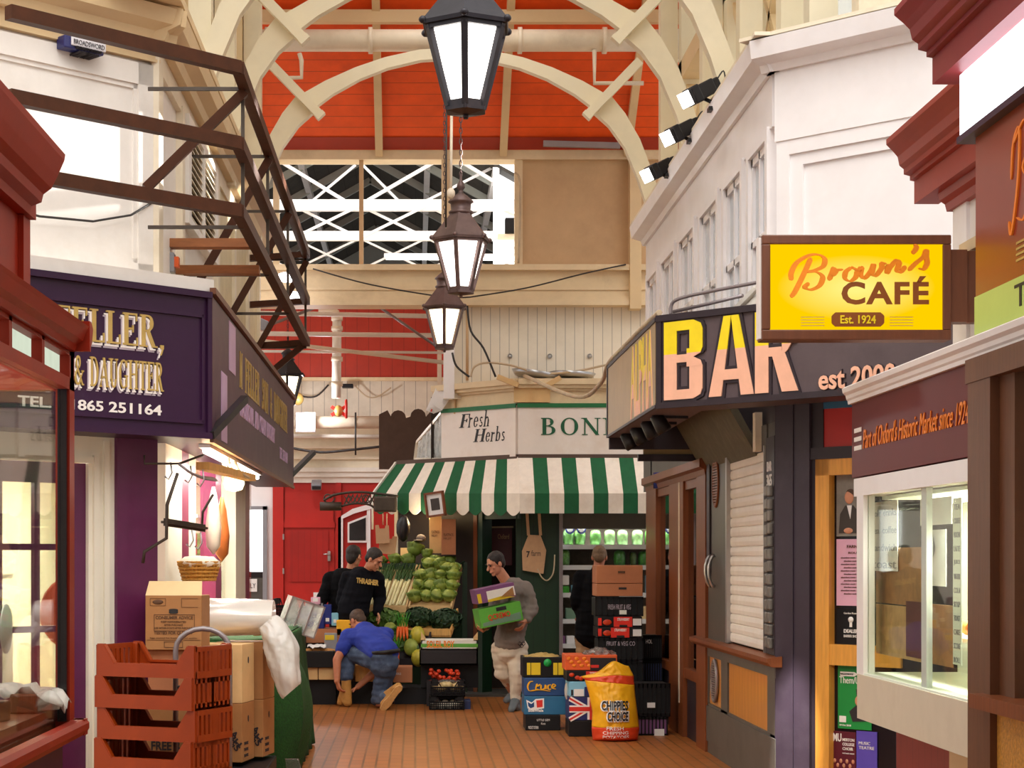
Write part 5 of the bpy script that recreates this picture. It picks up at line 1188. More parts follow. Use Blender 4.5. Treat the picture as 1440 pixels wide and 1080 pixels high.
# chamfer side: pine framed door with posters
pd = struct(thing('door_7', None, None)); TR = FR(RC(0, 0), DR)
def pr(x0, z0, x1, z1, o0, o1, mat, name, par, bevel=0):
    m = MB(); m.T = TR; m.box((x0, z0, o0), (x1, z1, o1)); return m.build(name, mat, par, bevel=bevel)
def cs(px): u = (px-584)/F; d = 15.3/(1+u); return (u*d - AR.x)/.7071
def cz(px, py): u = (px-584)/F; return Z(py, 15.3/(1+u))
pr(.27, 0, .36, 3.3, -.1, .02, 'bar_black', 'frame_reveal', bf)
pr(cs(1150), 0, cs(1169), 2.32, -.05, .03, 'pine_plain', 'door_stile', pd); pr(cs(1150), 2.21, .95, 2.32, -.05, .03, 'pine_plain', 'top_rail', pd); pr(cs(1166), .93, .95, 1.07, -.05, .025, 'pine_plain', 'mid_rail', pd); pr(cs(1166), .0, .95, .12, -.05, .025, 'pine_plain', 'bottom_rail', pd)
pr(cs(1166), 0, 1.2, 2.3, -.06, -.04, 'lens_dark', 'dark_panel', pd)
pr(.27, 2.32, 1.4, 2.4, -.06, .04, 'bar_black', 'head_board', bf); pr(.9, 0, 1.9, 2.7, -.1, .0, 'bar_black', 'side_panel', bf)
rp_ = thing('painted_panel', 'square red painted panel with a blue top above the pine door', 'panel', RC(.5, 2.4, .0))
pr(.36, 2.39, .95, 2.78, -.05, .01, 'letter_red2' if 'letter_red2' in M else 'red_door', 'red_field', rp_); pr(.36, 2.66, .95, 2.78, .01, .018, 'box_teal', 'blue_band', rp_)
def poster(name, label, px0, py0, px1, py1, mat, o=-.035, cat='poster', par=None):
    t = thing(name, label, cat, RC(cs(px0), cz(px0, py1), o)); x0, x1 = cs(px0), cs(px1); z1, z0 = cz((px0+px1)/2, py0), cz((px0+px1)/2, py1)
    t2 = pr(x0, z0, x1, z1, o, o+.006, mat, 'sheet', t); return t, x0, z0, x1, z1
def words(t, lines, mat, o=-.028):
    for (s, x0, z0, x1, z1, *r) in lines: m = MB(); text(m, s, TR @ Matrix.Translation((0, 0, o)), x0, z0, x1, z1, .003, *(r or [0.0])); m.build('lettering', mat, t)
t, x0, z0, x1, z1 = poster('portrait_poster', 'framed poster of a suited man in the top of the pine door', 1173, 667, 1216, 754, 'photo_grey')
w = x1-x0; h = z1-z0
m = MB(); m.T = TR; m.prism([(x0+.02, z0+.02), (x0+w*.75, z0+.02), (x0+w*.72, z0+h*.4), (x0+w*.55, z0+h*.5), (x0+w*.3, z0+h*.5), (x0+.03, z0+h*.36)], .004, Matrix.Translation((0, 0, -.029))); m.build('suit', 'suit_dark', t)
m = MB(); m.T = TR; m.ell((x0+w*.42, z0+h*.63, -.028), (w*.15, h*.11, .006), 14, 8); m.ell((x0+w*.4, z0+h*.09, -.027), (w*.16, h*.05, .006)); m.build('face', 'skin', t)
m = MB(); m.T = TR; m.ell((x0+w*.46, z0+h*.7, -.03), (w*.15, h*.07, .006), 14, 8); m.build('hair', 'hair_brown', t)
m = MB(); m.T = TR; m.prism([(x0+w*.36, z0+h*.5), (x0+w*.52, z0+h*.5), (x0+w*.47, z0+h*.28)], .005, Matrix.Translation((0, 0, -.027))); m.build('shirt', 'paper_white', t)
words(t, [('Farnfest', x0+w*.78, z0+h*.47, x0+w*1.2, z0+h*.52, .02), ('Quintet', x0+w*.78, z0+h*.40, x0+w*1.1, z0+h*.44)], 'letter_white')
t, x0, z0, x1, z1 = poster('concert_notice', 'pink printed notice taped inside the pine door', 1173, 758, 1216, 852, 'paper_pink'); w = x1-x0; h = z1-z0
L = [('FARNFEST', x0+w*.35, z1-.06, x0+w*.98, z1-.04, .02), ('ROUTE 1', x0+w*.4, z1-.1, x0+w*.9, z1-.085)]
L += [('abundant music in season', x0+w*(.15+.1*(k % 2)), z1-.13-.022*k, x1-w*.05, z1-.12-.022*k) for k in range(12)]
words(t, L, 'print_ink')
t, x0, z0, x1, z1 = poster('black_notice', 'black card with small white emblem low behind the pine door glass', 1173, 856, 1216, 908, 'box_black'); w = x1-x0; h = z1-z0
words(t, [('DEALER', x0+w*.25, z0+h*.34, x0+w*.72, z0+h*.44, .03), ('BARBER SHOP', x0+w*.25, z0+h*.22, x0+w*.72, z0+h*.29), ('Garden Room', x0+w*.25, z0+h*.85, x0+w*.7, z0+h*.9)], 'letter_white')
m = MB(); m.T = TR; m.lathe([(.001, 0), (.02, 0), (.02, .004), (.001, .004)], 14, (x0+w*.48, z0+h*.7, -.028)); m.box((x0+w*.44, z0+h*.5, -.028), (x0+w*.52, z0+h*.65, -.024)); m.build('emblem', 'letter_white', t)
t, x0, z0, x1, z1 = poster('theatre_poster', 'green theatre poster with dark dancer below the pine mid rail', 1175, 937, 1222, 1026, 'paper_green'); w = x1-x0; h = z1-z0
words(t, [('Them/Us', x0+w*.05, z1-h*.28, x0+w*.72, z1-h*.17), ('19 Oct 2018', x0+w*.06, z0+h*.04, x0+w*.4, z0+h*.07, .02)], 'letter_white')
m = MB(); m.T = TR; m.prism([(x0+.02, z1-.07), (x0+w*.5, z1-.07), (x0+w*.6, z1-.055), (x0+w*.5, z1-.04), (x0+.02, z1-.04)], .004, Matrix.Translation((0, 0, -.029))); m.box((x0+w*.05, z0+h*.1, -.029), (x0+w*.25, z0+h*.2, -.025)); m.build('white_arrow', 'letter_white', t)
m = MB(); text(m, 'BALLETBOYZ', TR @ Matrix.Translation((0, 0, -.024)), x0+.025, z1-.06, x0+w*.48, z1-.05, .003, .02); m.build('arrow_lettering', 'print_black', t)
m = MB(); m.T = TR; m.prism([(x0+w*.45, z0+h*.12), (x0+w*.95, z0+h*.14), (x0+w*.8, z0+h*.4), (x0+w*.9, z0+h*.62), (x0+w*.7, z0+h*.58), (x0+w*.55, z0+h*.64), (x0+w*.6, z0+h*.4), (x0+w*.35, z0+h*.28)], .004, Matrix.Translation((0, 0, -.029))); m.build('dancer_silhouette', 'print_black', t)
m = MB(); m.T = TR; m.ell((x0+w*.62, z0+h*.45, -.025), (w*.1, h*.08, .004)); m.build('dancer_face', 'skin', t)
t, x0, z0, x1, z1 = poster('choir_poster', 'maroon choir poster at the foot of the pine door', 1167, 1029, 1200, 1100, 'paper_maroon'); w = x1-x0; h = z1-z0
words(t, [('MU', x0+w*.05, z1-.07, x0+w*.4, z1-.015, .02), ('MERTON', x0+w*.45, z1-.065, x0+w*.95, z1-.045, .02), ('COLLEGE', x0+w*.45, z1-.095, x0+w*.95, z1-.075, .02), ('CHOIR', x0+w*.45, z1-.125, x0+w*.9, z1-.105, .02), ('reed music concert', x0+w*.45, z1-.15, x0+w*.95, z1-.14)], 'letter_white')
m = MB(); m.T = TR
for k in range(7): m.ell((x0+w*(.12+.13*k), z1-.2-.03*(k % 2), -.026), (.012, .016, .004), 8, 6)
m.build('choir_faces', 'skin', t)
t, x0, z0, x1, z1 = poster('violet_poster', 'violet blue poster right of the maroon choir poster', 1201, 1029, 1230, 1100, 'paper_violet'); w = x1-x0
words(t, [('TEATRE', x0+.02, z1-.12, x1-.02, z1-.1), ('MUSIC', x0+.02, z1-.09, x1-.05, z1-.07)], 'letter_white')

# ---- bar sign: box over the corner
bs = thing('bar_sign', 'dark boxed bar sign with big yellow and pink letters on the right corner', 'sign', V(1.9, 13, 2.7))
B0 = V(1.69, 12.9, 0); zb, zt = 2.70, 3.33
def BC(s, z, o=0.0): return at(B0 + DR*s + NR*o, z)
TBS = FR(BC(0, 0), DR)
m = MB(); m.prism([(B0.x, B0.y), (B0.x+2.0, B0.y-2.0), (B0.x+2.3, B0.y-1.7), (B0.x+.35, B0.y+.28), (B0.x+.4, 16.15), (B0.x, 16.15)], zt-zb, Matrix.Translation((0, 0, zb))); bbx = m.build('sign_box', 'bar_sign', bs)
m = MB(); m.T = TBS; m.box((0, zt-.035, 0), (2.8, zt+.01, .025)); m.box((0, zb-.01, 0), (2.8, zb+.03, .025)); m.box((0, zb, 0), (.045, zt, .02)); m.build('sign_border', 'bar_black', bs)
m = MB(); x = B0.x; m.box((x-.012, 12.93, zb+.015), (x-.001, 16.1, zt-.02)); bsf = m.build('side_face', 'alpha_face', bs)
m = MB(); m.box((x-.02, 12.9, zt-.03), (x, 16.16, zt)); m.box((x-.02, 12.9, zb), (x, 16.16, zb+.02)); m.box((x-.02, 16.1, zb), (x, 16.16, zt)); m.build('side_border', 'bar_black', bs)
m = MB(); m.box((x, 16.1, zb-.1), (XR-.02, 16.16, zt)); m.build('far_end_frame', 'bar_black', bs)
def ba(px): u = (px-584)/F; d = (B0.x+B0.y)/(1+u); return (u*d - B0.x)/.7071
def bz(px, py): u = (px-584)/F; return Z(py, (B0.x+B0.y)/(1+u))
# BAR in condensed block letters: built as outlined strokes, yellow above pink
def block(mb, ch, x0, x1, z0, z1, ext, grow=0.0, T=TBS, cut=None):
    w = x1-x0; h = z1-z0; sw = w*.33
    T0 = mb.T; mb.T = T0 @ T; cnt = [0]
    def pr_(poly):
        if cut:
            poly = clip(poly, *cut)
            if len(poly) < 3: return
        cnt[0] += 1; mb.prism(poly, ext + .0004*cnt[0])
    g = grow
    def q4(a, b_, c, d): return [(a[0], a[1]), (b_[0], b_[1]), (c[0], c[1]), (d[0], d[1])]
    def rect(a, b_, c, d): pr_([(a-g, b_-g), (c+g, b_-g), (c+g, d+g), (a-g, d+g)])
    if ch == 'B':
        rect(x0, z0, x0+sw, z1); rect(x0+sw, z1-sw*.62, x0+w*.66, z1); rect(x0+sw, z0, x0+w*.66, z0+sw*.62); rect(x0+sw, z0+h*.47, x0+w*.66, z0+h*.57)
        rect(x1-sw, z0+h*.64, x1-.0, z1-h*.12); rect(x1-sw, z0+h*.12, x1, z0+h*.41)
        for (za, zb_) in ((z1+g, z1-h*.12), (z0+h*.53, z0+h*.64), (z0+h*.53, z0+h*.41), (z0-g, z0+h*.12)):
            pr_([(x0+w*.6, za), (x1-sw*.7, za), (x1-sw*.15+g, za+(zb_-za)*.4), (x1+g, zb_), (x1-sw-g, zb_), (x0+w*.6, zb_ if abs(zb_-za) < sw*.62 else za+(sw*.62 if zb_ > za else -sw*.62))])
    elif ch == 'A':
        xm = (x0+x1)/2
        pr_([(x0-g, z0-g), (x0+sw*.85+g, z0-g), (xm+g*.2, z1+g), (xm-sw*.5-g, z1+g)]); pr_([(x1-sw*.85-g, z0-g), (x1+g, z0-g), (xm+sw*.5+g, z1+g), (xm-g*.2, z1+g)]); rect(x0+sw*.6, z0+h*.2, x1-sw*.6, z0+h*.33)
    elif ch == 'R':
        rect(x0, z0, x0+sw, z1); rect(x0+sw, z1-sw*.62, x0+w*.66, z1); rect(x0+sw, z0+h*.44, x0+w*.66, z0+h*.55)
        rect(x1-sw, z0+h*.62, x1-.02, z1-h*.12); pr_([(x1-sw, z1), (x1-sw*.8, z1), (x1-.02, z1-h*.12), (x1-sw, z1-h*.12)]); pr_([(x1-sw, z0+h*.44), (x1-sw*.6, z0+h*.5), (x1-.02, z0+h*.62), (x1-sw, z0+h*.62)])
        pr_([(x1-sw*1.0-g, z0-g), (x1+.02+g, z0-g), (x0+w*.72+g, z0+h*.5), (x0+w*.4, z0+h*.5)])
    mb.T = T0
def clip(poly, lo, hi):
    for lim, sg in ((lo, 1), (hi, -1)):
        out = []
        for i in range(len(poly)):
            a, b_ = poly[i-1], poly[i]; ia, ib = sg*(a[1]-lim) >= 0, sg*(b_[1]-lim) >= 0
            if ia != ib: t_ = (lim-a[1])/(b_[1]-a[1]); out.append((a[0]+(b_[0]-a[0])*t_, lim))
            if ib: out.append(b_)
        poly = out
        if not poly: return []
    return poly
lets = [('B', 936, 990), ('A', 999, 1062), ('R', 1064, 1121)]
for nm, mat, ext, cutf, grow in (('letter_outline', 'bar_black', .012, None, .022), ('yellow_letter_tops', 'letter_yellow', .02, 1, 0), ('pink_letter_bottoms', 'letter_pink', .02, 0, 0)):
    m = MB()
    for ch, a, c in lets:
        zl0, zl1 = zb+.045, zt-.045; zc = zb + .36
        block(m, ch, ba(a), ba(c), zl0, zl1, ext, grow, TBS, None if cutf is None else ((zc, 9) if cutf else (-9, zc)))
    m.build(nm, mat, bbx)
m = MB(); text(m, 'est 2000', TBS, ba(1152), bz(1205, 546), ba(1262), bz(1205, 514), .012, .05); m.build('small_outline', 'bar_black', bbx)
m = MB(); text(m, 'est 2000', TBS, ba(1152)+.005, bz(1205, 546)+.004, ba(1262)-.005, bz(1205, 514)-.004, .018, .022); m.build('small_lettering', 'letter_pink', bbx)
TAS = FR(V(x-.012, 0, 0), V(0, -1, 0))
def ay(px): return -(x*F/(px-584))
for nm, mat, lo, hi in (('side_letter_tops', 'letter_yellow', 3.02, 9), ('side_letter_bottoms', 'letter_pink', -9, 3.02)):
    m = MB(); sub = MB(); text(sub, 'ALPHA', TAS, ay(889), zb+.03, ay(921), zt-.05, .004, .03)
    for f in sub.f:
        vs = [sub.v[i] for i in f]; zc = sum(v.z for v in vs)/len(vs)
        if lo <= zc < hi: m.add(vs, [list(range(len(vs)))])
    m.build(nm, mat, bsf, fix=False)
# downlights clustered under the bar sign
for k, (px, py, d) in enumerate(((872, 622, 15.6), (890, 612, 14.9), (908, 603, 14.2), (925, 594, 13.6))):
    t = thing('downlight', ('farthest', 'third', 'second', 'nearest')[k] + ' black downlight clamped under the aisle side of the bar sign', 'lamp', P(px, py, d), 'black downlights under the bar sign'); q = P(px, py, d); q.x = x + .12; q.z = zb-.02
    m = MB(); m.lathe([(.02, .1), (.05, .08), (.06, -.04), (.05, -.06), (.001, -.05)], 12, q + V(0, 0, -.05), Matrix.Rotation(-.5, 3, 'Y')); m.build('can', 'black_metal', t)
    m = MB(); m.bar(q + V(-.06, 0, .01), q + V(.2, .05, .01), .03, .02); m.build('bracket', 'black_metal', t)
t = thing('backing_board', 'tan board with a black frame hanging under the far end of the bar sign', 'board', P(960, 600, 15.6)); m = MB()
m.box((2.0, 16.2, 2.55), (2.5, 16.24, 3.0)); m.build('panel', 'alpha_face', t); m = MB(); m.box((1.95, 16.17, 2.5), (2.52, 16.23, 2.56)); m.box((2.44, 16.17, 2.5), (2.52, 16.23, 3.0)); m.build('black_frame', 'bar_black', t)
# conduit tray and pipe on top of the bar sign
t = thing('cable_tray', 'white cable tray with bent pipe running along the top of the bar sign', 'cable tray', BC(.5, 3.4)); m = MB()
def bq(px, py, o=-.12): return BC(ba(px), bz(px, py), o)
m.tube(spl([bq(928, 440), bq(930, 425), bq(942, 417), bq(980, 408), bq(1075, 390)], 5), .013, 7); m.tube([bq(932, 436), bq(980, 425), bq(1030, 413)], .013, 7); m.build('conduit', 'alu', t)
m = MB(); m.tube(spl([bq(1028, 432, -.25), bq(1040, 420, -.25), bq(1060, 412, -.25), bq(1110, 404, -.25)], 5), .06, 12); m.build('fat_pipe', 'pipe_white', t)
m = MB(); m.bar(bq(1010, 432, -.2), bq(1040, 401, -.2), .05, .03); m.bar(bq(1040, 400, -.2), bq(1110, 388, -.2), .05, .03); m.build('tray_edge', 'pipe_white', t)
o = tag(MB().tube(spl([V(x+.02, 12.95, zt+.04), V(x+.02, 13.8, zt+.05), V(x, 14.7, zt+.03), V(x+.02, 15.6, zt+.05), V(x, 16.2, zt+.02), V(1.75, 17.5, 3.3), V(1.7, 19.5, 3.35), V(1.3, 22, 3.82)], 5), .022, 6).build('twisted_cable', 'cable_pale'), 'pale twisted cable running along the top edge of the bar sign', 'cable')

# ------------------------------------------------------------------ near right: cafe
ca = struct(thing('wall_near_right', None, None)); XC = 2.5
def cy(px): return XC*F/(px-584)
def cb(x0, y0, z0, x1, y1, z1, mat, name, par=None, bevel=0):
    m = MB(); m.box((x0, y0, z0), (x1, y1, z1)); return m.build(name, mat, ca if par is None else par, bevel=bevel)
cb(3.0, 5, 2.63, 3.2, 10.25, 4.6, 'white_paint', 'upper_wall'); cb(3.2, 10.1, 0, 6, 10.3, 4.6, 'white_paint', 'return_wall')
cb(2.98, 10.0, 2.62, 3.02, 10.25, 4.4, 'white_clean', 'corner_board'); cb(2.97, 8.9, 3.3, 3.0, 10.1, 3.36, 'cream_warm', 'string_course')
cfa = thing('cafe_fascia', 'maroon cafe fascia panel with orange script and white moulding above the glass counter', 'sign', V(XC, 9.4, 2.1))
cfp = cb(XC+.001, 8.17, 2.11, XC+.4, 10.59, 2.53, 'maroon_panel', 'panel', cfa)
m = MB(); prof = [(0, 0), (.02, 0), (.022, .02), (.03, .03), (.034, .05), (.05, .065), (.055, .09), (.04, .1), (0, .1)]
m.profile(prof, V(XC, 5, 2.53), V(XC, 10.6, 2.53), V(-1, 0, 0)); m.box((XC-.0, 5, 2.53), (2.98, 10.61, 2.62)); m.build('moulding', 'white_clean', cfa)
TC = FR(V(XC, 0, 0), V(0, -1, 0))
def cX(px): return -cy(px)
m = MB(); text(m, "Part of Oxford's Historic Market since 1924", TC, cX(1214), 2.26, cX(1364), 2.37, .004, .0, .35); m.build('script_lettering', 'letter_orange', cfp)
for (a, c) in ((1202, 1212), (1367, 1381)):
    m = MB()
    for k in range(3): m.T = TC; m.box((cX(a), 2.26+.05*k, 0), (cX(c), 2.285+.05*k, .004))
    m.build('white_bars', 'letter_white', cfp)
cc = thing('glass_counter', 'white framed glass display counter of the cafe with photo menus inside', 'display counter', V(XC, 9.3, .75))
cb(XC-.005, 8.17, 2.0, XC+.5, 10.52, 2.1, 'white_clean', 'top_frame', cc); cb(XC-.005, 10.3, .99, XC+.06, 10.45, 2.0, 'white_clean', 'corner_frame', cc); cb(XC-.01, 8.17, .75, XC+.6, 10.42, 1.0, 'beige_panel', 'sill_panel', cc)
cb(XC+.02, 8.2, 1.0, XC+.026, 10.3, 2.0, 'pane_green', 'front_glass', cc); cb(XC+.02, cy(1297), 1.0, XC+.05, cy(1290), 2.0, 'fridge_white', 'glass_edge', cc)
cb(XC+.02, 10.38, 1.0, XC+.55, 10.385, 2.0, 'pane_green', 'end_glass', cc)
cb(XC+.55, 8.17, 1.0, XC+.57, 10.4, 2.1, 'mint_white', 'back_panel', cc); cb(XC, 8.17, .98, XC+.55, 10.4, 1.01, 'mint_white', 'display_floor', cc)
cb(XC+.1, 8.2, 1.975, XC+.5, 10.3, 1.995, 'mint_white', 'counter_ceiling', cc)
m = MB(); m.tube([(XC+.3, 8.4, 1.955), (XC+.3, 10.1, 1.955)], .018); m.build('strip_light', 'tube_glow', cc)
# photo menu sheets inside, each a sheet on the inner glass
XM = XC + .12
def sheet(name, label, px0, py0, px1, py1, mat, xo=0.0, lines=None, lm='print_ink', cat='menu'):
    xx = XM + xo; y0, y1 = xx*F/(px1-584), xx*F/(px0-584); d = (y0+y1)/2
    t = thing(name, label, cat, V(xx, d, Z(py1, d))); z0, z1 = Z(py1, d), Z(py0, d)
    cb(xx, y0, z0, xx+.004, y1, z1, mat, 'sheet', t)
    if lines:
        TT = FR(V(xx, 0, 0), V(0, -1, 0)); n = len(lines)
        for k, s in enumerate(lines): m = MB(); text(m, s, TT, -y1+.02, z1-(k+.85)*(z1-z0)/n, -y0-.02, z1-(k+.45)*(z1-z0)/n, .002); m.build('lettering', lm, t)
    return t
sheet('photo_menu', 'brown sandwich photo sheet in the left pane of the cafe counter, lower row', 1232, 852, 1300, 925, 'photo_tan')
sheet('photo_menu', 'brown filled baguette photo sheet in the left pane of the cafe counter, upper row', 1232, 770, 1297, 850, 'photo_brown', .004)
sheet('photo_menu', 'dark red photo strip in the middle of the cafe counter', 1274, 846, 1300, 925, 'paper_maroon', -.003)
sheet('photo_menu', 'orange chips photo sheet low in the right pane of the cafe counter', 1300, 850, 1340, 935, 'photo_brown', -.004)
sheet('photo_menu', 'red drink photo strip beside the glass join of the cafe counter', 1296, 850, 1306, 930, 'letter_red', -.01)
sheet('price_list', 'white price sheet high in the left pane of the cafe counter', 1226, 705, 1262, 803, 'paper_white', -.006, ['cold drinks', 'tea  coffee', 'sandwich', 'toast'], 'grey_plastic', 'price list')
sheet('price_list', 'white blank paper on the right pane of the cafe counter', 1294, 700, 1338, 738, 'paper_white', -.006, None, 'grey_plastic', 'price list')
sheet('price_list', 'white paper with grey round spot on the right pane of the cafe counter', 1300, 745, 1330, 824, 'paper_white', -.008, None, 'grey_plastic', 'price list')
sheet('price_list', 'pale green printed list at the right end of the cafe counter glass', 1340, 700, 1352, 935, 'mint_white', -.004, ['TEA', 'COFFEE', 'MOCHA', 'LATTE', 'JUICE', 'WATER', 'COLA', 'SOUP', 'TOAST', 'CAKE', 'SCONE', 'ROLL'], 'grey_plastic', 'price list')
sheet('price_list', 'yellowish printed list beside the brown post of the cafe', 1366, 690, 1382, 960, 'card_in', -.004, ['FISH', 'PIES', 'PEAS', 'BEANS', 'CHIPS', 'EGGS', 'HAM', 'SALAD', 'MILK', 'TEA', 'ROLLS', 'JAM', 'BUNS', 'SOUP'], 'grey_plastic', 'price list')
o = tag(MB().lathe([(.001, 0), (.055, 0), (.055, .006), (.001, .006)], 20, V(XM-.02, XM*F/(1313-584), Z(768, 9)), Matrix.Rotation(PI/2, 3, 'Y')).build('round_spot', 'grey_plastic'), 'grey round spot sticker on white paper in the cafe counter glass', 'sticker')
for k in range(16):
    y = 8.45 + .11*k; o = tag(MB().ell((XC+.34+R.uniform(-.05, .05), y, 1.3), (.05, .05, .04), 10, 7).build('pastry', R.choice(['bread', 'photo_tan', 'ham'])), 'brown pastry in the row on the shelf behind the photo menus of the cafe counter', 'pastry', 'pastries in the cafe counter')
cb(XC+.2, 8.3, 1.235, XC+.5, 10.3, 1.255, 'mint_white', 'inner_shelf', cc)
# base boards
cb(XC+.18, cy(1285), 0, XC+.6, 10.3, .75, 'maroon_boards', 'base_boarding'); cb(XC+.17, cy(1345), 0, XC+.6, cy(1287), .75, 'beige_boards', 'base_boarding'); cb(XC+.18, 5, 0, XC+.6, cy(1347), .75, 'maroon_boards', 'base_boarding')
# brown framed window next to the counter
bwn = struct(thing('window_12', None, None))
cb(XC-.06, 7.85, .55, XC+.1, 8.168, 2.42, 'cafe_brown', 'window_post', bwn); cb(XC-.065, 5, 2.42, XC+.1, 8.19, 2.525, 'cafe_brown', 'window_head', bwn); cb(XC-.02, 7.65, .98, XC+.08, 7.85, 2.42, 'cafe_brown', 'inner_frame', bwn)
cb(XC+.02, 5, 1.0, XC+.025, 7.65, 2.42, 'pane', 'window_pane', bwn); cb(XC+.5, 5, .8, XC+.52, 8.1, 2.5, 'inside_cream', 'interior_back', bwn)
cb(XC-.12, 5, 1.01, XC+.1, 7.95, 1.07, 'bar_wood', 'window_ledge', bwn); cb(XC-.03, 5, .55, XC+.1, 7.85, 1.01, 'wicker', 'woven_panel', bwn); cb(XC-.06, 5, .45, XC+.1, 8.15, .58, 'maroon_boards', 'bottom_rail', bwn)
# upper signboard and cornices
us = thing('cafe_signboard', 'glossy dark red signboard with orange script and lime takeaway band', 'sign', V(2.6, 8, 2.7)); XS = 2.6
def uy(px): return XS*F/(px-584)
cb(XS, 5, 2.75, 2.99, uy(1372), 3.62, 'rust_panel', 'red_panel', us)
m = MB(); m.T = FR(V(XS, 0, 0), V(0, -1, 0)); m.box((-uy(1372), 2.66, -.02), (-5, 2.86, .006)); m.build('lime_band', 'lime_panel', us)
m = MB(); TT = FR(V(XS, 0, 0), V(0, -1, 0)); text(m, 'TAKEAWAY', TT @ Matrix.Translation((0, 0, .006)), -uy(1429), 2.73, -uy(1429)+1.5, 2.83, .003); m.build('dark_lettering', 'letter_dark', us)
m = MB(); bx = -uy(1421); pen(m, [[(bx+.02, 3.3), (bx+.05, 3.45), (bx+.13, 3.5), (bx+.12, 3.3), (bx+.06, 3.12), (bx+.02, 3.06), (bx-.0, 3.12)], [(bx+.06, 3.45), (bx+.2, 3.52), (bx+.3, 3.42), (bx+.18, 3.32), (bx+.3, 3.22), (bx+.2, 3.1), (bx+.1, 3.12)]], TT, .006, .006, .016); m.build('script_initial', 'letter_orange', us)
m = MB(); m.T = TT
for k in range(4): m.box((-uy(1430), 2.93+.025*k, 0), (-5, 2.94+.025*k, .004))
m.build('thin_bars', 'gold', us)
lb = thing('lit_panel', 'bright white backlit panel above the dark red cafe signboard', 'light box', V(XS-.03, 8, 3.62)); cb(XS-.04, 5, 3.63, 2.64, uy(1360)-.02, 3.92, 'backlit', 'lit_face', lb); cb(XS-.05, 5, 3.60, 2.64, uy(1360), 3.63, 'purple_sign', 'lower_trim', lb)
CPR = [(0, 0), (.14, 0), (.14, .13), (.165, .135), (.165, .16), (.2, .17), (.2, .2), (.225, .22), (.235, .27), (.26, .3), (.3, .34), (.3, .37), (0, .40)]
m = MB(); m.profile(CPR, V(3.0, 5, 3.68), V(3.0, 10.6, 3.68), V(-1, 0, 0)); m.build('lower_cornice', 'brick_red_trim', ca)
m = MB(); m.profile([(a*1.15, c*.98) for a, c in CPR], V(2.65, 5, 3.93), V(2.65, 8.9, 3.93), V(-1, 0, 0)); m.box((2.65, 5, 3.93), (3.0, 8.9, 4.3)); m.build('upper_cornice', 'maroon_trim', ca)
m = MB(); m.profile([(0, 0), (.04, 0), (.05, .04), (.08, .06), (.09, .1), (0, .1)], V(3.0, 9.0, 3.58), V(3.0, 10.3, 3.58), V(-1, 0, 0)); m.build('bed_mould', 'brick_red_trim', ca)
# projecting lit sign
ps = thing('projecting_sign', 'yellow illuminated cafe sign in a dark brown frame projecting over the aisle', 'sign', P(1205, 404, 9.8)); D = 9.8
sx0, sx1, sz0, sz1 = X(1072, D), X(1338, D), Z(478, D), Z(330, D)
m = MB(); t_ = .055; m.box((sx0, D, sz0), (sx1, D+.14, sz0+t_)); m.box((sx0, D, sz1-t_*.9), (sx1, D+.14, sz1)); m.box((sx0, D+.001, sz0+t_), (sx0+t_*.8, D+.14, sz1-t_*.9)); m.box((sx1-t_*.8, D+.001, sz0+t_), (sx1, D+.14, sz1-t_*.9)); m.build('sign_frame', 'brown_wood', ps, bevel=.006)
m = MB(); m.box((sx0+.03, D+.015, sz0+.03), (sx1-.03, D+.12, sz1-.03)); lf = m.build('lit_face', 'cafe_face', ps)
m = MB(); m.box((sx0-.012, D+.03, sz0+.01), (sx0, D+.11, sz1-.01)); m.build('side_trim', 'letter_white', ps)  # pale strip painted in for the glow along the sign's edge
m = MB(); m.box((sx1, D+.02, Z(452, D)), (sx1+.09, D+.13, Z(350, D))); m.box((sx1+.085, D+.04, Z(452, D)), (3.0, D+.12, Z(351, D))); m.build('wall_bracket', 'brown_wood', ps)
TP = FR(V(0, D+.014, 0), V(1, 0, 0))
def pp(px, py): return (X(px, D), Z(py, D))
st = [ # Brown's in brush script
 [(1141,362),(1134,378),(1125,397),(1117,412),(1112,417)],
 [(1114,394),(1113,384),(1121,369),(1138,359),(1152,358),(1160,364),(1158,374),(1146,380),(1136,382),(1148,382),(1157,389),(1153,401),(1141,407),(1132,404),(1138,398)],
 [(1166,394),(1171,382),(1173,377),(1172,386),(1178,380),(1186,379)],
 [(1198,376),(1190,382),(1189,391),(1196,395),(1204,389),(1205,380),(1199,376),(1206,379),(1211,376)],
 [(1213,374),(1211,385),(1216,391),(1225,381),(1229,372),(1227,384),(1232,387),(1240,377),(1241,370),(1247,371)],
 [(1250,371),(1248,383),(1252,376),(1261,366),(1265,370),(1262,380),(1267,382),(1274,374)],
 [(1286,343),(1289,347),(1287,352),(1283,356)],
 [(1278,380),(1288,370),(1299,361),(1303,352),(1303,360),(1304,370),(1299,378),(1292,377)]]
pm('letter_glow_orange', '#f08a10', .5, .08, 8)
m = MB(); pen(m, [[pp(*p) for p in s] for s in st], TP, .008, .008, .02); m.build('script_lettering', 'letter_glow_orange', lf)
m = MB(); text(m, 'CAFÉ', TP, *pp(1184, 428), *pp(1307, 388), .008, .03, 0, 1.12); m.build('block_lettering', 'letter_brown', lf)
m = MB(); c0, c1 = pp(1170, 459), pp(1244, 439); r_ = .02
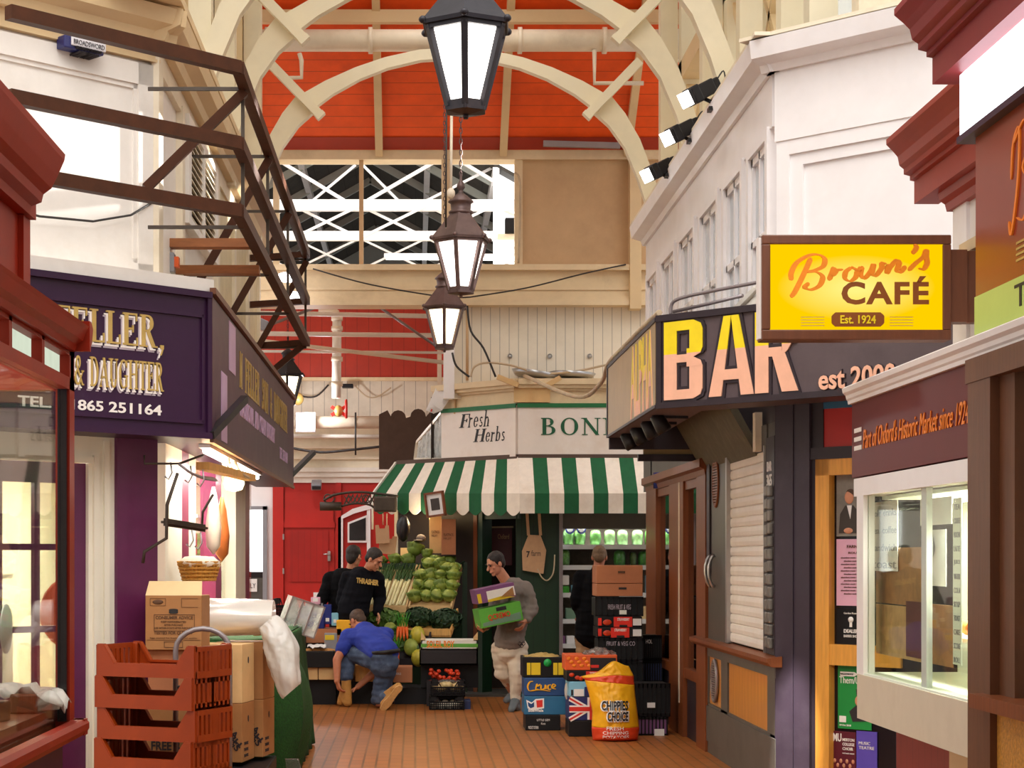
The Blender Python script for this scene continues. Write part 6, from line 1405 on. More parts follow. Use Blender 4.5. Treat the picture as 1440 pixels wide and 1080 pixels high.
m.T = TP; m.prism([(c0[0]+r_, c0[1]), (c1[0]-r_, c0[1]), (c1[0]-r_*.3, c0[1]+r_*.6), (c1[0], c0[1]+r_), (c1[0], c1[1]-r_), (c1[0]-r_*.3, c1[1]-r_*.6), (c1[0]-r_, c1[1]), (c0[0]+r_, c1[1]), (c0[0]+r_*.3, c1[1]-r_*.6), (c0[0], c1[1]-r_), (c0[0], c0[1]+r_), (c0[0]+r_*.3, c0[1]+r_*.6)], .008); m.build('date_plaque', 'letter_brown', lf)
m = MB(); text(m, 'Est. 1924', TP @ Matrix.Translation((0, 0, .008)), *pp(1182, 455), *pp(1232, 443), .003, .02); m.build('date_lettering', 'letter_yellow', lf)
m = MB(); m.T = TP
for k in range(4):
    for a, c in ((1127, 1160), (1252, 1285)): q0, q1 = pp(a, 446+4*k), pp(c, 445+4*k); m.box((q0[0], q0[1], 0), (q1[0], q1[1], .003))
m.build('thin_bars', 'gold', lf)
# ------------------------------------------------------------------ the greengrocer's stall
KX, KY = 1.22, 22.0
LX, LY = -.216, 23.436
SL, SN = V(.7071, -.7071, 0), V(-.7071, -.7071, 0)
def S(s, o, z): return V(LX, LY, 0) + SL*s + SN*o + V(0, 0, z)       # s along the chamfer left to right, o out of it
SW = 2.03
st_ = struct(thing('wall_stall', None, None))
TCH = FR(S(0, 0, 0), SL); TFR = FR(V(KX, KY, 0), V(1, 0, 0))
def chs(x0, z0, x1, z1, o0, o1, mat, name, par, T=None): m = MB(); m.T = T or TCH; m.box((x0, z0, o0), (x1, z1, o1)); return m.build(name, mat, par)
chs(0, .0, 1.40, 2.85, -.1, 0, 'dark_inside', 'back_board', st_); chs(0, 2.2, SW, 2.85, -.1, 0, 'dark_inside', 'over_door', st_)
chs(1.42, 0, 1.50, 2.3, -.12, .05, 'stall_green', 'door_post', st_); chs(1.36, 0, 1.42, 2.3, -.05, .06, 'bar_wood', 'door_post', st_)
chs(0, 0, .49, 2.6, -.12, .02, 'stall_green', 'green_panel', st_, TFR); chs(.49, .2, .53, 2.2, -.1, .05, 'alu', 'fridge_post', st_, TFR)
chs(-.02, 0, .06, 2.3, -.12, .03, 'stall_green', 'door_post', st_, TFR)
m = MB(); m.prism([(.33, 22.9), (KX, KY+.01), (4.6, KY+.01), (4.6, 23.6), (.33, 23.6)], .05, Matrix.Translation((0, 0, 3.74))); m.build('stall_roof', 'cream_warm', st_)
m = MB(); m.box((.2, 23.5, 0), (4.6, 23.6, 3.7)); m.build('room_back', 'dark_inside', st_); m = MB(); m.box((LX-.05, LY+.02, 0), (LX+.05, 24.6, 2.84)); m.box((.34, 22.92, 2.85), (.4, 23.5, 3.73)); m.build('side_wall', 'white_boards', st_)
chs(1.42, 2.12, SW+.05, 2.3, -.1, .03, 'stall_green', 'door_head', st_)
m = MB(); m.box((.6, 22.0, -.0), (1.6, 23.0, .03)); m.build('door_step', 'bar_grey', st_)
# sign over the awning
sg = thing('stall_sign', 'white stall sign with dark green serif lettering above the striped awning', 'sign', V(KX, KY, 2.85))
sb1 = chs(.80, 2.86, SW, 3.47, .0, .04, 'sign_white', 'sign_board', sg); sb2 = chs(0, 2.86, 3.4, 3.47, -.05, .04, 'sign_white', 'sign_board', sg, TFR)
chs(.80, 3.44, SW+.01, 3.49, .04, .055, 'green_line', 'green_line', sg); chs(-.01, 3.44, 3.4, 3.49, .04, .055, 'green_line', 'green_line', sg, TFR)
def cS(px): # pixel -> s on the chamfer plane
    u = (px-584)/F; return (LX - u*LY)/(-.7071 - u*.7071) * 1.0 if False else (u*LY - LX)/(.7071*(1+u))
def cZ(px, py): u = (px-584)/F; s = cS(px); return Z(py, LY - .7071*s)
T2 = TCH @ Matrix.Translation((0, 0, .041)); m = MB(); serif(m, 'F', T2, cS(649), cZ(665, 601), cS(661), cZ(665, 582), .004, .2); serif(m, 'resh', T2, cS(661), cZ(670, 601), cS(691), cZ(670, 576) - .02, .004, .2); m.build('italic_lettering', 'letter_dark', sb1); m = MB()
serif(m, 'H', T2, cS(669), cZ(685, 621), cS(684), cZ(685, 603), .004, .2); serif(m, 'erbs', T2, cS(685), cZ(695, 621), cS(713), cZ(695, 600), .004, .2)
m.build('italic_lettering', 'letter_dark', sb1)
m = MB(); serif(m, 'BONNERS', TFR @ Matrix.Translation((0, 0, .041)), X(760, 22)-KX, Z(612, 22), X(948, 22)-KX, Z(588, 22), .004, gap=.1); m.build('name_lettering', 'letter_green', sb2)
# cornice board above the sign
fr = thing('stall_cornice', 'cream moulded boards along the top of the stall above the green line', 'cornice', V(KX, KY, 3.5))
for T, x0, x1 in ((TCH, .7, SW), (TFR, 0, 3.4)):
    m = MB(); m.T = T; m.box((x0, 3.49, -.04), (x1, 3.66, .02)); m.box((x0, 3.64, -.04), (x1, 3.67, .05)); m.box((x0, 3.67, -.04), (x1+.02, 3.71, .09)); m.box((x0, 3.71, -.04), (x1+.03, 3.78, .12)); m.build('moulded_board', 'beam_cream', fr)
m = MB(); m.T = TFR; m.box((-.05, 3.5, .02), (.38, 3.72, .06)); m.bar((-.25, 3.80, .1), (.0, 3.70, .1), .06, .05); m.bar((.33, 3.69, .1), (.5, 3.79, .1), .06, .05); m.build('corner_batten', 'card_light', fr)
m = MB(); m.T = TCH; m.box((1.02, 3.42, .02), (1.04, 3.8, .05)); m.T = TFR; m.box((.36, 3.45, .02), (.375, 3.7, .05)); m.build('joint_strip', 'panel_tan', fr)
# metal trays on the roof
for nm, px, lab, w in (('a', 757, 'left shallow metal tray on top of the stall cornice, tilted', .62), ('b', 809, 'right shallow metal tray on top of the stall cornice', .56)):
    q = P(px, 527, 21.95); t = tag(MB().lathe([(.001, 0), (w/2*.85, 0), (w/2, .06), (w/2*.97, .06), (w/2*.82, .015), (.001, .015)], 28, V(q.x, 22.35, 3.83), Matrix.Rotation(.16 if nm == 'a' else .05, 3, 'Y')).build('metal_tray', 'steel'), lab, 'tray')
# papers, clear screen and rusty sheet at the left end of the sign
t = thing('clear_screen', 'clear ridged plastic screen leaning back from the left end of the stall sign', 'screen', S(.8, 0, 2.9)); q0 = S(.82, .0, 2.87)
a, bq_, c, d = q0, P(624, 578, 22.86), P(584, 632, 24.8), P(584, 645, 24.8); c = P(587, 622, 24.6); d = P(584, 646, 24.6)
m = MB(); m.grid(lambda u, v: (a*(1-u)+d*u)*(1-v) + (bq_*(1-u)+c*u)*v + V(.012*math.sin(u*40), 0, 0), 30, 6); m.build('plastic_sheet', 'clear_plastic', t, solid=.006)
m = MB(); m.bar(bq_, c, .04, .04); m.bar(a, d, .04, .04); m.bar(d, c, .05, .05); m.build('screen_edge', 'pipe_cream', t)
t = thing('paper_bundle', 'white and red folded paper bag bundle stuck at the end of the stall cornice', 'bags', P(612, 560, 22.8)); m = MB()
for k in range(7): m.T = Matrix.Translation(P(613+k*2.4, 562 - k*.6, 22.8 - k*.012)) @ Matrix.Rotation(.42+.03*k, 4, 'Y'); m.box((-.06, -.006, -.17), (.05, .0, .16))
m.T = Matrix(); m.build('bag_sheets', 'paper_white', t)
m = MB(); m.T = Matrix.Translation(P(613, 562, 22.78)) @ Matrix.Rotation(.42, 4, 'Y'); m.box((-.005, -.012, -.16), (.012, -.004, .12)); m.build('red_stripe', 'letter_red', t)
t = thing('rusty_sheet', 'dark brown scalloped metal sheet standing behind the stall sign', 'sheet', P(568, 650, 26)); m = MB(); dS = 26.0
pts = [(533, 660), (533, 583)] + [(533+12, 577)] + [(551, 588), (556, 588)] + [(560+11*math.cos(math.radians(180-a)), 588-11*math.sin(math.radians(a))) for a in range(0, 181, 30)] + [(577+11+11*math.cos(math.radians(180-a)), 586-11*math.sin(math.radians(a))) for a in range(0, 181, 30)] + [(606, 578), (612, 574), (620, 580), (620, 660)]
m.prism([(X(a_, dS), Z(c_, dS)) for a_, c_ in pts], .03, FR(V(0, dS, 0), V(1, 0, 0))); m.build('sheet_metal', 'rust_sheet', t)
# ---- awning
aw = thing('striped_awning', 'green and cream striped awning over the greengrocer stall', 'awning', V(KX, KY, 2.15))
top0 = S(.02, .03, 2.86); topk = V(KX, KY-.02, 2.86); topr = V(4.3, KY-.02, 2.86)
lo0 = S(0, .41, 2.46); lok = V(1.215, 21.47, 2.40); lor = V(4.3, 21.47, 2.40)
def stripes(n, a0, a1, c0, c1, vz, scal, name_):
    for col, par_ in (('canvas_green', 0), ('canvas_cream', 1)):
        m = MB()
        for k in range(n):
            if (k + (name_ == 'front')) % 2 != par_: continue
            u0, u1 = k/n, (k+1)/n
            A, B_, Cc, Dd = a0.lerp(a1, u0), a0.lerp(a1, u1), c0.lerp(c1, u1), c0.lerp(c1, u0)
            m.add([A, B_, Cc, Dd], [(0, 3, 2, 1)])
            bot = []
            for i in range(9):
                t = i/8; q = Dd.lerp(Cc, t); dz = vz - (.07*math.sin(math.pi*t) if scal else 0) ; bot.append(V(q.x, q.y, q.z - (vz + (.06*math.sin(math.pi*t) if scal else 0))))
            topv = [Dd.lerp(Cc, i/8) for i in range(9)]
            m.add(topv + bot, [(i, 9+i, 10+i, i+1) for i in range(8)])
        m.build(name_ + ('_green_stripes' if par_ == 0 else '_cream_stripes'), col, aw, fix=False, solid=.006)
stripes(12, top0, topk, lo0, lok, .20, True, 'side')
stripes(18, topk, topr, lok, lor, .23, False, 'front')
m = MB(); m.bar(top0, topk, .05, .05); m.bar(topk, topr, .05, .05); m.build('awning_rail', 'rust_sheet', aw)
m = MB(); m.bar(top0 + V(-.02, 0, 0), lo0 + V(-.02, 0, 0), .03, .03); m.tube([lo0 + V(-.03, 0, 0), lo0 + V(-.03, 0, -.45)], .014); m.build('white_edge', 'pipe_white', aw)
# picture frame hung on the awning
t = thing('picture_frame', 'tilted wooden picture frame hanging at the awning valance', 'picture', P(613, 709, 22.2)); m = MB(); T = Matrix.Translation(P(613, 709, 22.25)) @ Matrix.Rotation(-.12, 4, 'Y') @ FR(V(0, 0, 0), SL)
m.T = T
for (x0, y0, x1, y1) in ((-.16, -.15, .16, -.125), (-.16, .125, .16, .15), (-.16, -.15, -.135, .15), (.135, -.15, .16, .15)): m.box((x0, y0, 0), (x1, y1, .03))
m.build('frame', 'bar_wood', t); m = MB(); m.T = T; m.box((-.135, -.125, 0), (.135, .125, .01)); mo = m.build('mount', 'paper_white', t); m = MB(); m.T = T; m.box((-.07, -.07, .01), (.07, .07, .015)); m.build('photo', 'photo_dark', mo)
# ornate dark bracket with rolled ends and its box
t = thing('ornate_bracket', 'ornate dark metal bracket with a rolled end hanging left of the awning', 'bracket', P(500, 705, 22.6)); dB = 22.75
def q5(px, py, dd=0): return P(px, py, dB+dd)
m = MB(); m.tube([q5(450, 712), q5(480, 712)], .055, 14); m.build('rolled_end', 'iron', t)
m = MB(); m.tube(spl([q5(455, 704), q5(470, 696), q5(500, 692), q5(530, 694), q5(560, 698)], 5), .016, 7); m.tube(spl([q5(480, 712), q5(498, 708), q5(520, 710), q5(532, 720)], 5), .014, 7); m.build('curved_bar', 'iron', t)
m = MB()
for k in range(9): a = 484+k*6; m.bar(q5(a, 710-(k % 2)*2), q5(a+7, 695), .018, .018); m.bar(q5(a+7, 709), q5(a, 697), .012, .012)
m.build('lattice', 'iron', t)
for (px, py, r) in ((462, 700, 9), (492, 702, 7), (515, 700, 8)):
    m = MB(); m.tube([q5(px+r*math.cos(a*.5)*(1-a*.05), py+r*math.sin(a*.5)*(1-a*.05)) for a in range(14)], .01, 6); m.build('scroll', 'iron', t)
bx = thing('lamp_housing', 'dark glossy metal box under the left end of the awning', 'box', P(542, 709, 22.5)); m = MB(); m.cbox(P(542, 709, 22.72), (.28, .22, .19)); m.build('housing', 'iron', bx, bevel=.02)
# hanging bags, cap, aprons, boxes
for (px0, px1, y0, y1, nm, lab, dd) in ((529, 548, 738, 764, 'paper_bag', 'upper pale paper bag hanging under the left end of the awning', 22.55), (532, 556, 752, 779, 'paper_bag', 'lower pale paper bag hanging under the left end of the awning, behind another', 22.62)):
    t = thing(nm, lab, 'bag', P((px0+px1)/2, y1, dd), 'paper bags hanging under the awning'); m = MB(); w = X(px1, dd)-X(px0, dd); h = Z(y0, dd)-Z(y1, dd)
    m.T = Matrix.Translation(P((px0+px1)/2, y1, dd)) @ Matrix.Rotation(-.05 if dd < 22.6 else .1, 4, 'Y')
    m.prism([(-w/2, 0), (w/2, 0), (w/2, h*.95), (w*.25, h*.95), (w*.2, h*.8), (-w*.2, h*.8), (-w*.25, h), (-w/2, h)], .03, FR(V(0, 0, 0), V(1, 0, 0))); m.build('bag', 'paper_bag', t); m = MB(); m.tube([P((px0+px1)/2, y0, dd), P((px0+px1)/2, 722, dd)], .006, 5); m.build('string', 'cable_pale', t)
t = tag(MB().ell(P(567, 743, 22.5), (.085, .07, .16), 14, 10, fn=lambda v: 1+.15*noise.noise(v*2)).build('black_bag', 'black_bag'), 'black bag bundle hanging under the awning beside the pale paper bags', 'bag')
ap = thing('hanging_apron', 'tan cloth apron hanging on the green stall post', 'apron', P(751, 805, 21.9)); m = MB(); T = FR(V(0, 21.92, 0), V(1, 0, 0)); a5 = lambda px, py: (X(px, 21.92), Z(py, 21.92))
m.prism([a5(735, 802), a5(764, 807), a5(768, 774), a5(760, 753), a5(743, 752), a5(734, 775)], .025, T); m.build('apron_body', 'apron_cloth', ap)
for a0, a1 in ((743, 741), (760, 758)):
    m = MB(); m.bar(V(*a5(a0, 753)[:1], 21.9, a5(a0, 753)[1]), V(a5(a1, 722)[0], 21.9, a5(a1, 722)[1]), .035, .012); m.build('strap', 'apron_cloth', ap)
m = MB(); text(m, '7', T, *a5(740, 784), *a5(745, 775), .028, .03); text(m, 'farm', T, *a5(747, 782), *a5(760, 774), .027); m.build('print', 'print_black', ap)
o = tag(MB().tube(spl([P(756, 800, 21.9), P(762, 812, 21.9), P(770, 816, 21.9), P(778, 805, 21.9), P(780, 780, 21.9)], 5), .009, 6).build('hanging_hose', 'cable_pale'), 'thin hose looping below the tan apron on the green post', 'hose')  # this loop is a thin cord
cap_ = thing('peaked_cap', 'grey peaked cap lying on the uppermost green cabbage', 'cap', P(595, 750, 22.7)); m = MB(); m.ell(P(592, 757, 22.55), (.06, .06, .05), 12, 8); m.ell(P(588, 760, 22.48), (.06, .07, .012), 12, 6); m.build('crown', 'hoodie_grey', cap_)
for (px0, px1, y0, y1, mat, lab, dd) in ((604, 621, 726, 778, 'card_light', 'pale flat cardboard box standing upright on the top stall shelf', 22.55), (621, 641, 730, 780, 'card_red', 'brown cardboard box standing on end on the top stall shelf by the door post', 22.35)):
    t = thing('cardboard_box', lab, 'box', P((px0+px1)/2, y1, dd)); m = MB(); m.box((X(px0, dd), dd, Z(y1, dd)), (X(px1, dd), dd+.2, Z(y0, dd))); m.build('carton', mat, t)
    m = MB(); T = FR(V(0, dd, 0), V(1, 0, 0)); text(m, 'FLATPACK', T, X(px0+3, dd), Z(y0+24, dd), X(px1-3, dd), Z(y0+20, dd), .003); text(m, 'FRUIT', T, X(px0+3, dd), Z(y0+29, dd), X(px1-6, dd), Z(y0+26, dd), .003); m.build('print', 'print_ink', t)
t = thing('wall_poster', 'dark red banner poster inside the stall doorway', 'poster', P(695, 780, 22.9)); m = MB(); m.box((X(660, 23), 23.0, Z(795, 23)), (X(720, 23), 23.02, Z(741, 23))); m.build('banner', 'paper_maroon', t); m = MB(); text(m, 'Bonners of', FR(V(0, 23, 0), V(1, 0, 0)), X(672, 23), Z(757, 23), X(690, 23), Z(751, 23), .004); text(m, 'Oxford', FR(V(0, 23, 0), V(1, 0, 0)), X(700, 23), Z(758, 23), X(716, 23), Z(751, 23), .004); m.build('lettering', 'photo_tan', t)
m = MB(); m.bar(P(655, 742, 22.9), P(722, 741, 22.9), .02, .02); m.build('top_rod', 'cable_pale', t)

# ---- display: sloping trays
DS, DN = V(.966, -.26, 0), V(-.26, -.966, 0)
def D(s, o, z): return V(-.394, 22.823, 0) + DS*((s-.1)*.8) + DN*o + V(0, 0, z)
ds = thing('display_stand', 'tiered wooden display stand of sloping trays below the awning', 'display stand', D(.7, .6, 0))
def tray(s0, s1, oA, zA, oB, zB, mat, name):
    m = MB(); a, b_, c, d = D(s0, oA, zA), D(s1, oA, zA), D(s1, oB, zB), D(s0, oB, zB); n = V(0, 0, -.03)
    m.add([a, b_, c, d, a+n, b_+n, c+n, d+n], [(0,1,2,3), (7,6,5,4), (0,4,5,1), (1,5,6,2), (2,6,7,3), (3,7,4,0)])
    for s in (s0, s1): m.bar(D(s, oA, zA+.03), D(s, oB, zB+.03), .02, .07)
    m.bar(D(s0, oB+.01, zB+.03), D(s1, oB+.01, zB+.03), .02, .08); return m.build(name, mat, ds)
tray(.05, 1.40, .05, 1.55, .27, 1.52, 'stall_green', 'top_shelf')
tray(.12, .74, .28, 1.52, .78, 1.02, 'card_light', 'sloping_tray'); tray(.78, 1.42, .28, 1.52, .78, 1.02, 'card_light', 'sloping_tray')
tray(.1, .78, .72, 1.0, 1.1, .72, 'tray_wood', 'lower_tray'); tray(.82, 1.5, .72, 1.0, 1.05, .76, 'tray_wood', 'lower_tray'); tray(.3, 1.2, 1.05, .74, 1.32, .42, 'tray_grey', 'front_tray')
m = MB()
for s in (.1, 1.42): m.bar(D(s, .1, 0), D(s, .1, 1.6), .06, .06); m.bar(D(s, .9, 0), D(s, .9, .85), .06, .06)
m.T = FR(D(0, 0, 0), DS); m.box((.08, .0, .0), (1.1, .9, .04)); m.build('stand_frame', 'stall_green', ds)
# cabbages
def cabbage_mesh(name, mat, label):
    t = thing(name, label, 'cabbage', (0, 0, 0), 'round cabbages on the display stand')
    m = MB(); m.ell((0, 0, 0), (.072, .072, .067), 16, 12, fn=lambda v: 1+.05*noise.noise(v*2.2)+.03*math.sin(math.atan2(v.y, v.x)*5)); m.build('head', mat, t)
    m = MB()
    for k in range(4):
        a = k*PI/2+.3
        m.grid(lambda u, v: Vector((math.cos(a+(v-.5)*1.5)*(.074+.01*u), math.sin(a+(v-.5)*1.5)*(.074+.01*u), -.05+.09*u)).lerp(Vector((0, 0, -.064)), (1-u)**2*.8), 5, 6)
    m.build('outer_leaf', 'cabbage_dark', t, solid=.003); return t
rows = [(.30, 1.40, (.93, 1.10)), (.36, 1.40, (1.24, 1.33)), (.44, 1.34, (.86, 1.0, 1.16, 1.36)), (.56, 1.22, (.86, 1.04, 1.2, 1.37)), (.68, 1.12, (.84, 1.02, 1.18, 1.36))]
wh = ['back', 'second', 'third', 'fourth', 'front']; cabs = []; proto_c = None
for r_, (o_, z_, ss) in enumerate(rows):
    for k, s in enumerate(ss):
        lab = 'pale round cabbage in the ' + wh[r_] + ' row of the right tray, ' + ('leftmost', 'second from left', 'third from left', 'rightmost')[k if k < len(ss)-1 else 3]
        p = D(s, o_+.02, 1.02+(.78-o_)*1.0+.085); sc = R.uniform(1.05, 1.25)
        if proto_c is None: proto_c = cabbage_mesh('cabbage', 'cabbage', lab); t = proto_c; put(t, p, (R.uniform(-.5, .5), R.uniform(-.5, .5), R.uniform(0, 6)), sc)
        else: t = dup(proto_c, p, (R.uniform(-.6, .6), R.uniform(-.6, .6), R.uniform(0, 6)), lab, scale=sc)
proto_d = None
for k, (s, dz, sc) in enumerate(((.12, 0, 1.05), (.34, .02, 1.1), (.56, 0, 1.2), (.98, .0, 1.0), (1.2, 0, 1.0), (.66, .13, 1.35), (.85, .1, .9))):
    lab = 'dark leafy cabbage on the top stall shelf, ' + ('leftmost', 'second from left', 'third from left', 'left of the standing brown box', 'below the standing brown box', 'the large one stacked uppermost', 'between the uppermost one and the pale box')[k]
    p = D(s, .16, 1.545+dz+.07*sc)
    if proto_d is None:
        proto_d = cabbage_mesh('leafy_cabbage', 'cabbage_dark', lab); proto_d['group'] = 'dark cabbages on the top shelf'; put(proto_d, p, (.3, .2, 1), sc)
    else: dup(proto_d, p, (R.uniform(-.4, .4), R.uniform(-.4, .4), R.uniform(0, 6)), lab, scale=sc)
t = thing('price_card', 'small cream price card above the dark cabbages on the top shelf', 'card', D(.33, .1, 1.75)); m = MB(); m.T = Matrix.Translation(P(571, 776, 23)); m.box((-.07, -.005, -.05), (.07, .005, .05)); m.build('card', 'card_in', t)
# leeks
proto_l = None
for k in range(11):
    s = .16+.052*k; a, b_ = D(s, .78, 1.07+.02*(k % 2)), D(s+.06, .30, 1.56+.02*(k % 2)); lab = 'long leek lying up the left sloping tray, ' + ('leftmost', 'second', 'third', 'fourth', 'fifth', 'sixth', 'seventh', 'eighth', 'ninth', 'tenth', 'rightmost')[k] + (' counted from the left' if 0 < k < 10 else ' of the row')
    if proto_l is None:
        t = thing('leek', lab, 'leek', (0, 0, 0), 'leeks in the left sloping tray'); m = MB(); m.tube([(0, 0, 0), (0, 0, .06), (0, 0, .3), (0, 0, .42)], [.02, .019, .018, .02], 9); m.build('white_stem', 'leek_white', t)
        m = MB()
        for q in range(4): an = q*1.6; m.tube([(0, 0, .38), (.012*math.cos(an), .012*math.sin(an), .5), (.05*math.cos(an), .03*math.sin(an), .66+.03*q)], [.02, .019, .004], 7, flat=.4)
        m.build('green_top', 'leek_green', t)
        m = MB()
        for q in range(5): m.tube([(0, 0, .0), (.012*math.cos(q*1.3), .012*math.sin(q*1.3), -.03)], .003, 4)
        m.build('roots', 'onion', t); proto_l = t; e = (b_-a).to_track_quat('Z', 'Y').to_euler(); put(t, a, e)
    else: e = (b_-a+V(R.uniform(-.04, .04), 0, 0)).to_track_quat('Z', 'Y').to_euler(); dup(proto_l, a, e, lab)
# loose leafy greens (too many leaves to count): kale mounds, spinach edge
def leafmass(name, label, c, r, mat, n, size, cat):
    m = MB()
    for k in range(n):
        v = Vector((R.gauss(0, 1), R.gauss(0, 1), R.gauss(0, 1)+.35)).normalized(); p = Vector(c) + Vector((v.x*r[0], v.y*r[1], v.z*r[2]))*R.uniform(.7, 1.03); tng = v.orthogonal().normalized(); tng.rotate(Matrix.Rotation(R.uniform(0, 6.3), 3, v)); w = v.cross(tng); s = size*R.uniform(.6, 1.3)
        m.add([p - tng*s, p + w*s*.6 + v*s*.35, p + tng*s + v*s*.25, p - w*s*.6 + v*s*.3, p + v*s*.1], [(0, 1, 4), (1, 2, 4), (2, 3, 4), (3, 0, 4)])
    m.ell(c, (r[0]*.85, r[1]*.85, r[2]*.85), 12, 8)
    o = m.build(name, mat, fix=False); return tag(o, label, cat, kind='stuff')
leafmass('kale_heap', 'dark curly kale heaped on the lower right tray, left mound', D(.98, .92, .95), (.17, .13, .12), 'kale', 420, .04, 'kale')
leafmass('kale_heap', 'dark curly kale heaped behind the white lettered crate, right mound', D(1.38, .92, .93), (.2, .13, .12), 'kale', 420, .04, 'kale')
leafmass('greens_heap', 'green spring greens heaped on the lower left tray', D(.45, .9, .93), (.2, .13, .12), 'leafy', 300, .05, 'greens')
leafmass('greens_heap', 'yellowish loose leaves spilling at the left edge of the leek tray', D(-.02, .6, 1.22), (.1, .3, .22), 'leafy', 320, .06, 'greens')
leafmass('greens_heap', 'mixed green leaves tumbling down the front tray between carrots', D(.72, 1.15, .66), (.22, .1, .18), 'leafy', 300, .05, 'greens')
for k, (s, o_, z, mat, lab) in enumerate(((.6, 1.12, .8, 'cabbage', 'pale green gourd on the front tray beside the blue shirt'), (1.05, 1.22, .76, 'pepper_yellow', 'yellow green gourd left of the white lettered crate'), (.98, 1.3, .62, 'cabbage', 'green gourd low on the front tray below the gourds'), (1.1, 1.33, .5, 'pepper_yellow', 'yellow squash low beside the grey tray'))):
    t = thing('gourd', lab, 'gourd', D(s, o_, z)); m = MB(); m.ell(D(s, o_, z), (.085, .08, .1), 14, 10, fn=lambda v: 1+.05*math.cos(5*math.atan2(v.y, v.x))); m.build('fruit', mat, t); m = MB(); m.tube([D(s, o_, z+.09), D(s, o_+.01, z+.14)], .012, 6); m.build('stalk', 'leek_green', t)
# carrot bunches
bn = 0
for s, o_, z, n, lab in ((.76, 1.2, .80, 4, 'upper bunch of carrots on the front tray'), (.68, 1.36, .52, 4, 'lower bunch of carrots on the front tray')):
    for k in range(n):
        a = D(s+.04*k, o_, z+.05); b_ = a + V(-.02+.012*k, -.06, -.16)
        t = thing('carrot', 'orange carrot in the ' + lab + ', ' + ('leftmost', 'second', 'third', 'rightmost')[k], 'carrot', a, lab); m = MB(); m.tube([a, a.lerp(b_, .15), a.lerp(b_, .6), b_], [.014, .02, .015, .004], 8); m.build('root', 'carrot', t)
        m = MB(); 
        for q in range(3): m.tube([a, a+V(.02*(q-1), .02, .1), a+V(.05*(q-1), .03, .17)], [.004, .004, .002], 5)
        m.build('leaf_top', 'herb', t)
# red chillies and tomatoes heap
for k in range(46):
    p = P(R.uniform(604, 648), R.uniform(942, 962), 20.62+R.uniform(-.06, .1)); o = tag(MB().ell(p, (.026, .026, .022), 9, 6).build('red_pepper', 'chilli'), 'small red pepper in the heap below the grey tray', 'pepper', 'red peppers heaped under the grey tray')
m = MB(); m.box((X(600, 20.5), 20.53, .01), (X(652, 20.5), 20.8, Z(958, 20.5))); o = tag(m.build('low_tray', 'tray_grey'), 'dark low tray under the heap of red peppers', 'tray')
o = tag(MB().box((X(555, 21), 20.9, .0), (X(652, 21), 21.6, Z(968, 20.9))).build('display_plinth', 'black_plastic'), 'black plinth under the front trays of the stall', 'plinth')
# open white crate with lettering and grey crate below
dq = 20.65
def crate_open(name, label, px0, px1, y0, y1, dep, mat, group=None, inside=None):
    t = thing(name, label, 'crate', P((px0+px1)/2, y1, dq)); x0, x1, z0, z1 = X(px0, dq), X(px1, dq), Z(y1, dq), Z(y0, dq); th = .015
    for nm, lo, hi in (('front_panel', (x0, dq, z0), (x1, dq+th, z1)), ('back_panel', (x0, dq+dep-th, z0), (x1, dq+dep, z1)), ('side_panel', (x0, dq, z0), (x0+th, dq+dep, z1)), ('side_panel', (x1-th, dq, z0), (x1, dq+dep, z1)), ('bottom', (x0, dq, z0), (x1, dq+dep, z0+th))):
        m = MB(); m.box(lo, hi); m.build(nm, mat, t)
    return t, x0, x1, z0, z1
t, x0, x1, z0, z1 = crate_open('vegetable_crate', 'white cardboard vegetable crate with yellow lettering on a green band', 592, 672, 900, 914, .4, 'box_white')
for s in (x0, x1-.05): m = MB(); m.prism([(s, z1-.01), (s+.05, z1-.01), (s+.05, z1+.03 if s == x0 else z1+.09), (s, z1+.09 if s == x0 else z1+.03)], .02, FR(V(0, dq+.02, 0), V(1, 0, 0))); m.build('corner_tab', 'card_light', t)
m = MB(); m.box((x0, dq-.004, z0+.03), (x1, dq, z0+.07)); m.build('green_band', 'box_green', t)
m = MB(); text(m, 'SOLEIL ROY', FR(V(0, dq-.004, 0), V(1, 0, 0)), X(600, dq), Z(911, dq), X(639, dq), Z(901, dq), .005, .03); m.build('lettering', 'letter_orange', t)
t, x0, x1, z0, z1 = crate_open('vegetable_crate', 'dark grey vegetable crate below the white lettered crate', 590, 672, 914, 935, .45, 'tray_grey')
for k in range(9): o = tag(MB().ell(P(597+k*8, 913.5, 20.9)+V(0, 0, -.03), (.03, .03, .03), 9, 6).build('mixed_pepper', ('chilli', 'pepper_yellow', 'cabbage_dark')[k % 3]), 'small pepper showing between the white and the grey crate', 'pepper', 'peppers in the grey crate')
o = tag(MB().box((X(592, 21), 20.85, .19), (X(672, 21), 21.2, Z(935, 20.7)-.004)).build('crate_support', 'black_plastic'), 'black box carrying the grey crate at the stall front', 'box')

# ---- chiller cabinet right of the green post
fg = thing('chiller_cabinet', 'open fronted white chiller cabinet with lit shelves right of the green post', 'fridge', V(2.4, 22.1, 0)); fx0, fx1 = 1.74, 4.2; fy0, fy1 = 22.05, 22.75
def fb(lo, hi, mat, name): m = MB(); m.box(lo, hi); return m.build(name, mat, fg)
fb((fx0, fy1, .2), (fx1, fy1+.05, 2.2), 'fridge_back', 'back_panel'); fb((fx0-.02, fy0, .0), (fx0+.02, fy1, 2.2), 'fridge_white', 'side_panel'); fb((fx0, fy0, 2.0), (fx1, fy0+.03, 2.2), 'bar_grey', 'canopy'); fb((fx0, fy0+.03, 2.17), (fx1, fy1, 2.2), 'fridge_white', 'top_panel'); fb((fx0, fy0-.1, 0), (fx1, fy1, .35), 'fridge_white', 'base')
shz = [Z(767, 22), Z(796, 22), Z(835, 22), Z(872, 22), .62]
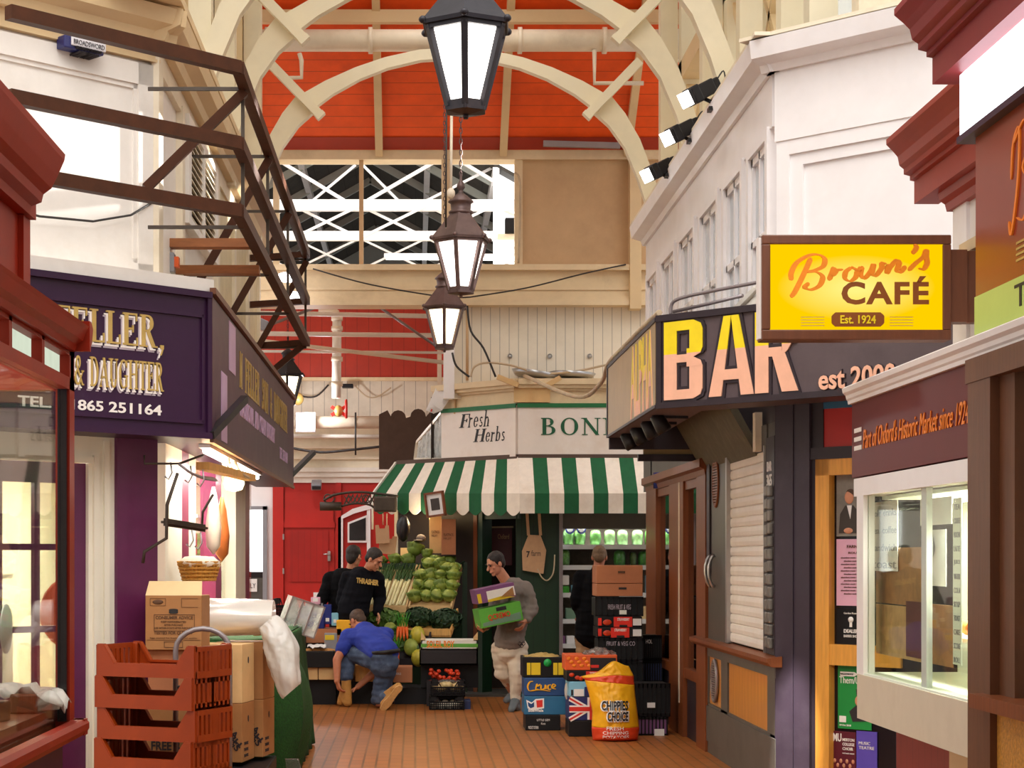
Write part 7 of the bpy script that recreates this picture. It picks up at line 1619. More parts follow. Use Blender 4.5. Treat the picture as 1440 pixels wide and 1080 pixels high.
for z in shz: fb((fx0, fy0+.05, z-.03), (fx1, fy1, z), 'fridge_white', 'shelf'); fb((fx0, fy0+.03, z-.045), (fx1, fy0+.05, z+.01), 'fridge_white', 'price_rail')
m = MB(); m.tube([(fx0+.05, fy0+.1, 2.12), (fx1, fy0+.1, 2.12)], .02); m.build('strip_light', 'tube_glow', fg)
def salad_bag(name, label, x, z, w, h, mat, group):
    t = thing(name, label, 'salad bag', (x, 22.25, z), group); m = MB(); m.ell((x, 22.27, z+h*.48), (w/2, .09, h*.5), 14, 11, fn=lambda v: (1+.12*noise.noise(v*2.5+Vector((x*7, 0, 0))))*max(abs(v.x), abs(v.y), abs(v.z))**-.55); m.build('leaves', mat, t)
    m = MB(); m.ell((x, 22.265, z+h*.5), (w/2*1.04, .1, h*.52), 12, 9, fn=lambda v: max(abs(v.x), abs(v.y), abs(v.z))**-.6); m.build('clear_film', 'clear_bag', t); return t
xs = [800, 816, 838, 858, 876, 897, 915]; nm = ['leftmost', 'second', 'third', 'fourth', 'fifth', 'sixth', 'rightmost visible']
for k, px in enumerate(xs):
    t = salad_bag('salad_bag', 'bag of green salad on the brightly lit top chiller shelf, ' + nm[k] + ('' if k in (0, 6) else ' from the left'), X(px, 22.2), shz[0], .13, .19, ('salad', 'salad', 'salad', 'salad_pale', 'salad_pale', 'salad_pale', 'salad')[k], 'salad bags on the top chiller shelf')
    if k < 2: m = MB(); m.lathe([(.001, 0), (.055, 0), (.055, .008), (.001, .008)], 18, V(X(px+1, 22.2), 22.155, shz[0]+.19), Matrix.Rotation(PI/2, 3, 'X')); m.build('blue_label', 'bottle_blue', t); m = MB(); m.lathe([(.001, 0), (.04, 0), (.04, .006), (.001, .006)], 12, V(X(px+1, 22.2), 22.147, shz[0]+.2), Matrix.Rotation(PI/2, 3, 'X')); m.build('label_centre', 'paper_white', t)
for px, w, h, mat, lab in ((794, .13, .2, 'salad', 'bag of leaves at the left end of the second chiller shelf'), (872, .14, .19, 'herb', 'tub of bright green herbs on the second chiller shelf, left of two'), (907, .15, .18, 'herb', 'tub of bright green herbs on the second chiller shelf, right of two'), (891, .08, .17, 'leafy', 'narrow dark bag between the two herb tubs in the chiller')):
    salad_bag('herb_bag', lab, X(px, 22.2), shz[1], w, h, mat, 'herbs on the second chiller shelf')
for px, z, w, h, mat, lab in ((792, shz[2], .14, .09, 'herb', 'green tray at the left end of the third chiller shelf'), (793, shz[2]+.1, .12, .12, 'box_white', 'pale pack stacked on the green tray in the third chiller shelf'), (808, shz[2], .08, .1, 'box_sky', 'small blue white tub on the third chiller shelf'), (915, shz[2], .12, .22, 'box_sky', 'blue packet at the right of the third chiller shelf'), (805, shz[3], .17, .14, 'box_greengrey', 'grey green pack on the fourth chiller shelf beside the man in black'), (908, shz[3], .14, .16, 'onion', 'pale packet on the fourth chiller shelf beside the crates'), (785, .62, .05, .1, 'letter_red', 'red small carton low in the chiller'), (791, .62, .06, .1, 'box_purple', 'purple small carton low in the chiller'), (802, .62, .1, .1, 'paper_white', 'white carton low in the chiller beside the purple carton')):
    t = tag(MB().box((X(px, 22.2)-w/2, 22.15, z), (X(px, 22.2)+w/2, 22.3, z+h)).build('food_pack', mat, bevel=.012), lab, 'pack')
# ------------------------------------------------------------------ goods on the floor, left
# orange bread crates: local x along the long front, y back, z up
CL, CW, CH = .68, .40, .187
def crate_proto():
    t = thing('bread_crate', '', 'crate', (0, 0, 0), 'stack of orange bread crates')
    def wall(L, dip, T, name, slots):
        m = MB(); m.T = T; th = .014
        if dip: poly = [(0, 0), (L, 0), (L, CH), (L-.045, CH), (L-.12, .075), (.12, .075), (.045, CH), (0, CH)]
        else: poly = [(0, 0), (L, 0), (L, CH), (0, CH)]
        if dip:
            m.prism(poly, th)
            rim = [(0, CH), (.045, CH), (.12, .075), (L-.12, .075), (L-.045, CH), (L, CH)]
            for i in range(len(rim)-1): m.bar(V(*rim[i], -.004), V(*rim[i+1], -.004), .014, .03, up=(0, 0, 1))
            m.box((.2, .02, -.01), (L-.2, .035, .0)); m.box((0, .0, -.008), (L, .014, 0))
        else:
            m.box((0, 0, 0), (L, .04, th)); m.box((0, CH-.03, -.006), (L, CH, th)); m.box((0, 0, -.008), (L, .014, th))
            n = slots
            for k in range(n+1): x = k*L/n; m.box((max(0, x-.014), .0, -.006), (min(L, x+.014), CH, th))
            m.box((L*.42, .03, 0), (L*.58, CH, th))
        m.build(name, 'orange_plastic', t)
    I = Matrix
    wall(CL, True, FR(V(0, 0, 0), V(1, 0, 0)), 'front_wall', 0); wall(CL, True, FR(V(CL, CW, 0), V(-1, 0, 0)), 'back_wall', 0)
    wall(CW, False, FR(V(CL, 0, 0), V(0, 1, 0)), 'end_wall', 8); wall(CW, False, FR(V(0, CW, 0), V(0, -1, 0)), 'end_wall', 8)
    m = MB(); m.box((0, 0, 0), (CL, CW, .012))
    for k in range(6): m.box((.05+k*.1, .02, .012), (.07+k*.1, CW-.02, .018))
    m.build('base', 'orange_plastic', t)
    for x in (0, CL-.03):
        for y in (0, CW-.03): m = MB(); m.box((x-.004, y-.004, 0), (x+.034, y+.034, CH-.001)); m.build('corner_post', 'orange_plastic', t, bevel=.006)
    m = MB(); m.box((CL+.009, .2, .06), (CL+.012, .235, .15)); m.build('paper_label', 'paper_white', t.children[2])
    return t
th_ = -math.radians(25); base_c = V(-1.30, 10.85, 0)
proto = crate_proto(); names = ['lowest', 'second', 'third', 'fourth', 'fifth', 'topmost']
for k in range(6):
    o = base_c - V(math.cos(th_)*CL, math.sin(th_)*CL, 0)
    lab = ('orange bread crate, ' + names[k] + ', in the stack by the purple door') if k in (0, 5) else 'orange bread crate in the stack by the purple door, ' + names[k] + ' from the floor'
    jit = (0, .012, -.008, .01, -.004, .006)[k]
    loc = (o.x+jit, o.y, .002 + k*.188)
    if k == 0: put(proto, loc, (0, 0, th_)); proto['label'] = lab
    else: dup(proto, loc, (0, 0, th_+jit), lab)
# cardboard cartons
def carton(name, label, c, size, rz, mat='card', group=None, flap=False, prints=(), cat='box'):
    """c: centre of the base"""
    t = thing(name, label, cat, c, group); sx, sy_, sz = size
    T = Matrix.Translation(Vector(c)) @ Matrix.Rotation(rz, 4, 'Z'); m = MB(); m.T = T; m.box((-sx/2, -sy_/2, 0), (sx/2, sy_/2, sz)); m.build('carton', mat, t, bevel=.004)
    if flap: m = MB(); m.T = T; m.add([(-sx/2, -sy_/2, sz), (sx/2, -sy_/2, sz), (sx/2-.01, -sy_/2+.07, sz+flap), (-sx/2+.01, -sy_/2+.07, sz+flap), (-sx/2, -sy_/2+.004, sz), (sx/2, -sy_/2+.004, sz), (sx/2-.01, -sy_/2+.075, sz+flap), (-sx/2+.01, -sy_/2+.075, sz+flap)], [(0,1,2,3), (7,6,5,4), (0,4,5,1), (1,5,6,2), (2,6,7,3), (3,7,4,0)]); m.build('open_flap', 'card_in', t)
    return t, T @ FR(V(0, -sy_/2, 0), V(1, 0, 0)), T @ FR(V(sx/2, 0, 0), V(0, 1, 0))
x0 = X(206, 11.7); x1 = X(286, 11.7); zc0 = Z(914, 11.7)
t, TF, TSd = carton('cardboard_box', 'open cardboard box with printed advice and raised flap, uppermost behind the orange crates', ((x0+x1)/2, 11.85, zc0), (x1-x0, .3, .345), -.06, 'card', None, .09)
w2 = (x1-x0)/2; TF = TF @ Matrix.Translation((0, 0, .001)); m = MB()
for s, a, b_, c, d, bo in (('CONSUMER ADVICE', -.115, .195, .125, .215, .02), ('KEEP REFRIGERATED', -.08, .172, .08, .184, .0), ('AFTER PURCHASE', -.06, .152, .06, .164, .0), ('USE WITHIN 8 DAYS AFTER PURCHASE', -.12, .132, .12, .145, .0), ('TESTED FOR QUALITY', -.125, .095, .125, .117, .02), ('Eggs packed for freshness and quality', -.15, .07, .15, .08, 0)): text(m, s, TF, a, b_, c, d, .002, bo)
m.T = TF
for (a, b_, c, d) in ((-.125, .12, .135, .123), (-.125, .222, .135, .225), (-.125, .12, -.122, .225), (.132, .12, .135, .225), (-.15, .28, -.05, .282), (-.15, .325, -.05, .327), (-.15, .28, -.148, .327), (-.052, .28, -.05, .327), (.05, .27, .155, .272), (.05, .325, .155, .327), (.05, .27, .052, .327), (-.17, .062, .17, .064), (-.06, .015, .06, .018), (-.06, .05, .06, .053), (-.06, .015, -.057, .053), (.057, .015, .06, .053)): m.box((a, b_, 0), (c, d, .002))
m.ell((-.1, .303, 0), (.035, .016, .003), 12, 6); m.build('print', 'print_ink', t)
m = MB(); m.T = TF; m.prism([(.0+.04*max(-.6, min(.6, math.cos(a*PI/8)))*1.2, .245+.016*math.sin(a*PI/8)) for a in range(16)], .003); m.build('hand_hole', 'letter_dark', t)
t, TF, _ = carton('cardboard_box', 'shaded cardboard box directly under the printed advice box', ((x0+x1)/2+.03, 11.9, zc0-.36), (.4, .32, .36), -.05, 'card_red'); m = MB(); text(m, 'FRESH', TF @ Matrix.Translation((0, 0, .001)), .04, .25, .17, .29, .002, .03); m.build('print', 'print_ink', t)
t, TF, _ = carton('cardboard_box', 'lowest cardboard box behind the orange crates, on a low dark crate', ((x0+x1)/2+.03, 11.9, .31), (.42, .34, zc0-.36-.31-.002), -.03, 'card'); m = MB(); text(m, 'FREE RANGE', TF @ Matrix.Translation((0, 0, .001)) , -.18, .12, .18, .18, .002, .03); m.build('print', 'print_black', t)
# tall egg cartons beside the hand truck
ez0 = Z(1068, 12.3); eh = (Z(905, 12.3)-ez0)/2
for k, (xx, yy, lv, lab) in enumerate(((-1.17, 12.28, 0, 'lower front egg carton with diagonal print beside the hand truck'), (-1.17, 12.28, 1, 'upper front plain carton beside the hand truck'), (-1.06, 12.62, 0, 'lower rear carton between the front egg carton and the green cloth'), (-1.06, 12.62, 1, 'upper rear carton half under the plastic wrap'))):
    t, TF, TSd = carton('egg_carton', lab, (xx-.1, yy, ez0+lv*(eh+.002)), (.33, .3, eh), -.18, ('card', 'card_light', 'card', 'card')[k], 'cartons beside the hand truck'); m = MB(); TSd = TSd @ Matrix.Translation((0, 0, .001))
    if lv == 0:
        for q, s in enumerate(('EXTRA', 'FRESH', 'EGGS')): text(m, s, TF @ Matrix.Translation((-.03+.02*q, .3-.055*q, .001)) @ Matrix.Rotation(-.8, 4, 'Z'), 0, 0, .042*len(s), .045, .002, .03)
        for q in range(3): text(m, '20 DOZ', TSd, -.1, .03+.04*q, .0, .05+.04*q, .002, .02)
    m.T = TSd; m.prism([(.0+.03*math.cos(a*PI/6)*.4, eh*.72+.022*math.sin(a*PI/6)) for a in range(12)], .002); m.build('print', 'print_black', t)
o = tag(MB().box((-1.62, 11.7, 0.005), (-.96, 12.8, .285)).build('low_crate', 'black_plastic', bevel=.01), 'low black crate carrying the cardboard boxes by the green cloth', 'crate')
# hand truck
hx0, hx1, hd = X(247, 11.45), X(323, 11.45), 11.45; ht = thing('hand_truck', 'grey metal hand truck with looped handle standing beside the egg cartons', 'hand truck', ((hx0+hx1)/2, hd, 0))
xm = (hx0+hx1)/2; rr = (hx1-hx0)/2; zt_ = Z(884, hd)
m = MB(); m.tube([(hx0, hd, .06)] + [(xm - rr*math.cos(a*PI/10), hd, zt_-rr*.8 + rr*.8*math.sin(a*PI/10)) for a in range(11)] + [(hx1, hd, .06)], .017, 10); m.build('frame', 'alu', ht)
for z in (.25, .55, .85): m = MB(); m.tube([(hx0, hd, z), (hx1, hd, z)], .013, 8); m.build('cross_bar', 'alu', ht)
for x in (hx0-.03, hx1+.03): m = MB(); m.lathe([(.03, -.025), (.085, -.025), (.095, 0), (.085, .025), (.03, .025)], 18, (x, hd-.03, .098), Matrix.Rotation(PI/2, 3, 'Y')); m.build('wheel', 'black_plastic', ht)
m = MB(); m.box((hx0, hd+.01, .03), (hx1, hd+.2, .045)); m.build('toe_plate', 'alu', ht); m = MB(); m.bar((hx0-.05, hd-.03, .098), (hx1+.05, hd-.03, .098), .02, .02); m.build('axle', 'alu', ht)
# table under green grass cloth
gx0, gx1 = -1.6, -1.02; gy0, gy1 = 13.5, 16.6; gz = 1.045
gt = thing('trestle_table', 'plain table hidden under the green grass cloth', 'table', (-1.35, 15, 0)); m = MB(); m.box((gx0, gy0, gz-.05), (gx1, gy1, gz-.01)); m.build('tabletop', 'tray_wood', gt)
for x in (gx0+.05, gx1-.05):
    for y in (gy0+.05, gy1-.05): m = MB(); m.box((x-.03, y-.03, 0), (x+.03, y+.03, gz-.05)); m.build('leg', 'tray_wood', gt)
def skirt(u, v):
    # around the near and aisle sides
    L1 = gx1-gx0; L2 = gy1-gy0; d = u*(L1+L2)
    if d < L1: x, y, nx, ny = gx0+d, gy0, 0, -1
    else: x, y, nx, ny = gx1, gy0+(d-L1), 1, 0
    o = .02 + .03*v + .035*math.sin(d*13+v*2)*v
    if d > L1*.9: o += .17*math.sin(PI*v**.9)*math.exp(-((d-L1-.35)/.6)**2)
    return V(x+nx*o+(.05*v if d > L1*.8 else 0), y+ny*o*.6, gz+.003 - v*(gz-.02)) 
m = MB(); m.grid(skirt, 90, 16); m.grid(lambda u, v: V(gx0+(gx1-gx0)*u, gy0+(gy1-gy0)*v, gz+.003+.004*math.sin(u*9)), 8, 12); o = tag(m.build('grass_cloth', 'grass_cloth', fix=False, solid=.012), 'green artificial grass cloth draped over the table to the floor', 'cloth')
# white plastic roll and wrap
t = thing('plastic_wrap', 'large white roll of plastic wrap with a crumpled end hanging over the cartons', 'plastic wrap', (-1.35, 12.9, 1.1)); m = MB(); ya = 12.55
def wrap(u, v): a = v*2*PI; r = .145*(1+.05*noise.noise(V(u*3, v*4, 0))); x = -1.68+.72*u; return V(x, ya+r*math.cos(a)*1.3, 1.105+.145+r*math.sin(a)*(1-.2*u))
m.grid(wrap, 16, 22); m.build('roll', 'plastic_sheet', t, fix=False)
def tail(u, v): a = v*2*PI; r = .075+.055*math.sin(u*PI)**.7 + .025*noise.noise(V(u*3, math.cos(a)*2.2, math.sin(a)*2.2)) + .014*noise.noise(V(u*5, math.cos(a+u*2)*6, math.sin(a+u*2)*6)); c = V(-1.0+.17*u**.7, ya-.12-.05*u, 1.22-.46*u**1.2); return c + V(math.cos(a)*r*.75, math.sin(a)*r, .05*math.cos(a))
m = MB(); m.grid(tail, 44, 44); m.build('crumpled_end', 'plastic_sheet', t, fix=False)
m = MB(); m.grid(lambda u, v: V(-.93+.1*u+.03*v, 13.2, .22-.2*v) + V(.02*noise.noise(V(u*5, v*5, 1)), 0, 0), 6, 8); tag(m.build('loose_film', 'clear_bag', fix=False, solid=.004), 'scrap of clear film hanging at the foot of the green cloth', 'film')
# things on the green table
for k, px in enumerate((337, 342, 347, 352, 357)):
    o = tag(MB().lathe([(.001, 0), (.03, 0), (.03, .12), (.012, .15), (.012, .19), (.001, .19)], 10, P(px, 898, 15.2) + V(0, 0, 0)).build('sauce_bottle', ('brown_wood', 'lens_dark', 'ham')[k % 3]), 'small dark bottle in the row on the green table, ' + ('leftmost', 'second from left', 'middle one', 'second from right', 'rightmost')[k], 'bottle', 'bottles on the green table'); o.location.z += gz + .005 - P(px, 898, 15.2).z; o.location.x += .0
for k in range(5):
    o = tag(MB().lathe([(.001, 0), (.035, 0), (.036, .06), (.03, .07), (.001, .07)], 12, (-1.22+.05*k, 14.3+.1*(k % 2), gz+.006)).build('jam_jar', ('ham', 'bread', 'gold', 'chilli', 'box_yellow')[k]), 'small jar among the jars on the green table, the ' + ('red brown', 'light brown', 'dull gold', 'bright red', 'yellow')[k] + ' one', 'jar', 'jars on the green table')
t = thing('clear_dispenser', 'clear plastic three bay food dispenser tilted at the end of the green table', 'dispenser', P(395, 905, 16.2)); m = MB(); T = Matrix.Translation(V(-1.12, 16.1, 1.12)) @ Matrix.Rotation(.35, 4, 'Y') @ FR(V(0, 0, 0), V(.9, .4, 0)); m.T = T; m.box((-.02, -.08, -.12), (.3, .2, 0)); m.build('clear_case', 'clear_plastic', t)
m = MB(); m.T = T
for k in range(4): m.box((-.025+k*.105, -.085, -.005), (-.012+k*.105, .205, .01))
m.box((-.025, .195, -.005), (.303, .208, .01)); m.box((-.025, -.09, -.005), (.303, -.078, .01)); m.build('bay_frame', 'alu', t)
# ---- goods behind the table, before the stall (d about 21)
DG = 21.2
def gbox(name, label, px0, px1, y0, y1, mat, dep=.4, dd=0.0, cat='box', group=None, bevel=.008):
    d = DG+dd; m = MB(); m.box((X(px0, d), d, Z(y1, d)), (X(px1, d), d+dep, Z(y0, d))); t = tag(m.build(name, mat, bevel=bevel), label, cat, group); return t, d
def opencrate(name, label, px0, px1, y0, y1, d, dep, mat, nb=7, group=None, dip=.35):
    t = thing(name, label, 'crate', P((px0+px1)/2, y1, d), group); x0, x1, z0, z1 = X(px0, d), X(px1, d), Z(y1, d), Z(y0, d); h = z1-z0; th = .012
    for nm_, yy in (('front_wall', d), ('back_wall', d+dep-th)):
        m = MB(); m.box((x0, yy, z0), (x1, yy+th, z0+h*.12)); m.box((x0, yy, z1-h*.3), (x0+(x1-x0)*.22, yy+th, z1)); m.box((x1-(x1-x0)*.22, yy, z1-h*.3), (x1, yy+th, z1)); m.box((x0, yy, z1-h*dip-h*.1), (x1, yy+th, z1-h*dip))
        m.bar(V(x0+(x1-x0)*.2, yy+th/2, z1-h*.02), V(x0+(x1-x0)*.3, yy+th/2, z1-h*dip), .012, .012); m.bar(V(x1-(x1-x0)*.2, yy+th/2, z1-h*.02), V(x1-(x1-x0)*.3, yy+th/2, z1-h*dip), .012, .012)
        for k in range(nb*2+1): x = x0+(x1-x0)*k/(nb*2); m.box((x-.004, yy, z0), (x+.004, yy+th, z1-h*dip))
        for q in (.3, .5): m.box((x0, yy, z0+h*q*.8), (x1, yy+th, z0+h*q*.8+.008))
        m.build(nm_, mat, t)
    for xx in (x0, x1-th):
        m = MB(); m.box((xx, d, z0), (xx+th, d+dep, z0+h*.6)); m.box((xx, d, z1-h*.15), (xx+th, d+dep, z1)); m.build('side_wall', mat, t)
    m = MB(); m.box((x0, d, z0), (x1, d+dep, z0+.01)); m.build('base', mat, t); return t, (x0, x1, z0, z1)
opencrate('plastic_crate', 'black plastic crate on the dark stand before the red door', 357, 382, 846, 870, 21.3, .4, 'black_plastic', group=None); opencrate('plastic_crate', 'black plastic crate with high corner beside the red door, right of the other', 384, 416, 842, 870, 21.2, .4, 'black_plastic')
o = tag(MB().box((-1.98, 21.0, 0), (X(430, 21), 21.7, Z(871, 21.2))).build('goods_stand', 'tray_grey'), 'dark stand carrying the black plastic crates', 'stand')
t, d = gbox('bottle_pack', 'dark blue shrink wrapped pack of bottles below the red door', 421, 456, 862, 884, 'bottle_blue', .3)
for k in range(6): m = MB(); m.lathe([(.001, 0), (.03, 0), (.03, .06), (.012, .09), (.012, .11), (.001, .11)], 9, V(X(425+k*5.4, d), d+.1, Z(862, d))); m.build('bottle_neck', ('pane_blue', 'grey_plastic')[1], t)
for k, (px0, px1, y0, y1, mat, lab) in enumerate(((437, 450, 840, 850, 'paper_pink', 'pink white label card standing on the blue bottle pack'), (455, 466, 850, 878, 'bottle_blue', 'tall dark blue carton beside the blue bottle pack'), (466, 476, 862, 880, 'box_sky', 'light blue carton between the bottles and the tan trousers'))):
    t, d = gbox('small_carton', lab, px0, px1, y0, y1, mat, .15, .05)
    m = MB(); m.box((X(px0+3, d), d-.004, Z(y1-4, d)), (X(px1-3, d), d, Z(y1-9, d))); m.build('label', 'paper_white', t)
o = tag(MB().box((X(418, 21.1), 21.1, Z(904, 21.1)), (X(480, 21.1), 21.6, Z(884.5, 21.1))).build('display_tray', 'card_red'), 'brown tray carrying the blue bottle pack', 'tray')
o = tag(MB().box((X(416, 21.25), 21.25, .0), (X(482, 21.25), 21.65, Z(904.5, 21.1))).build('display_table', 'tray_grey'), 'dark table behind the bread boxes', 'table')
t, d = gbox('bread_tray', 'dark open tray of bread and paper left of the kneeling man', 415, 470, 916, 939, 'box_black', .4, -.5, 'tray')
for k in range(5): o = tag(MB().ell(P(425+k*9, 914, 20.9)+V(0, 0, -.01), (.055, .1, .03), 12, 8, Matrix.Rotation(.3*k, 3, 'Z')).build('bread_loaf', 'bread'), 'brown loaf in the dark tray left of the kneeling man, ' + ('leftmost', 'second from left', 'middle', 'second from right', 'rightmost')[k], 'bread', 'loaves in the dark tray')
o = tag(MB().grid(lambda u, v: P(432+26*u, 914-3*v, 20.75)+V(0, .2*v, .03*noise.noise(V(u*5, v*4, 0))+.03), 10, 6).build('crumpled_paper', 'paper_white', fix=False, solid=.004), 'crumpled white paper on the loaves left of the kneeling man', 'paper')
t, d = gbox('leaning_card', 'grey card with yellow print leaning over the bread tray', 456, 474, 890, 916, 'greybox' if 'greybox' in M else 'grey_plastic', .03, -.3, 'card'); m = MB(); m.box((X(457, d), d-.006, Z(900, d)), (X(470, d), d, Z(893, d))); m.build('yellow_print', 'box_yellow', t)
t, d = gbox('yellow_sack', 'yellow orange net sack behind the head of the kneeling man', 473, 493, 872, 894, 'potato_sack_yellow', .2, -.1, 'sack')
for a, c, lab in ((420, 447, 'left pale wooden box under the bread tray'), (448, 470, 'right pale wooden box under the bread tray')):
    t, d = gbox('wooden_box', lab, a, c, 938.5, 956, 'card_light', .4, -.45, 'box')
o = tag(MB().box((X(426, 20.85), 20.85, 0), (X(472, 20.85), 21.2, Z(956.5, 20.8))).build('black_table', 'black_plastic'), 'black plinth under the pale wooden boxes', 'plinth')
t, d = gbox('cardboard_tray', 'brown cardboard tray on the stall front beside the kneeling man', 553, 580, 938, 960, 'card_red', .4, -.5, 'tray'); m = MB(); text(m, 'PRODUCE', FR(V(0, d-.001, 0), V(1, 0, 0)), X(556, d), Z(949, d), X(564, d), Z(946, d), .003); m.build('print', 'letter_white', t); 
o = tag(MB().box((X(500, 20.9), 20.85, Z(958, 20.9)), (X(552, 20.9), 21.2, Z(935, 20.9))).build('wooden_tray', 'tray_wood'), 'light wooden tray of reddish goods behind the kneeling man', 'tray')
o = tag(MB().box((X(485, 21.0), 20.95, 0), (X(554, 21), 21.3, Z(958.5, 20.9))).build('tray_support', 'black_plastic'), 'black support under the wooden tray behind the kneeling man', 'box')
# net crates of onions at the stall door
t, bb_ = opencrate('net_crate', 'black net crate of bagged onions at the stall door, upper', 606, 654, 958, 980, 20.1, .35, 'black_plastic', 8)
for k in range(22):
    p = P(R.uniform(611, 649), 969-R.uniform(0, 7), 20.1+R.uniform(.06, .3)); o = tag(MB().ell(p, (.04, .04, .035), 10, 7).build('onion', 'onion'), 'pale onion piled in the upper net crate at the stall door', 'onion', 'onions in the upper net crate')
m = MB(); m.grid(lambda u, v: P(610+40*u, 962, 20.1)+V(0, .05+.26*v, .03*math.sin(u*3.1)+.02*noise.noise(V(u*5, v*5, 2))), 12, 8); tag(m.build('clear_film', 'clear_bag', fix=False, solid=.003), 'clear film lying over the onions in the upper net crate', 'film')
t, bb_ = opencrate('net_crate', 'black net crate on the floor at the stall door, lower', 604, 653, 980, 999, 20.1, .36, 'black_plastic', 8); 
for k in range(8): o = tag(MB().ell(P(610+k*5.4, 992-(k % 2)*3, 20.25), (.045, .05, .045), 10, 7).build('onion', 'cloth_white'), 'white bulb inside the lower net crate at the stall door', 'onion', 'bulbs in the lower net crate')
t, d = gbox('dark_box', 'small dark blue box beside the net crates at the stall door', 652, 662, 985, 999.5, 'box_navy', .25, -1.0)

# ------------------------------------------------------------------ goods on the floor, right of the walking man
D6 = 17.7
def stack(name, label, px0, px1, y0, y1, d, dep, mat, cat='box', group=None, bevel=.006):
    m = MB(); m.box((X(px0, d), d, Z(y1, d)), (X(px1, d), d+dep, Z(y0, d))); t = tag(m.build(name, mat, bevel=bevel), label, cat, group); return t, FR(V(0, d-.001, 0), V(1, 0, 0)), d
def pt(px, py, d): return (X(px, d), Z(py, d))
def rc(t, mat, name, T, d, px0, py0, px1, py1, e=.004):
    m = MB(); m.T = T; a = pt(px0, py1, d); c = pt(px1, py0, d); m.box((a[0], a[1], 0), (c[0], c[1], e)); m.build(name, mat, t)
def tx(t, mat, T, d, s, px0, py0, px1, py1, bold=.02, shear=0, name='lettering', e=.005):
    m = MB(); a = pt(px0, py1, d); c = pt(px1, py0, d); text(m, s, T, a[0], a[1], c[0], c[1], e, bold, shear); m.build(name, mat, t)
zf = 785 + EYE*F/D6
t, T, d = stack('produce_box', 'black produce box with white print at the bottom of the blue box stack', 739, 788, 1005.5, zf, D6, .4, 'box_black'); tx(t, 'letter_white', T, d, 'LITTLE GEM', 755, 1011, 773, 1014, .0); tx(t, 'letter_white', T, d, 'Kent', 761, 1016, 767, 1019, 0); tx(t, 'letter_white', T, d, 'PRODUCT OF SPAIN', 743, 1021, 757, 1025, 0)
t, T, d = stack('produce_box', 'teal blue produce box with two coloured emblem, second from the bottom', 737, 798, 979, 1005, D6, .4, 'box_teal')
for (mat, poly) in (('letter_white', [(740, 984), (748, 988), (753, 983), (765, 982), (765, 996), (760, 997), (748, 999), (742, 996)]), ('box_blue', [(742, 987), (747, 990), (751, 987), (751, 994), (746, 996), (743, 993)]), ('letter_red', [(754, 985), (763, 984), (763, 994), (755, 995)])):
    m = MB(); m.prism([pt(*p, d) for p in poly], .004 if mat == 'letter_white' else .007, T); m.build('emblem', mat, t)
tx(t, 'letter_white', T, d, 'BlueWhale', 743, 997, 764, 1001, .03)
t, T, d = stack('produce_box', 'navy blue produce box with orange script, third from the bottom', 737, 797, 953, 978.5, D6, .4, 'box_blue')
m = MB(); pen(m, [[pt(*p, d) for p in q] for q in ([(750, 958), (745, 959), (742, 965), (744, 971), (750, 971), (757, 969)], [(753, 970), (755, 962), (756, 965), (760, 962)], [(761, 963), (761, 969), (766, 968), (767, 963), (768, 969)], [(775, 963), (771, 964), (771, 969), (775, 969)], [(777, 967), (781, 964), (778, 962), (776, 967), (782, 969)], [(746, 971), (760, 970), (774, 972)])], T, .006, .007, .008); m.build('script_lettering', 'potato_sack_yellow', t)
t, T, d = stack('produce_box', 'black produce box with yellow panels and a green dot, top of the blue stack', 735, 794, 924, 952.5, D6, .4, 'box_black')
for a, c in ((741, 746), (747, 760), (778, 784), (785, 793)): rc(t, 'box_yellow', 'yellow_panel', T, d, a, 932, c, 949)
m = MB(); m.T = T; q = pt(770, 932, d); m.lathe([(.001, 0), (.038, 0), (.038, .005), (.001, .005)], 20, (q[0], q[1], 0)); m.build('green_dot', 'green_dot', t)
m = MB(); m.grid(lambda u, v: V(X(738+52*u, D6), D6+.02+.34*v, Z(925, D6)+.035*math.sin(u*3.14)*math.sin(v*3.14)+.02*noise.noise(V(u*9, v*7, 0))), 22, 12); tag(m.build('produce_mesh', 'gold', fix=False, solid=.004), 'golden net over the produce in the top box of the blue stack', 'net')
D7 = 17.1; zf = 785 + EYE*F/D7
t, T, d = stack('produce_box', 'dark cardboard box on the floor under the union flag box', 800, 846, 1013.5, zf, D7, .4, 'box_black'); 
t, T, d = stack('produce_box', 'produce box printed with a union flag beside the yellow sack', 800, 850, 980, 1013, D7, .4, 'flag_blue')
cx, cy_ = 831, 997
for nm, mat, wid, e in (('white_saltire', 'letter_white', 7, .004), ('red_saltire', 'letter_red', 2.6, .006)):
    for (a, b_) in (((801, 982), (850, 1010)), ((801, 1012), (850, 984))):
        m = MB(); m.band([pt(*a, d), pt(*b_, d)], wid*d/F, e, T); m.build(nm, mat, t)
rc(t, 'letter_white', 'white_cross', T, d, 800.5, 992, 850, 1002, .008); rc(t, 'letter_red', 'red_cross', T, d, 800.5, 994, 850, 1000, .010); rc(t, 'letter_white', 'white_cross', T, d, 826, 980.5, 838, 1012, .0075); rc(t, 'letter_red', 'red_cross', T, d, 829, 980.5, 835, 1012, .0095)
t, T, d = stack('produce_box', 'light blue box with a white label above the union flag box', 800, 850, 958.5, 979.5, D7, .4, 'box_sky'); rc(t, 'paper_white', 'label', T, d, 807, 969, 821, 979); rc(t, 'letter_dark', 'dark_square', T, d, 803, 970, 806, 978); rc(t, 'flag_blue', 'blue_corner', T, d, 822, 966, 835, 979)
t = thing('clear_bag', 'clear bag bulging out between the teal boxes and the light blue box', 'bag', P(797, 972, 17.3)); m = MB(); m.ell(P(798, 972, 17.35), (.03, .07, .085), 12, 9, fn=lambda v: 1+.15*noise.noise(v*3)); m.build('film', 'plastic_sheet', t)
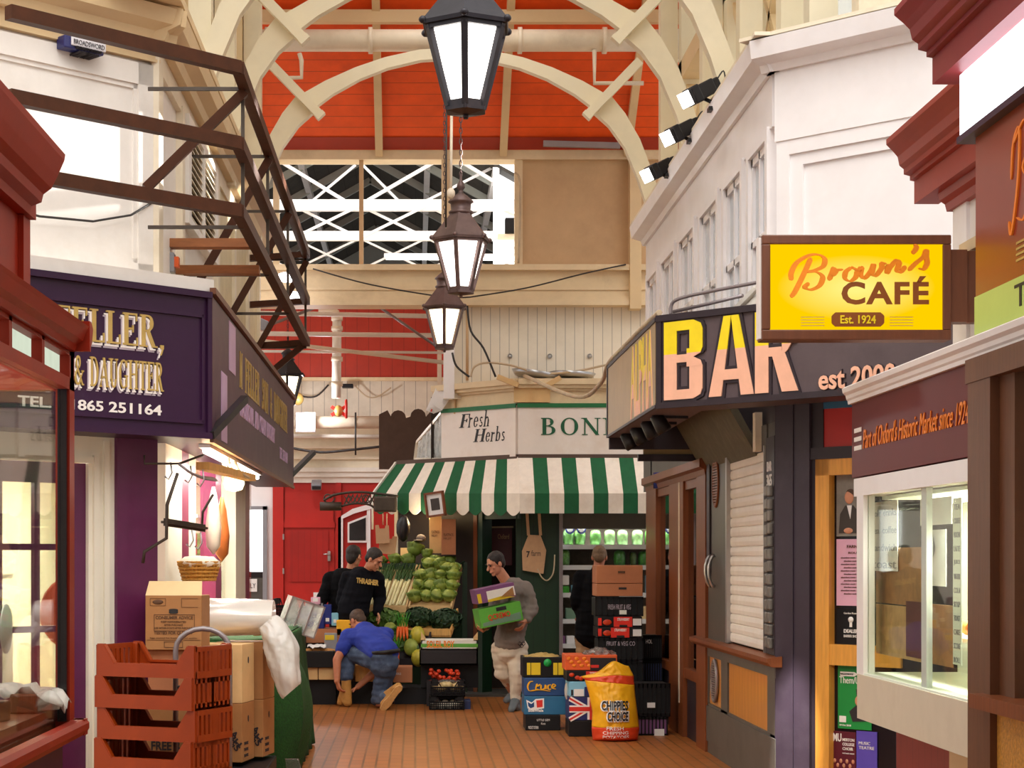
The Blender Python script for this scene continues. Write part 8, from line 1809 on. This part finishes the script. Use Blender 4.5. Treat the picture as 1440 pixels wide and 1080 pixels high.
t, T, d = stack('produce_box', 'black box with red printed fruit above the light blue box', 797, 848, 943, 958, D7, .4, 'box_black'); rc(t, 'letter_red', 'red_panel', T, d, 824, 944, 848, 955); tx(t, 'letter_white', T, d, 'TOMATOES', 829, 945, 847, 949, .02, 0, 'lettering', .007)
m = MB(); m.T = T
for px, py in ((812, 953), (817, 954), (804, 949)): q = pt(px, py, d); m.ell((q[0], q[1], 0), (.025, .02, .006), 12, 6)
m.build('fruit_print', 'chilli', t)
t, T, d = stack('produce_box', 'orange printed box with grey label uppermost behind the yellow sack', 795, 868, 921, 942.5, D7, .4, 'box_orange'); rc(t, 'tray_grey', 'grey_panel', T, d, 830, 925, 866, 942); rc(t, 'letter_red', 'red_label', T, d, 831, 935, 842, 939, .007)
m = MB(); m.T = T
for k in range(9): q = pt(800+k*3.6, 926+5*(k % 3), d); m.ell((q[0], q[1], 0), (.02, .016, .005), 10, 6)
m.build('fruit_print', 'letter_orange', t)
m = MB(); m.grid(lambda u, v: V(X(822+46*u, D7), D7+.03+.34*v, Z(921, D7)+.06*math.sin(u*3.14)*math.sin(v*3.14)+.03*noise.noise(V(u*6, v*6, 4))), 20, 12); tag(m.build('salad_film', 'clear_bag', fix=False, solid=.004), 'clear film bulging over leaves on the orange printed box', 'film')
# potato sack
sk = thing('potato_sack', 'big yellow and red printed sack of chipping potatoes standing by the boxes', 'sack', P(865, 1042, 16.75)); ds_ = 16.75
prof_l = [(834, 1043), (832, 1025), (833, 1000), (828, 975), (822, 955), (817, 951)]; prof_r = [(896, 1042), (899, 1025), (896, 1000), (893, 975), (891, 950), (884, 938)]
def edge(pr, t): 
    k = t*(len(pr)-1); i = min(int(k), len(pr)-2); f = k-i; return pr[i][0]*(1-f)+pr[i+1][0]*f, pr[i][1]*(1-f)+pr[i+1][1]*f
def sack(u, v, side):
    (lx, ly), (rx, ry) = edge(prof_l, v), edge(prof_r, v); px = lx*(1-u)+rx*u; top = 0
    py = ly*(1-u)+ry*u
    if v > .8: py -= (v-.8)/.2 * 12*math.exp(-((u-.68)/.22)**2)
    bulge = math.sin(u*PI)**.6 * (.15*(1-.75*max(0, v-.45)/.55)) * (min(1, v/.06)**.5)
    wr = .014*noise.noise(V(u*5, v*9, 3)) + .008*noise.noise(V(u*14, v*20, 1))
    q = P(px, min(py, 785+EYE*F/ds_), ds_); return V(q.x, ds_ + side*(bulge+wr*math.sin(u*PI)) , max(.004, q.z))
for nm, lo, hi, mat in (('red_foot', 0, .225, 'sack_red'), ('yellow_body', .225, .74, 'potato_sack_yellow'), ('red_stripe', .74, .84, 'sack_red'), ('yellow_top', .84, 1, 'potato_sack_yellow')):
    m = MB()
    for side in (-1, 1): m.grid(lambda u, v: sack(u, lo+(hi-lo)*v - (.09*(u-.5) if nm == 'red_stripe' else 0) - (.09*(u-.5)*(v if nm == 'yellow_body' else 1-v) if nm in ('yellow_body', 'yellow_top') else 0), side), 56, max(8, int(70*(hi-lo))))
    m.build(nm, mat, sk, fix=False, solid=.003)
def sack_text(s, px0, y0, px1, y1, mat, bold, off, shear=0, name='lettering'):
    sub = MB(); a, c = pt(px0, y1, 16.6), pt(px1, y0, 16.6); text(sub, s, FR(V(0, 0, 0), V(1, 0, 0)), a[0], a[1], c[0], c[1], .004, bold, shear); m = MB(); 
    for v in sub.v:
        px = v.x/16.6*F+584; py = 785-(v.z-EYE)/16.6*F; vv = max(0, min(1, (1043-py)/92)); (lx, _), (rx, _) = edge(prof_l, vv), edge(prof_r, vv); u = max(.02, min(.98, (px-lx)/(rx-lx))); q = sack(u, vv, -1); v.y = q.y - off + v.y
    m.v = sub.v; m.f = sub.f; m.m = sub.m; m.s = sub.s; m.build(name, mat, sk, fix=False)
for s, a, b_, c, d in (('CHIPPIES', 846, 986, 884, 999), ('CHOICE', 854, 1001, 884, 1014)): sack_text(s, a-1.5, b_-1, c+1.5, d+1.5, 'letter_white', .1, .024, .1, 'lettering_outline'); sack_text(s, a, b_, c, d, 'letter_dark', .03, .03, .1)
for s, a, b_, c, d in (('FRESH', 853, 1022, 877, 1027), ('CHIPPING', 848, 1028.5, 884, 1033), ('POTATOES', 848, 1034.5, 885, 1039)): sack_text(s, a, b_, c, d, 'letter_white', .005, .016)
# tall stack behind: black crates, red printed crates, brown trays
D8 = 18.2; zf = 785 + EYE*F/D8
def bcrate(label, px0, px1, y0, y1, d, name='plastic_crate', mat='dark_crate', dep=.45):
    t = thing(name, label, 'crate', P((px0+px1)/2, y1, d)); x0, x1, z0, z1 = X(px0, d), X(px1, d), Z(y1, d), Z(y0, d); h = z1-z0
    m = MB(); m.box((x0, d+.008, z0), (x1, d+dep, z1-.01)); m.build('crate_body', mat, t, bevel=.008)
    m = MB(); m.box((x0-.005, d, z1-h*.14), (x1+.005, d+.012, z1)); m.box((x0-.005, d, z0), (x1+.005, d+.012, z0+h*.1))
    for k in range(9): x = x0+(x1-x0)*k/8; m.box((x-.006, d, z0), (x+.006, d+.01, z1))
    m.build('front_ribs', 'black_plastic', t); return t, FR(V(0, d-.002, 0), V(1, 0, 0)), d
ys = [(990, 1027), (960, 989.5), (930, 959.5), (897, 929.5)]
for k, (y0, y1) in enumerate(ys):
    t, T, d = bcrate('dark ribbed crate in the tall stack, ' + ('on the floor', 'second from the floor', 'third from the floor', 'fourth from the floor, under the red boxes')[k], 842, 904, y0, (y1 if k else zf), D8)
    if k == 3: tx(t, 'letter_grey', T, d, 'FRUIT & VEG CO', 853, 902, 893, 908, .0)
for k, (y0, y1, lab) in enumerate(((882, 896.5, 'lower black box with a red printed panel in the tall stack'), (867, 881.5, 'upper black box with a red printed panel in the tall stack'))):
    t, T, d = stack('produce_box', lab, 840+k, 903, y0, y1, D8, .45, 'box_black'); a = 861+2*(1-k)*-1+2*k; rc(t, 'box_red', 'red_panel', T, d, a, y0+.5, a+26, y1); tx(t, 'letter_white', T, d, 'STRAWBERRY', a+5, y0+2, a+22, y0+6, .02, 0, 'lettering', .007); rc(t, 'letter_dark', 'hand_hole', T, d, a+8, y1-3, a+19, y1, .008); rc(t, 'paper_white', 'label', T, d, 890, y0+3, 902, y1-2)
    m = MB(); m.T = T; q = pt(854, (y0+y1)/2+1, d); m.ell((q[0], q[1], 0), (.045, .03, .006), 14, 7); m.build('fruit_print', 'chilli', t); rc(t, 'box_red', 'red_edge', T, d, 841, y0+2, 846, y1-2)
t, T, d = bcrate('black plastic crate with pale writing under the brown trays', 838, 904, 839, 866.5, D8); tx(t, 'letter_grey', T, d, 'FRESH FRUIT & VEG', 855, 850, 887, 857, .0); rc(t, 'mint_white', 'label', T, d, 871, 858, 881, 864)
t, T, d = stack('cardboard_tray', 'lower brown cardboard tray on the black crates', 839, 904, 821, 838.5, D8, .45, 'card_red', 'tray'); rc(t, 'letter_dark', 'hand_hole', T, d, 870, 826, 881, 829); 
t, T, d = stack('cardboard_tray', 'upper brown cardboard tray topping the tall stack before the chiller', 839, 904, 795, 820.5, D8, .45, 'card_red', 'tray'); rc(t, 'print_ink', 'print', T, d, 869, 803, 879, 806)
for y0, y1 in ((821, 838.5), (795, 820.5)): pass
# black crates at the right, by the wooden doors
D9 = 17.2; zf = 785 + EYE*F/D9
t, T, d = bcrate('black crate with purple base on the floor beside the yellow sack', 897, 938, 1008, zf, D9, 'plastic_crate', 'box_purple'); rc(t, 'paper_white', 'label', T, d, 920, 1025, 934, 1040, .006)
t, T, d = bcrate('large black crate with small white label, upper right of the yellow sack', 892, 942, 961, 1007.5, D9); rc(t, 'paper_white', 'label', T, d, 910, 988, 921, 995, .014)
t, T, d = bcrate('dark crate with pale writing beside the tall stack, close to the wooden doors', 905, 930, 893, 928, 18.6); tx(t, 'letter_white', T, d, 'HOL', 908, 899, 917, 905, .02, 0, 'lettering', .012)
t, T, d = bcrate('dark blue crate below the crate with pale writing near the wooden doors', 904, 931, 928.5, 960, 18.6, 'plastic_crate', 'box_navy'); t, T, d = bcrate('dark crate on the floor behind the large black crate near the wooden doors', 904, 931, 960.5, 785+EYE*F/18.6, 18.6)
# ------------------------------------------------------------------ overhead
def lantern(label, loc, ph, metal, glowm, chain):
    t = thing('hanging_lantern', label, 'lantern', loc, 'six sided lanterns hanging along the aisle'); L = Vector(loc)
    def ring(r, z): return [L + V(r*math.cos(k*PI/3+ph), r*math.sin(k*PI/3+ph), z) for k in range(6)]
    b0, b1 = ring(.098, .025), ring(.215, .43)
    for k in range(6):
        k2 = (k+1) % 6; ins = .16
        def mix(a, c, u): return a.lerp(c, u)
        q = [mix(b0[k], b0[k2], ins), mix(b0[k2], b0[k], ins), mix(b1[k2], b1[k], ins*.7), mix(b1[k], b1[k2], ins*.7)]; q = [q[0].lerp(q[3], .05), q[1].lerp(q[2], .05), q[2].lerp(q[1], .04), q[3].lerp(q[0], .04)]
        m = MB(); c = L + V(0, 0, .25); q2 = [p + (Vector((c.x, c.y, p.z))-p).normalized()*.006 for p in q]; m.add(q+q2, [(0,1,2,3), (7,6,5,4), (0,4,5,1), (1,5,6,2), (2,6,7,3), (3,7,4,0)]); m.build('glass_pane', glowm, t)
        m = MB(); m.bar(b0[k], b1[k], .034, .03, up=(b1[k]-L)); m.bar(b0[k], b0[k2], .03, .05); m.bar(b1[k], b1[k2], .03, .045); m.build('frame_bar', metal, t)
    m = MB(); m.lathe([(.001, -.015), (.05, -.01), (.112, .0), (.115, .03), (.09, .035), (.001, .03)], 6, L, None, False, ph); m.lathe([(.012, -.035), (.016, -.02), (.012, -.01)], 8, L); m.build('bottom_plate', metal, t)
    m = MB(); m.lathe([(.2, .425), (.25, .43), (.255, .45), (.235, .475), (.1, .64), (.095, .655), (.001, .655)], 6, L, None, False, ph); rf = m.build('roof', metal, t)
    m = MB(); m.lathe([(.088, .65), (.1, .66), (.1, .675), (.08, .685), (.085, .74), (.105, .75), (.1, .765), (.06, .80), (.02, .83), (.018, .85), (.035, .87), (.03, .9), (.012, .93), (.006, .99)], 12, L); m.build('finial', metal, rf)
    for k in range(6): p = ring(.25, .45)[k]; m = MB(); m.ell(p, (.022, .022, .02), 8, 6); m.build('corner_knob', metal, rf)
    m = MB(); n = int((chain-.97)/.045)
    for k in range(n):
        z = .98+k*.045; c = L+V(0, 0, z); ax = (k % 2)
        m.tube([c + V(.011*math.cos(a)*(1-ax), .011*math.cos(a)*ax, .027*math.sin(a)) for a in [q*PI/4 for q in range(8)]], .0045, 4, closed=True)
    m.build('chain', metal, t); return t
def loc_l(px, py, d): q = P(px, py, d); return (q.x, q.y, q.z)
lantern('nearest and largest lit lantern hanging at the top of the aisle', loc_l(655, 158, 9.6), PI/6-.06, 'lantern_metal', 'lantern_glow', 3.4)
lantern('middle lit lantern with coppery roof hanging below the nearest one', loc_l(648, 413, 15.2), PI/6-.22, 'lantern_copper', 'lantern_glow', 3.6)
lantern('farthest aisle lantern, glowing warm in front of the stall boards', loc_l(625, 491, 19.8), PI/6-.03, 'lantern_copper', 'lantern_warm', 3.6)
lantern('small lit lantern half hidden behind the end of the purple sign', loc_l(405, 570, 27), PI/6, 'lantern_metal', 'lantern_warm', 2.0)
# extra suspension rod beside the middle lantern chain
t = thing('suspension_rod', 'thin pale rod with round weight hanging beside the middle lantern chain', 'rod', P(635, 275, 15.0)); m = MB(); m.tube([P(635, 162, 15), P(634, 275, 15)], .012, 7); m.ell(P(634, 272, 15), (.035, .035, .045), 12, 8); m.build('rod', 'pipe_cream', t)
o = tag(MB().tube([P(628, 130, 14.6), P(627, 320, 14.6)], .008, 6).build('hanging_flex', 'cable'), 'thin dark flex hanging left of the middle lantern', 'cable')
# spotlights on the right eave
spots = []
for k, (px, py, d, lab) in enumerate(((980, 132, 14.4, 'nearest'), (953, 187, 15.5, 'middle'), (923, 240, 16.9, 'farthest'))):
    c = P(px, py, d); t = thing('spotlight', lab + ' black spotlight of three clamped along the right eave, aimed down left', 'spotlight', c, 'spotlights on the right eave')
    dirv = V(-.80, -.28, -.46).normalized(); Rm = dirv.to_track_quat('Z', 'Y').to_matrix()
    m = MB(); m.T = Matrix.Translation(c) @ Rm.to_4x4(); m.box((-.075, -.06, -.14), (.075, .06, .10)); m.box((-.085, -.07, .0), (.085, .07, .07)); m.box((-.06, -.05, -.2), (.06, .05, -.14)); hg = m.build('housing', 'black_metal', t, bevel=.012)
    m = MB(); m.T = Matrix.Translation(c) @ Rm.to_4x4(); m.box((-.07, -.058, .1), (.07, .058, .125)); m.build('lens', 'spot_glow', hg)
    m = MB(); e = V(2.33, d, 5.16); m.tube([c+V(.02, 0, -.02), c+V(.12, .02, -.06), e], .016, 7); m.box((e.x-.05, e.y-.05, e.z-.03), (e.x+.06, e.y+.05, e.z+.0)); m.build('clamp_arm', 'black_metal', t)
    m = MB(); m.tube(spl([c-dirv*.17, c-dirv*.2+V(.05, 0, .1), c+V(.22, .03, .05), e+V(0, 0, .06)], 5), .006, 5); m.build('lead', 'cable', t); spots.append((c + dirv*.16, dirv))
# large roof pipe and smaller pipes
t = thing('roof_pipe', 'large white pipe crossing under the orange roof', 'pipe', P(640, 57, 20.4)); dp = 20.35; m = MB(); m.tube([P(318, 57, dp), P(962, 57, dp)], .12, 18); m.build('pipe_run', 'pipe_cream', t)
for px in (330, 376, 521, 731, 850, 945): m = MB(); m.tube([P(px-3, 57, dp), P(px+3, 57, dp)], .145, 18); m.build('pipe_collar', 'pipe_cream', t)
m = MB(); m.tube(spl([P(945, 57, dp), P(966, 62, dp), P(968, 85, dp)], 5), .13, 14); m.build('pipe_elbow', 'pipe_white', t)
t = thing('small_roof_pipe', 'small cream bent pipe hanging below the roof pipe on the left', 'pipe', P(420, 100, 20)); m = MB(); m.tube([P(421, 75, 20.3), P(424, 85, 20.3), P(424, 109, 20.3), P(395, 110, 20.3)], .025, 8); m.build('pipe_run', 'pipe_cream', t)
t = thing('small_roof_pipe', 'small cream bent pipe hanging below the roof pipe on the right', 'pipe', P(850, 100, 20)); m = MB(); m.tube([P(836, 70, 20.3), P(836, 117, 20.3), P(905, 117, 20.3)], .025, 8); m.build('pipe_run', 'pipe_cream', t)
t = thing('fluorescent_light', 'long fluorescent tube glowing low in the high opening', 'light', P(635, 363, 24)); m = MB(); m.tube([P(543, 363, 24), P(728, 364, 24)], .022, 10); m.build('tube', 'tube_glow', t); m = MB(); m.bar(P(540, 359, 24.05), P(730, 360, 24.05), .04, .05); m.build('batten', 'alarm_white', t)
m = MB(); m.bar(P(764, 202, 22.3), P(872, 205, 22.3), .05, .07); t = thing('roof_light', 'grey unlit strip light fixed below the orange roof at the right', 'light', P(815, 204, 22.3)); m.build('housing', 'alu', t)
# pipes and cables before the back wall
def pipe(label, pts, r, mat='pipe_white', name='pipe', cat='pipe', n=9): return tag(MB().tube(pts, r, n).build(name, mat), label, cat)
pipe('upper white pipe crossing before the red boards', [P(350, 440, 27), P(625, 445, 27)], .035); pipe('lower white pipe crossing before the red boards', [P(350, 469, 27), P(625, 472, 27)], .035); pipe('thin white pipe below the two white pipes over the red boards', [P(360, 494, 27), P(625, 496, 27)], .02)
pipe('long slanting grey pole across the red boards, falling to the right', [P(355, 478, 26.5), P(626, 510, 26.5)], .03, 'pipe_cream', 'slanting_pole', 'pole'); pipe('short steep pole crossing the pipes near the stall boards', [P(528, 428, 26.3), P(612, 486, 26.3)], .02, 'alu', 'slanting_pole', 'pole'); pipe('slanting grey pole at the left above the hidden lantern', [P(345, 470, 26), P(455, 428, 26)], .022, 'alu', 'slanting_pole', 'pole')
t = thing('vertical_pipe', 'fat white vertical pipe with joints in front of the red boards', 'pipe', P(473, 500, 28)); m = MB(); m.tube([P(474, 440, 28.2), P(473, 560, 28.2)], .07, 12); m.build('pipe_run', 'pipe_white', t)
for py in (448, 462, 505, 540): m = MB(); m.tube([P(474, py-3, 28.2), P(474, py+3, 28.2)], .088, 12); m.build('collar', 'pipe_cream', t)
m = MB(); m.tube(spl([P(474, 442, 28.2), P(465, 437, 28.2), P(448, 436, 28.2)], 4), .065, 10); m.build('elbow', 'pipe_cream', t)
t = thing('wall_post', 'cream post at the right edge of the red boards', 'post', P(617, 500, 29)); m = MB(); m.box((X(615, 28.8), 28.8, 0), (X(621, 28.8), 28.9, Z(425, 28.8))); m.build('post', 'pipe_cream', t)
t = thing('gate_valve', 'red and brass pipe valve on the back wall pipes', 'valve', P(475, 578, 28.5)); m = MB(); m.ell(P(476, 578, 28.4), (.07, .07, .09), 12, 8); m.build('valve_body', 'gold', t); m = MB(); q = P(487, 575, 28.3); m.tube([q + V(0, .1*math.cos(a), .13*math.sin(a)) for a in [k*PI/8 for k in range(16)]], .02, 6, closed=True); m.bar(q+V(0, 0, -.13), q+V(0, 0, .13), .02, .02); m.build('hand_wheel', 'letter_red', t); m = MB(); m.bar(P(466, 572, 28.4), P(486, 584, 28.4), .05, .05); m.bar(P(466, 584, 28.4), P(486, 572, 28.4), .05, .05); m.build('flange_bolt', 'letter_red', t)
pipe('fat white horizontal pipe along the back wall left of the brown sheet', [P(405, 594, 29), P(535, 594, 29)], .1, 'pipe_cream'); pipe('second white pipe along the back wall under the fat one', [P(405, 613, 29.2), P(535, 614, 29.2)], .035, 'pipe_white'); pipe('thin dark cable sagging along the back wall', spl([P(410, 630, 29), P(450, 636, 29), P(490, 633, 29), P(535, 628, 29)], 5), .02, 'cable', 'wall_cable', 'cable')
pipe('dark cable looping on the white boards left of the vertical pipe', spl([P(410, 545, 29.8), P(425, 557, 29.8), P(445, 557, 29.8), P(462, 541, 29.8)], 5), .014, 'cable', 'wall_cable', 'cable'); pipe('pale cable sagging on the white boards right of the vertical pipe', spl([P(500, 543, 29.8), P(515, 557, 29.8), P(530, 558, 29.8), P(550, 545, 29.8)], 5), .012, 'cable_pale', 'wall_cable', 'cable'); pipe('thin vertical cable down the back wall pipes', [P(500, 580, 28.9), P(500, 640, 28.9)], .014, 'cable', 'wall_cable', 'cable')
t = thing('black_wall_box', 'small black box on the white boards right of the vertical pipe', 'box', P(488, 543, 29.7)); m = MB(); m.cbox(P(489, 543, 29.75), (.18, .2, .06)); m.build('case', 'black_plastic', t, bevel=.01)
t = thing('bulkhead_light', 'bright square white light on the back wall beside the purple sign', 'light', P(430, 594, 28.7))
for py in (589, 600): m = MB(); m.cbox(P(430, py, 28.6), (.26, .08, .09)); m.build('lit_face', 'bulkhead', t, bevel=.02)
m = MB(); m.cbox(P(430, 594, 28.75), (.3, .1, .3)); m.build('backplate', 'alarm_white', t)
t = thing('flood_light', 'small grey floodlight over the red door', 'light', P(445, 682, 29.6)); m = MB(); m.cbox(P(445, 682, 29.7), (.16, .2, .1), Matrix.Rotation(.5, 3, 'X')); m.build('housing', 'grey_plastic', t, bevel=.012); m = MB(); m.cbox(P(445, 686, 29.6), (.14, .06, .05)); m.build('lens', 'lens_dark', t)
t = thing('round_lamp', 'brass round lamp on the wall behind the hidden lantern', 'lamp', P(418, 560, 29)); m = MB(); m.ell(P(419, 561, 29), (.09, .09, .1), 12, 8); m.build('globe', 'gold', t)
for px, py, lab in ((404, 390, 'upper bright bulb glimpsed behind the wooden frame'), (411, 417, 'lower bright bulb glimpsed behind the wooden frame')):
    o = tag(MB().ell(P(px, py, 21.9), (.14, .08, .06), 14, 8).build('wall_lamp', 'bulkhead'), lab, 'lamp')
t = thing('flood_light', 'dark floodlight cluster under the wooden frame end', 'light', P(362, 455, 20.6)); m = MB(); m.cbox(P(364, 455, 20.6), (.2, .15, .12), Matrix.Rotation(.4, 3, 'Y')); m.build('housing', 'grey_plastic', t, bevel=.01)
# stall cables
for lab, pts, mt in (('black cable hanging from the farthest lantern to the stall roof, right', [(657, 430), (662, 465), (680, 490), (697, 530)], 'cable'), ('black cable hanging to the stall roof, left', [(636, 496), (642, 515), (660, 530)], 'cable'), ('brown cable arching over the stall roof to the right', [(662, 530), (667, 516), (685, 510), (720, 514), (760, 525), (810, 522), (860, 512), (915, 508)], 'cable_pale')):
    tag(MB().tube(spl([P(a, c, 22.1) for a, c in pts], 5), .014, 6).build('stall_cable', mt), lab, 'cable')
pipe('thin brown pipe rising up the stall boards beside the farthest lantern', [P(657, 535, 22.55), P(657, 432, 22.55)], .018, 'panel_tan', 'thin_pipe', 'pipe')
pipe('thin cable crossing the moulded beam on the left', spl([P(440, 378, 22.35), P(520, 400, 22.3), P(620, 417, 22.3), P(660, 418, 22.3)], 5), .009, 'cable', 'beam_cable', 'cable'); pipe('thin cable crossing the moulded beam on the right', spl([P(660, 418, 22.3), P(740, 405, 22.3), P(820, 385, 22.3), P(880, 372, 22.4)], 5), .009, 'cable', 'beam_cable', 'cable')
pipe('pale cable down the edge of the high opening', spl([P(724, 243, 22.4), P(731, 256, 22.4), P(731, 320, 22.4), P(729, 370, 22.4)], 4), .014, 'cable_pale', 'edge_cable', 'cable')
t = thing('speaker', 'small black loudspeaker inside the right end of the high opening', 'speaker', P(718, 318, 24)); m = MB(); m.cbox(P(717, 318, 24.2), (.13, .15, .2)); m.build('case', 'black_plastic', t, bevel=.01); m = MB(); m.bar(P(700, 333, 24.2), P(726, 333, 24.2), .1, .06); m.build('shelf', 'pipe_cream', t)
# ------------------------------------------------------------------ light and camera
sc = bpy.context.scene
w = bpy.data.worlds.new('World'); sc.world = w; w.use_nodes = True; t = w.node_tree; t.nodes.clear()
out = t.nodes.new('ShaderNodeOutputWorld'); bg = N(t, 'Background', Strength=1.0); tc = N(t, 'TexCoord'); sx = N(t, 'SeparateXYZ'); t.links.new(tc.outputs['Generated'], sx.inputs[0])
rp = N(t, 'ValToRGB'); rp.color_ramp.elements[0].position = .12; rp.color_ramp.elements[0].color = (.42, .40, .38, 1); rp.color_ramp.elements[1].position = .65; rp.color_ramp.elements[1].color = (1.0, .98, .95, 1)
t.links.new(sx.outputs['Z'], rp.inputs['Fac']); t.links.new(rp.outputs['Color'], bg.inputs['Color']); t.links.new(bg.outputs[0], out.inputs[0])
def light(name, kind, loc, energy, col=(1, 1, 1), **kw):
    l = bpy.data.lights.new(name, kind); l.energy = energy; l.color = col
    for k, v in kw.items(): setattr(l, k, v)
    o = bpy.data.objects.new(name, l); C.objects.link(o); o.location = loc; return o
def aim(o, tgt): o.rotation_euler = (Vector(tgt)-Vector(o.location)).to_track_quat('-Z', 'Y').to_euler()
s = light('sun', 'SUN', (0, 0, 20), 1.2, (1, .96, .9), angle=1.0); aim(s, (.4, 9, 8))
# spotlights
tg = [P(118, 225, 11.8), P(300, 255, 15.0), P(330, 300, 17)]
for k, (p, d) in enumerate(spots):
    o = light('spot_beam', 'SPOT', p, (1700, 1600, 700)[k], (1, .97, .93), spot_size=math.radians(9.5), spot_blend=.7, shadow_soft_size=.05); aim(o, tg[k])
o = light('post_beam', 'SPOT', (2.2, 11.9, 2.6), 800, (1, .95, .88), spot_size=math.radians(13), spot_blend=.8, shadow_soft_size=.04); aim(o, RC(.09, .2))
# shop interiors
for y in (13.4, 15.6, 17.8): light('shop_tube', 'AREA', (-2.3, y, 2.55), 75, (1, .95, .84), size=.8)
light('under_sign', 'AREA', (-1.42, 14.5, 2.35), 30, (1, .93, .8), shape='RECTANGLE', size=.1, size_y=4)
light('shop_lamp', 'POINT', (-2.9, 11.6, 2.3), 14, (1, .95, .86), shadow_soft_size=.1)
light('counter_tube', 'AREA', (2.8, 9.3, 1.94), 26, (1, .97, .85), shape='RECTANGLE', size=.3, size_y=1.6)
light('bay_lamp', 'POINT', (-2.5, 8.3, 2.3), 30, (1, .95, .85), shadow_soft_size=.1)
light('chiller_tube', 'AREA', (2.8, 22.16, 2.09), 8, (.95, 1, 1), shape='RECTANGLE', size=2.2, size_y=.1)
light('stall_lamp', 'POINT', (.1, 22.6, 2.2), 9, (1, .78, .45), shadow_soft_size=.12)
light('back_lamp', 'POINT', (-1.7, 28.2, 3.9), 30, (1, .98, 1), shadow_soft_size=.1)
cam = bpy.data.cameras.new('camera'); co = bpy.data.objects.new('camera', cam); C.objects.link(co); co.location = (0, 0, EYE); co.rotation_euler = (PI/2, 0, 0)
cam.sensor_width = 36; cam.lens = F/1440*36; cam.shift_x = (720-584)/1440; cam.shift_y = (785-540)/1440; cam.clip_end = 200
sc.camera = co
# a thing that came out as one mesh needs no empty over it
for e in [o for o in C.objects if o.type == 'EMPTY' and o.parent is None and o.get('label') and len(o.children) == 1]:
    c = e.children[0]; nm = e.name; c.parent = None; c.location = e.location; c.rotation_euler = e.rotation_euler; c.scale = e.scale
    for k in ('label', 'category', 'group'):
        if k in e: c[k] = e[k]
    bpy.data.objects.remove(e); c.name = nm
sc.view_settings.view_transform = 'Standard'; sc.view_settings.look = 'None'; sc.view_settings.exposure = 1.0; sc.view_settings.gamma = 1; sc.view_settings.use_curve_mapping = False
sc.cycles.use_denoising = True; sc.cycles.max_bounces = 8; sc.cycles.transparent_max_bounces = 16; sc.cycles.sample_clamp_indirect = 6
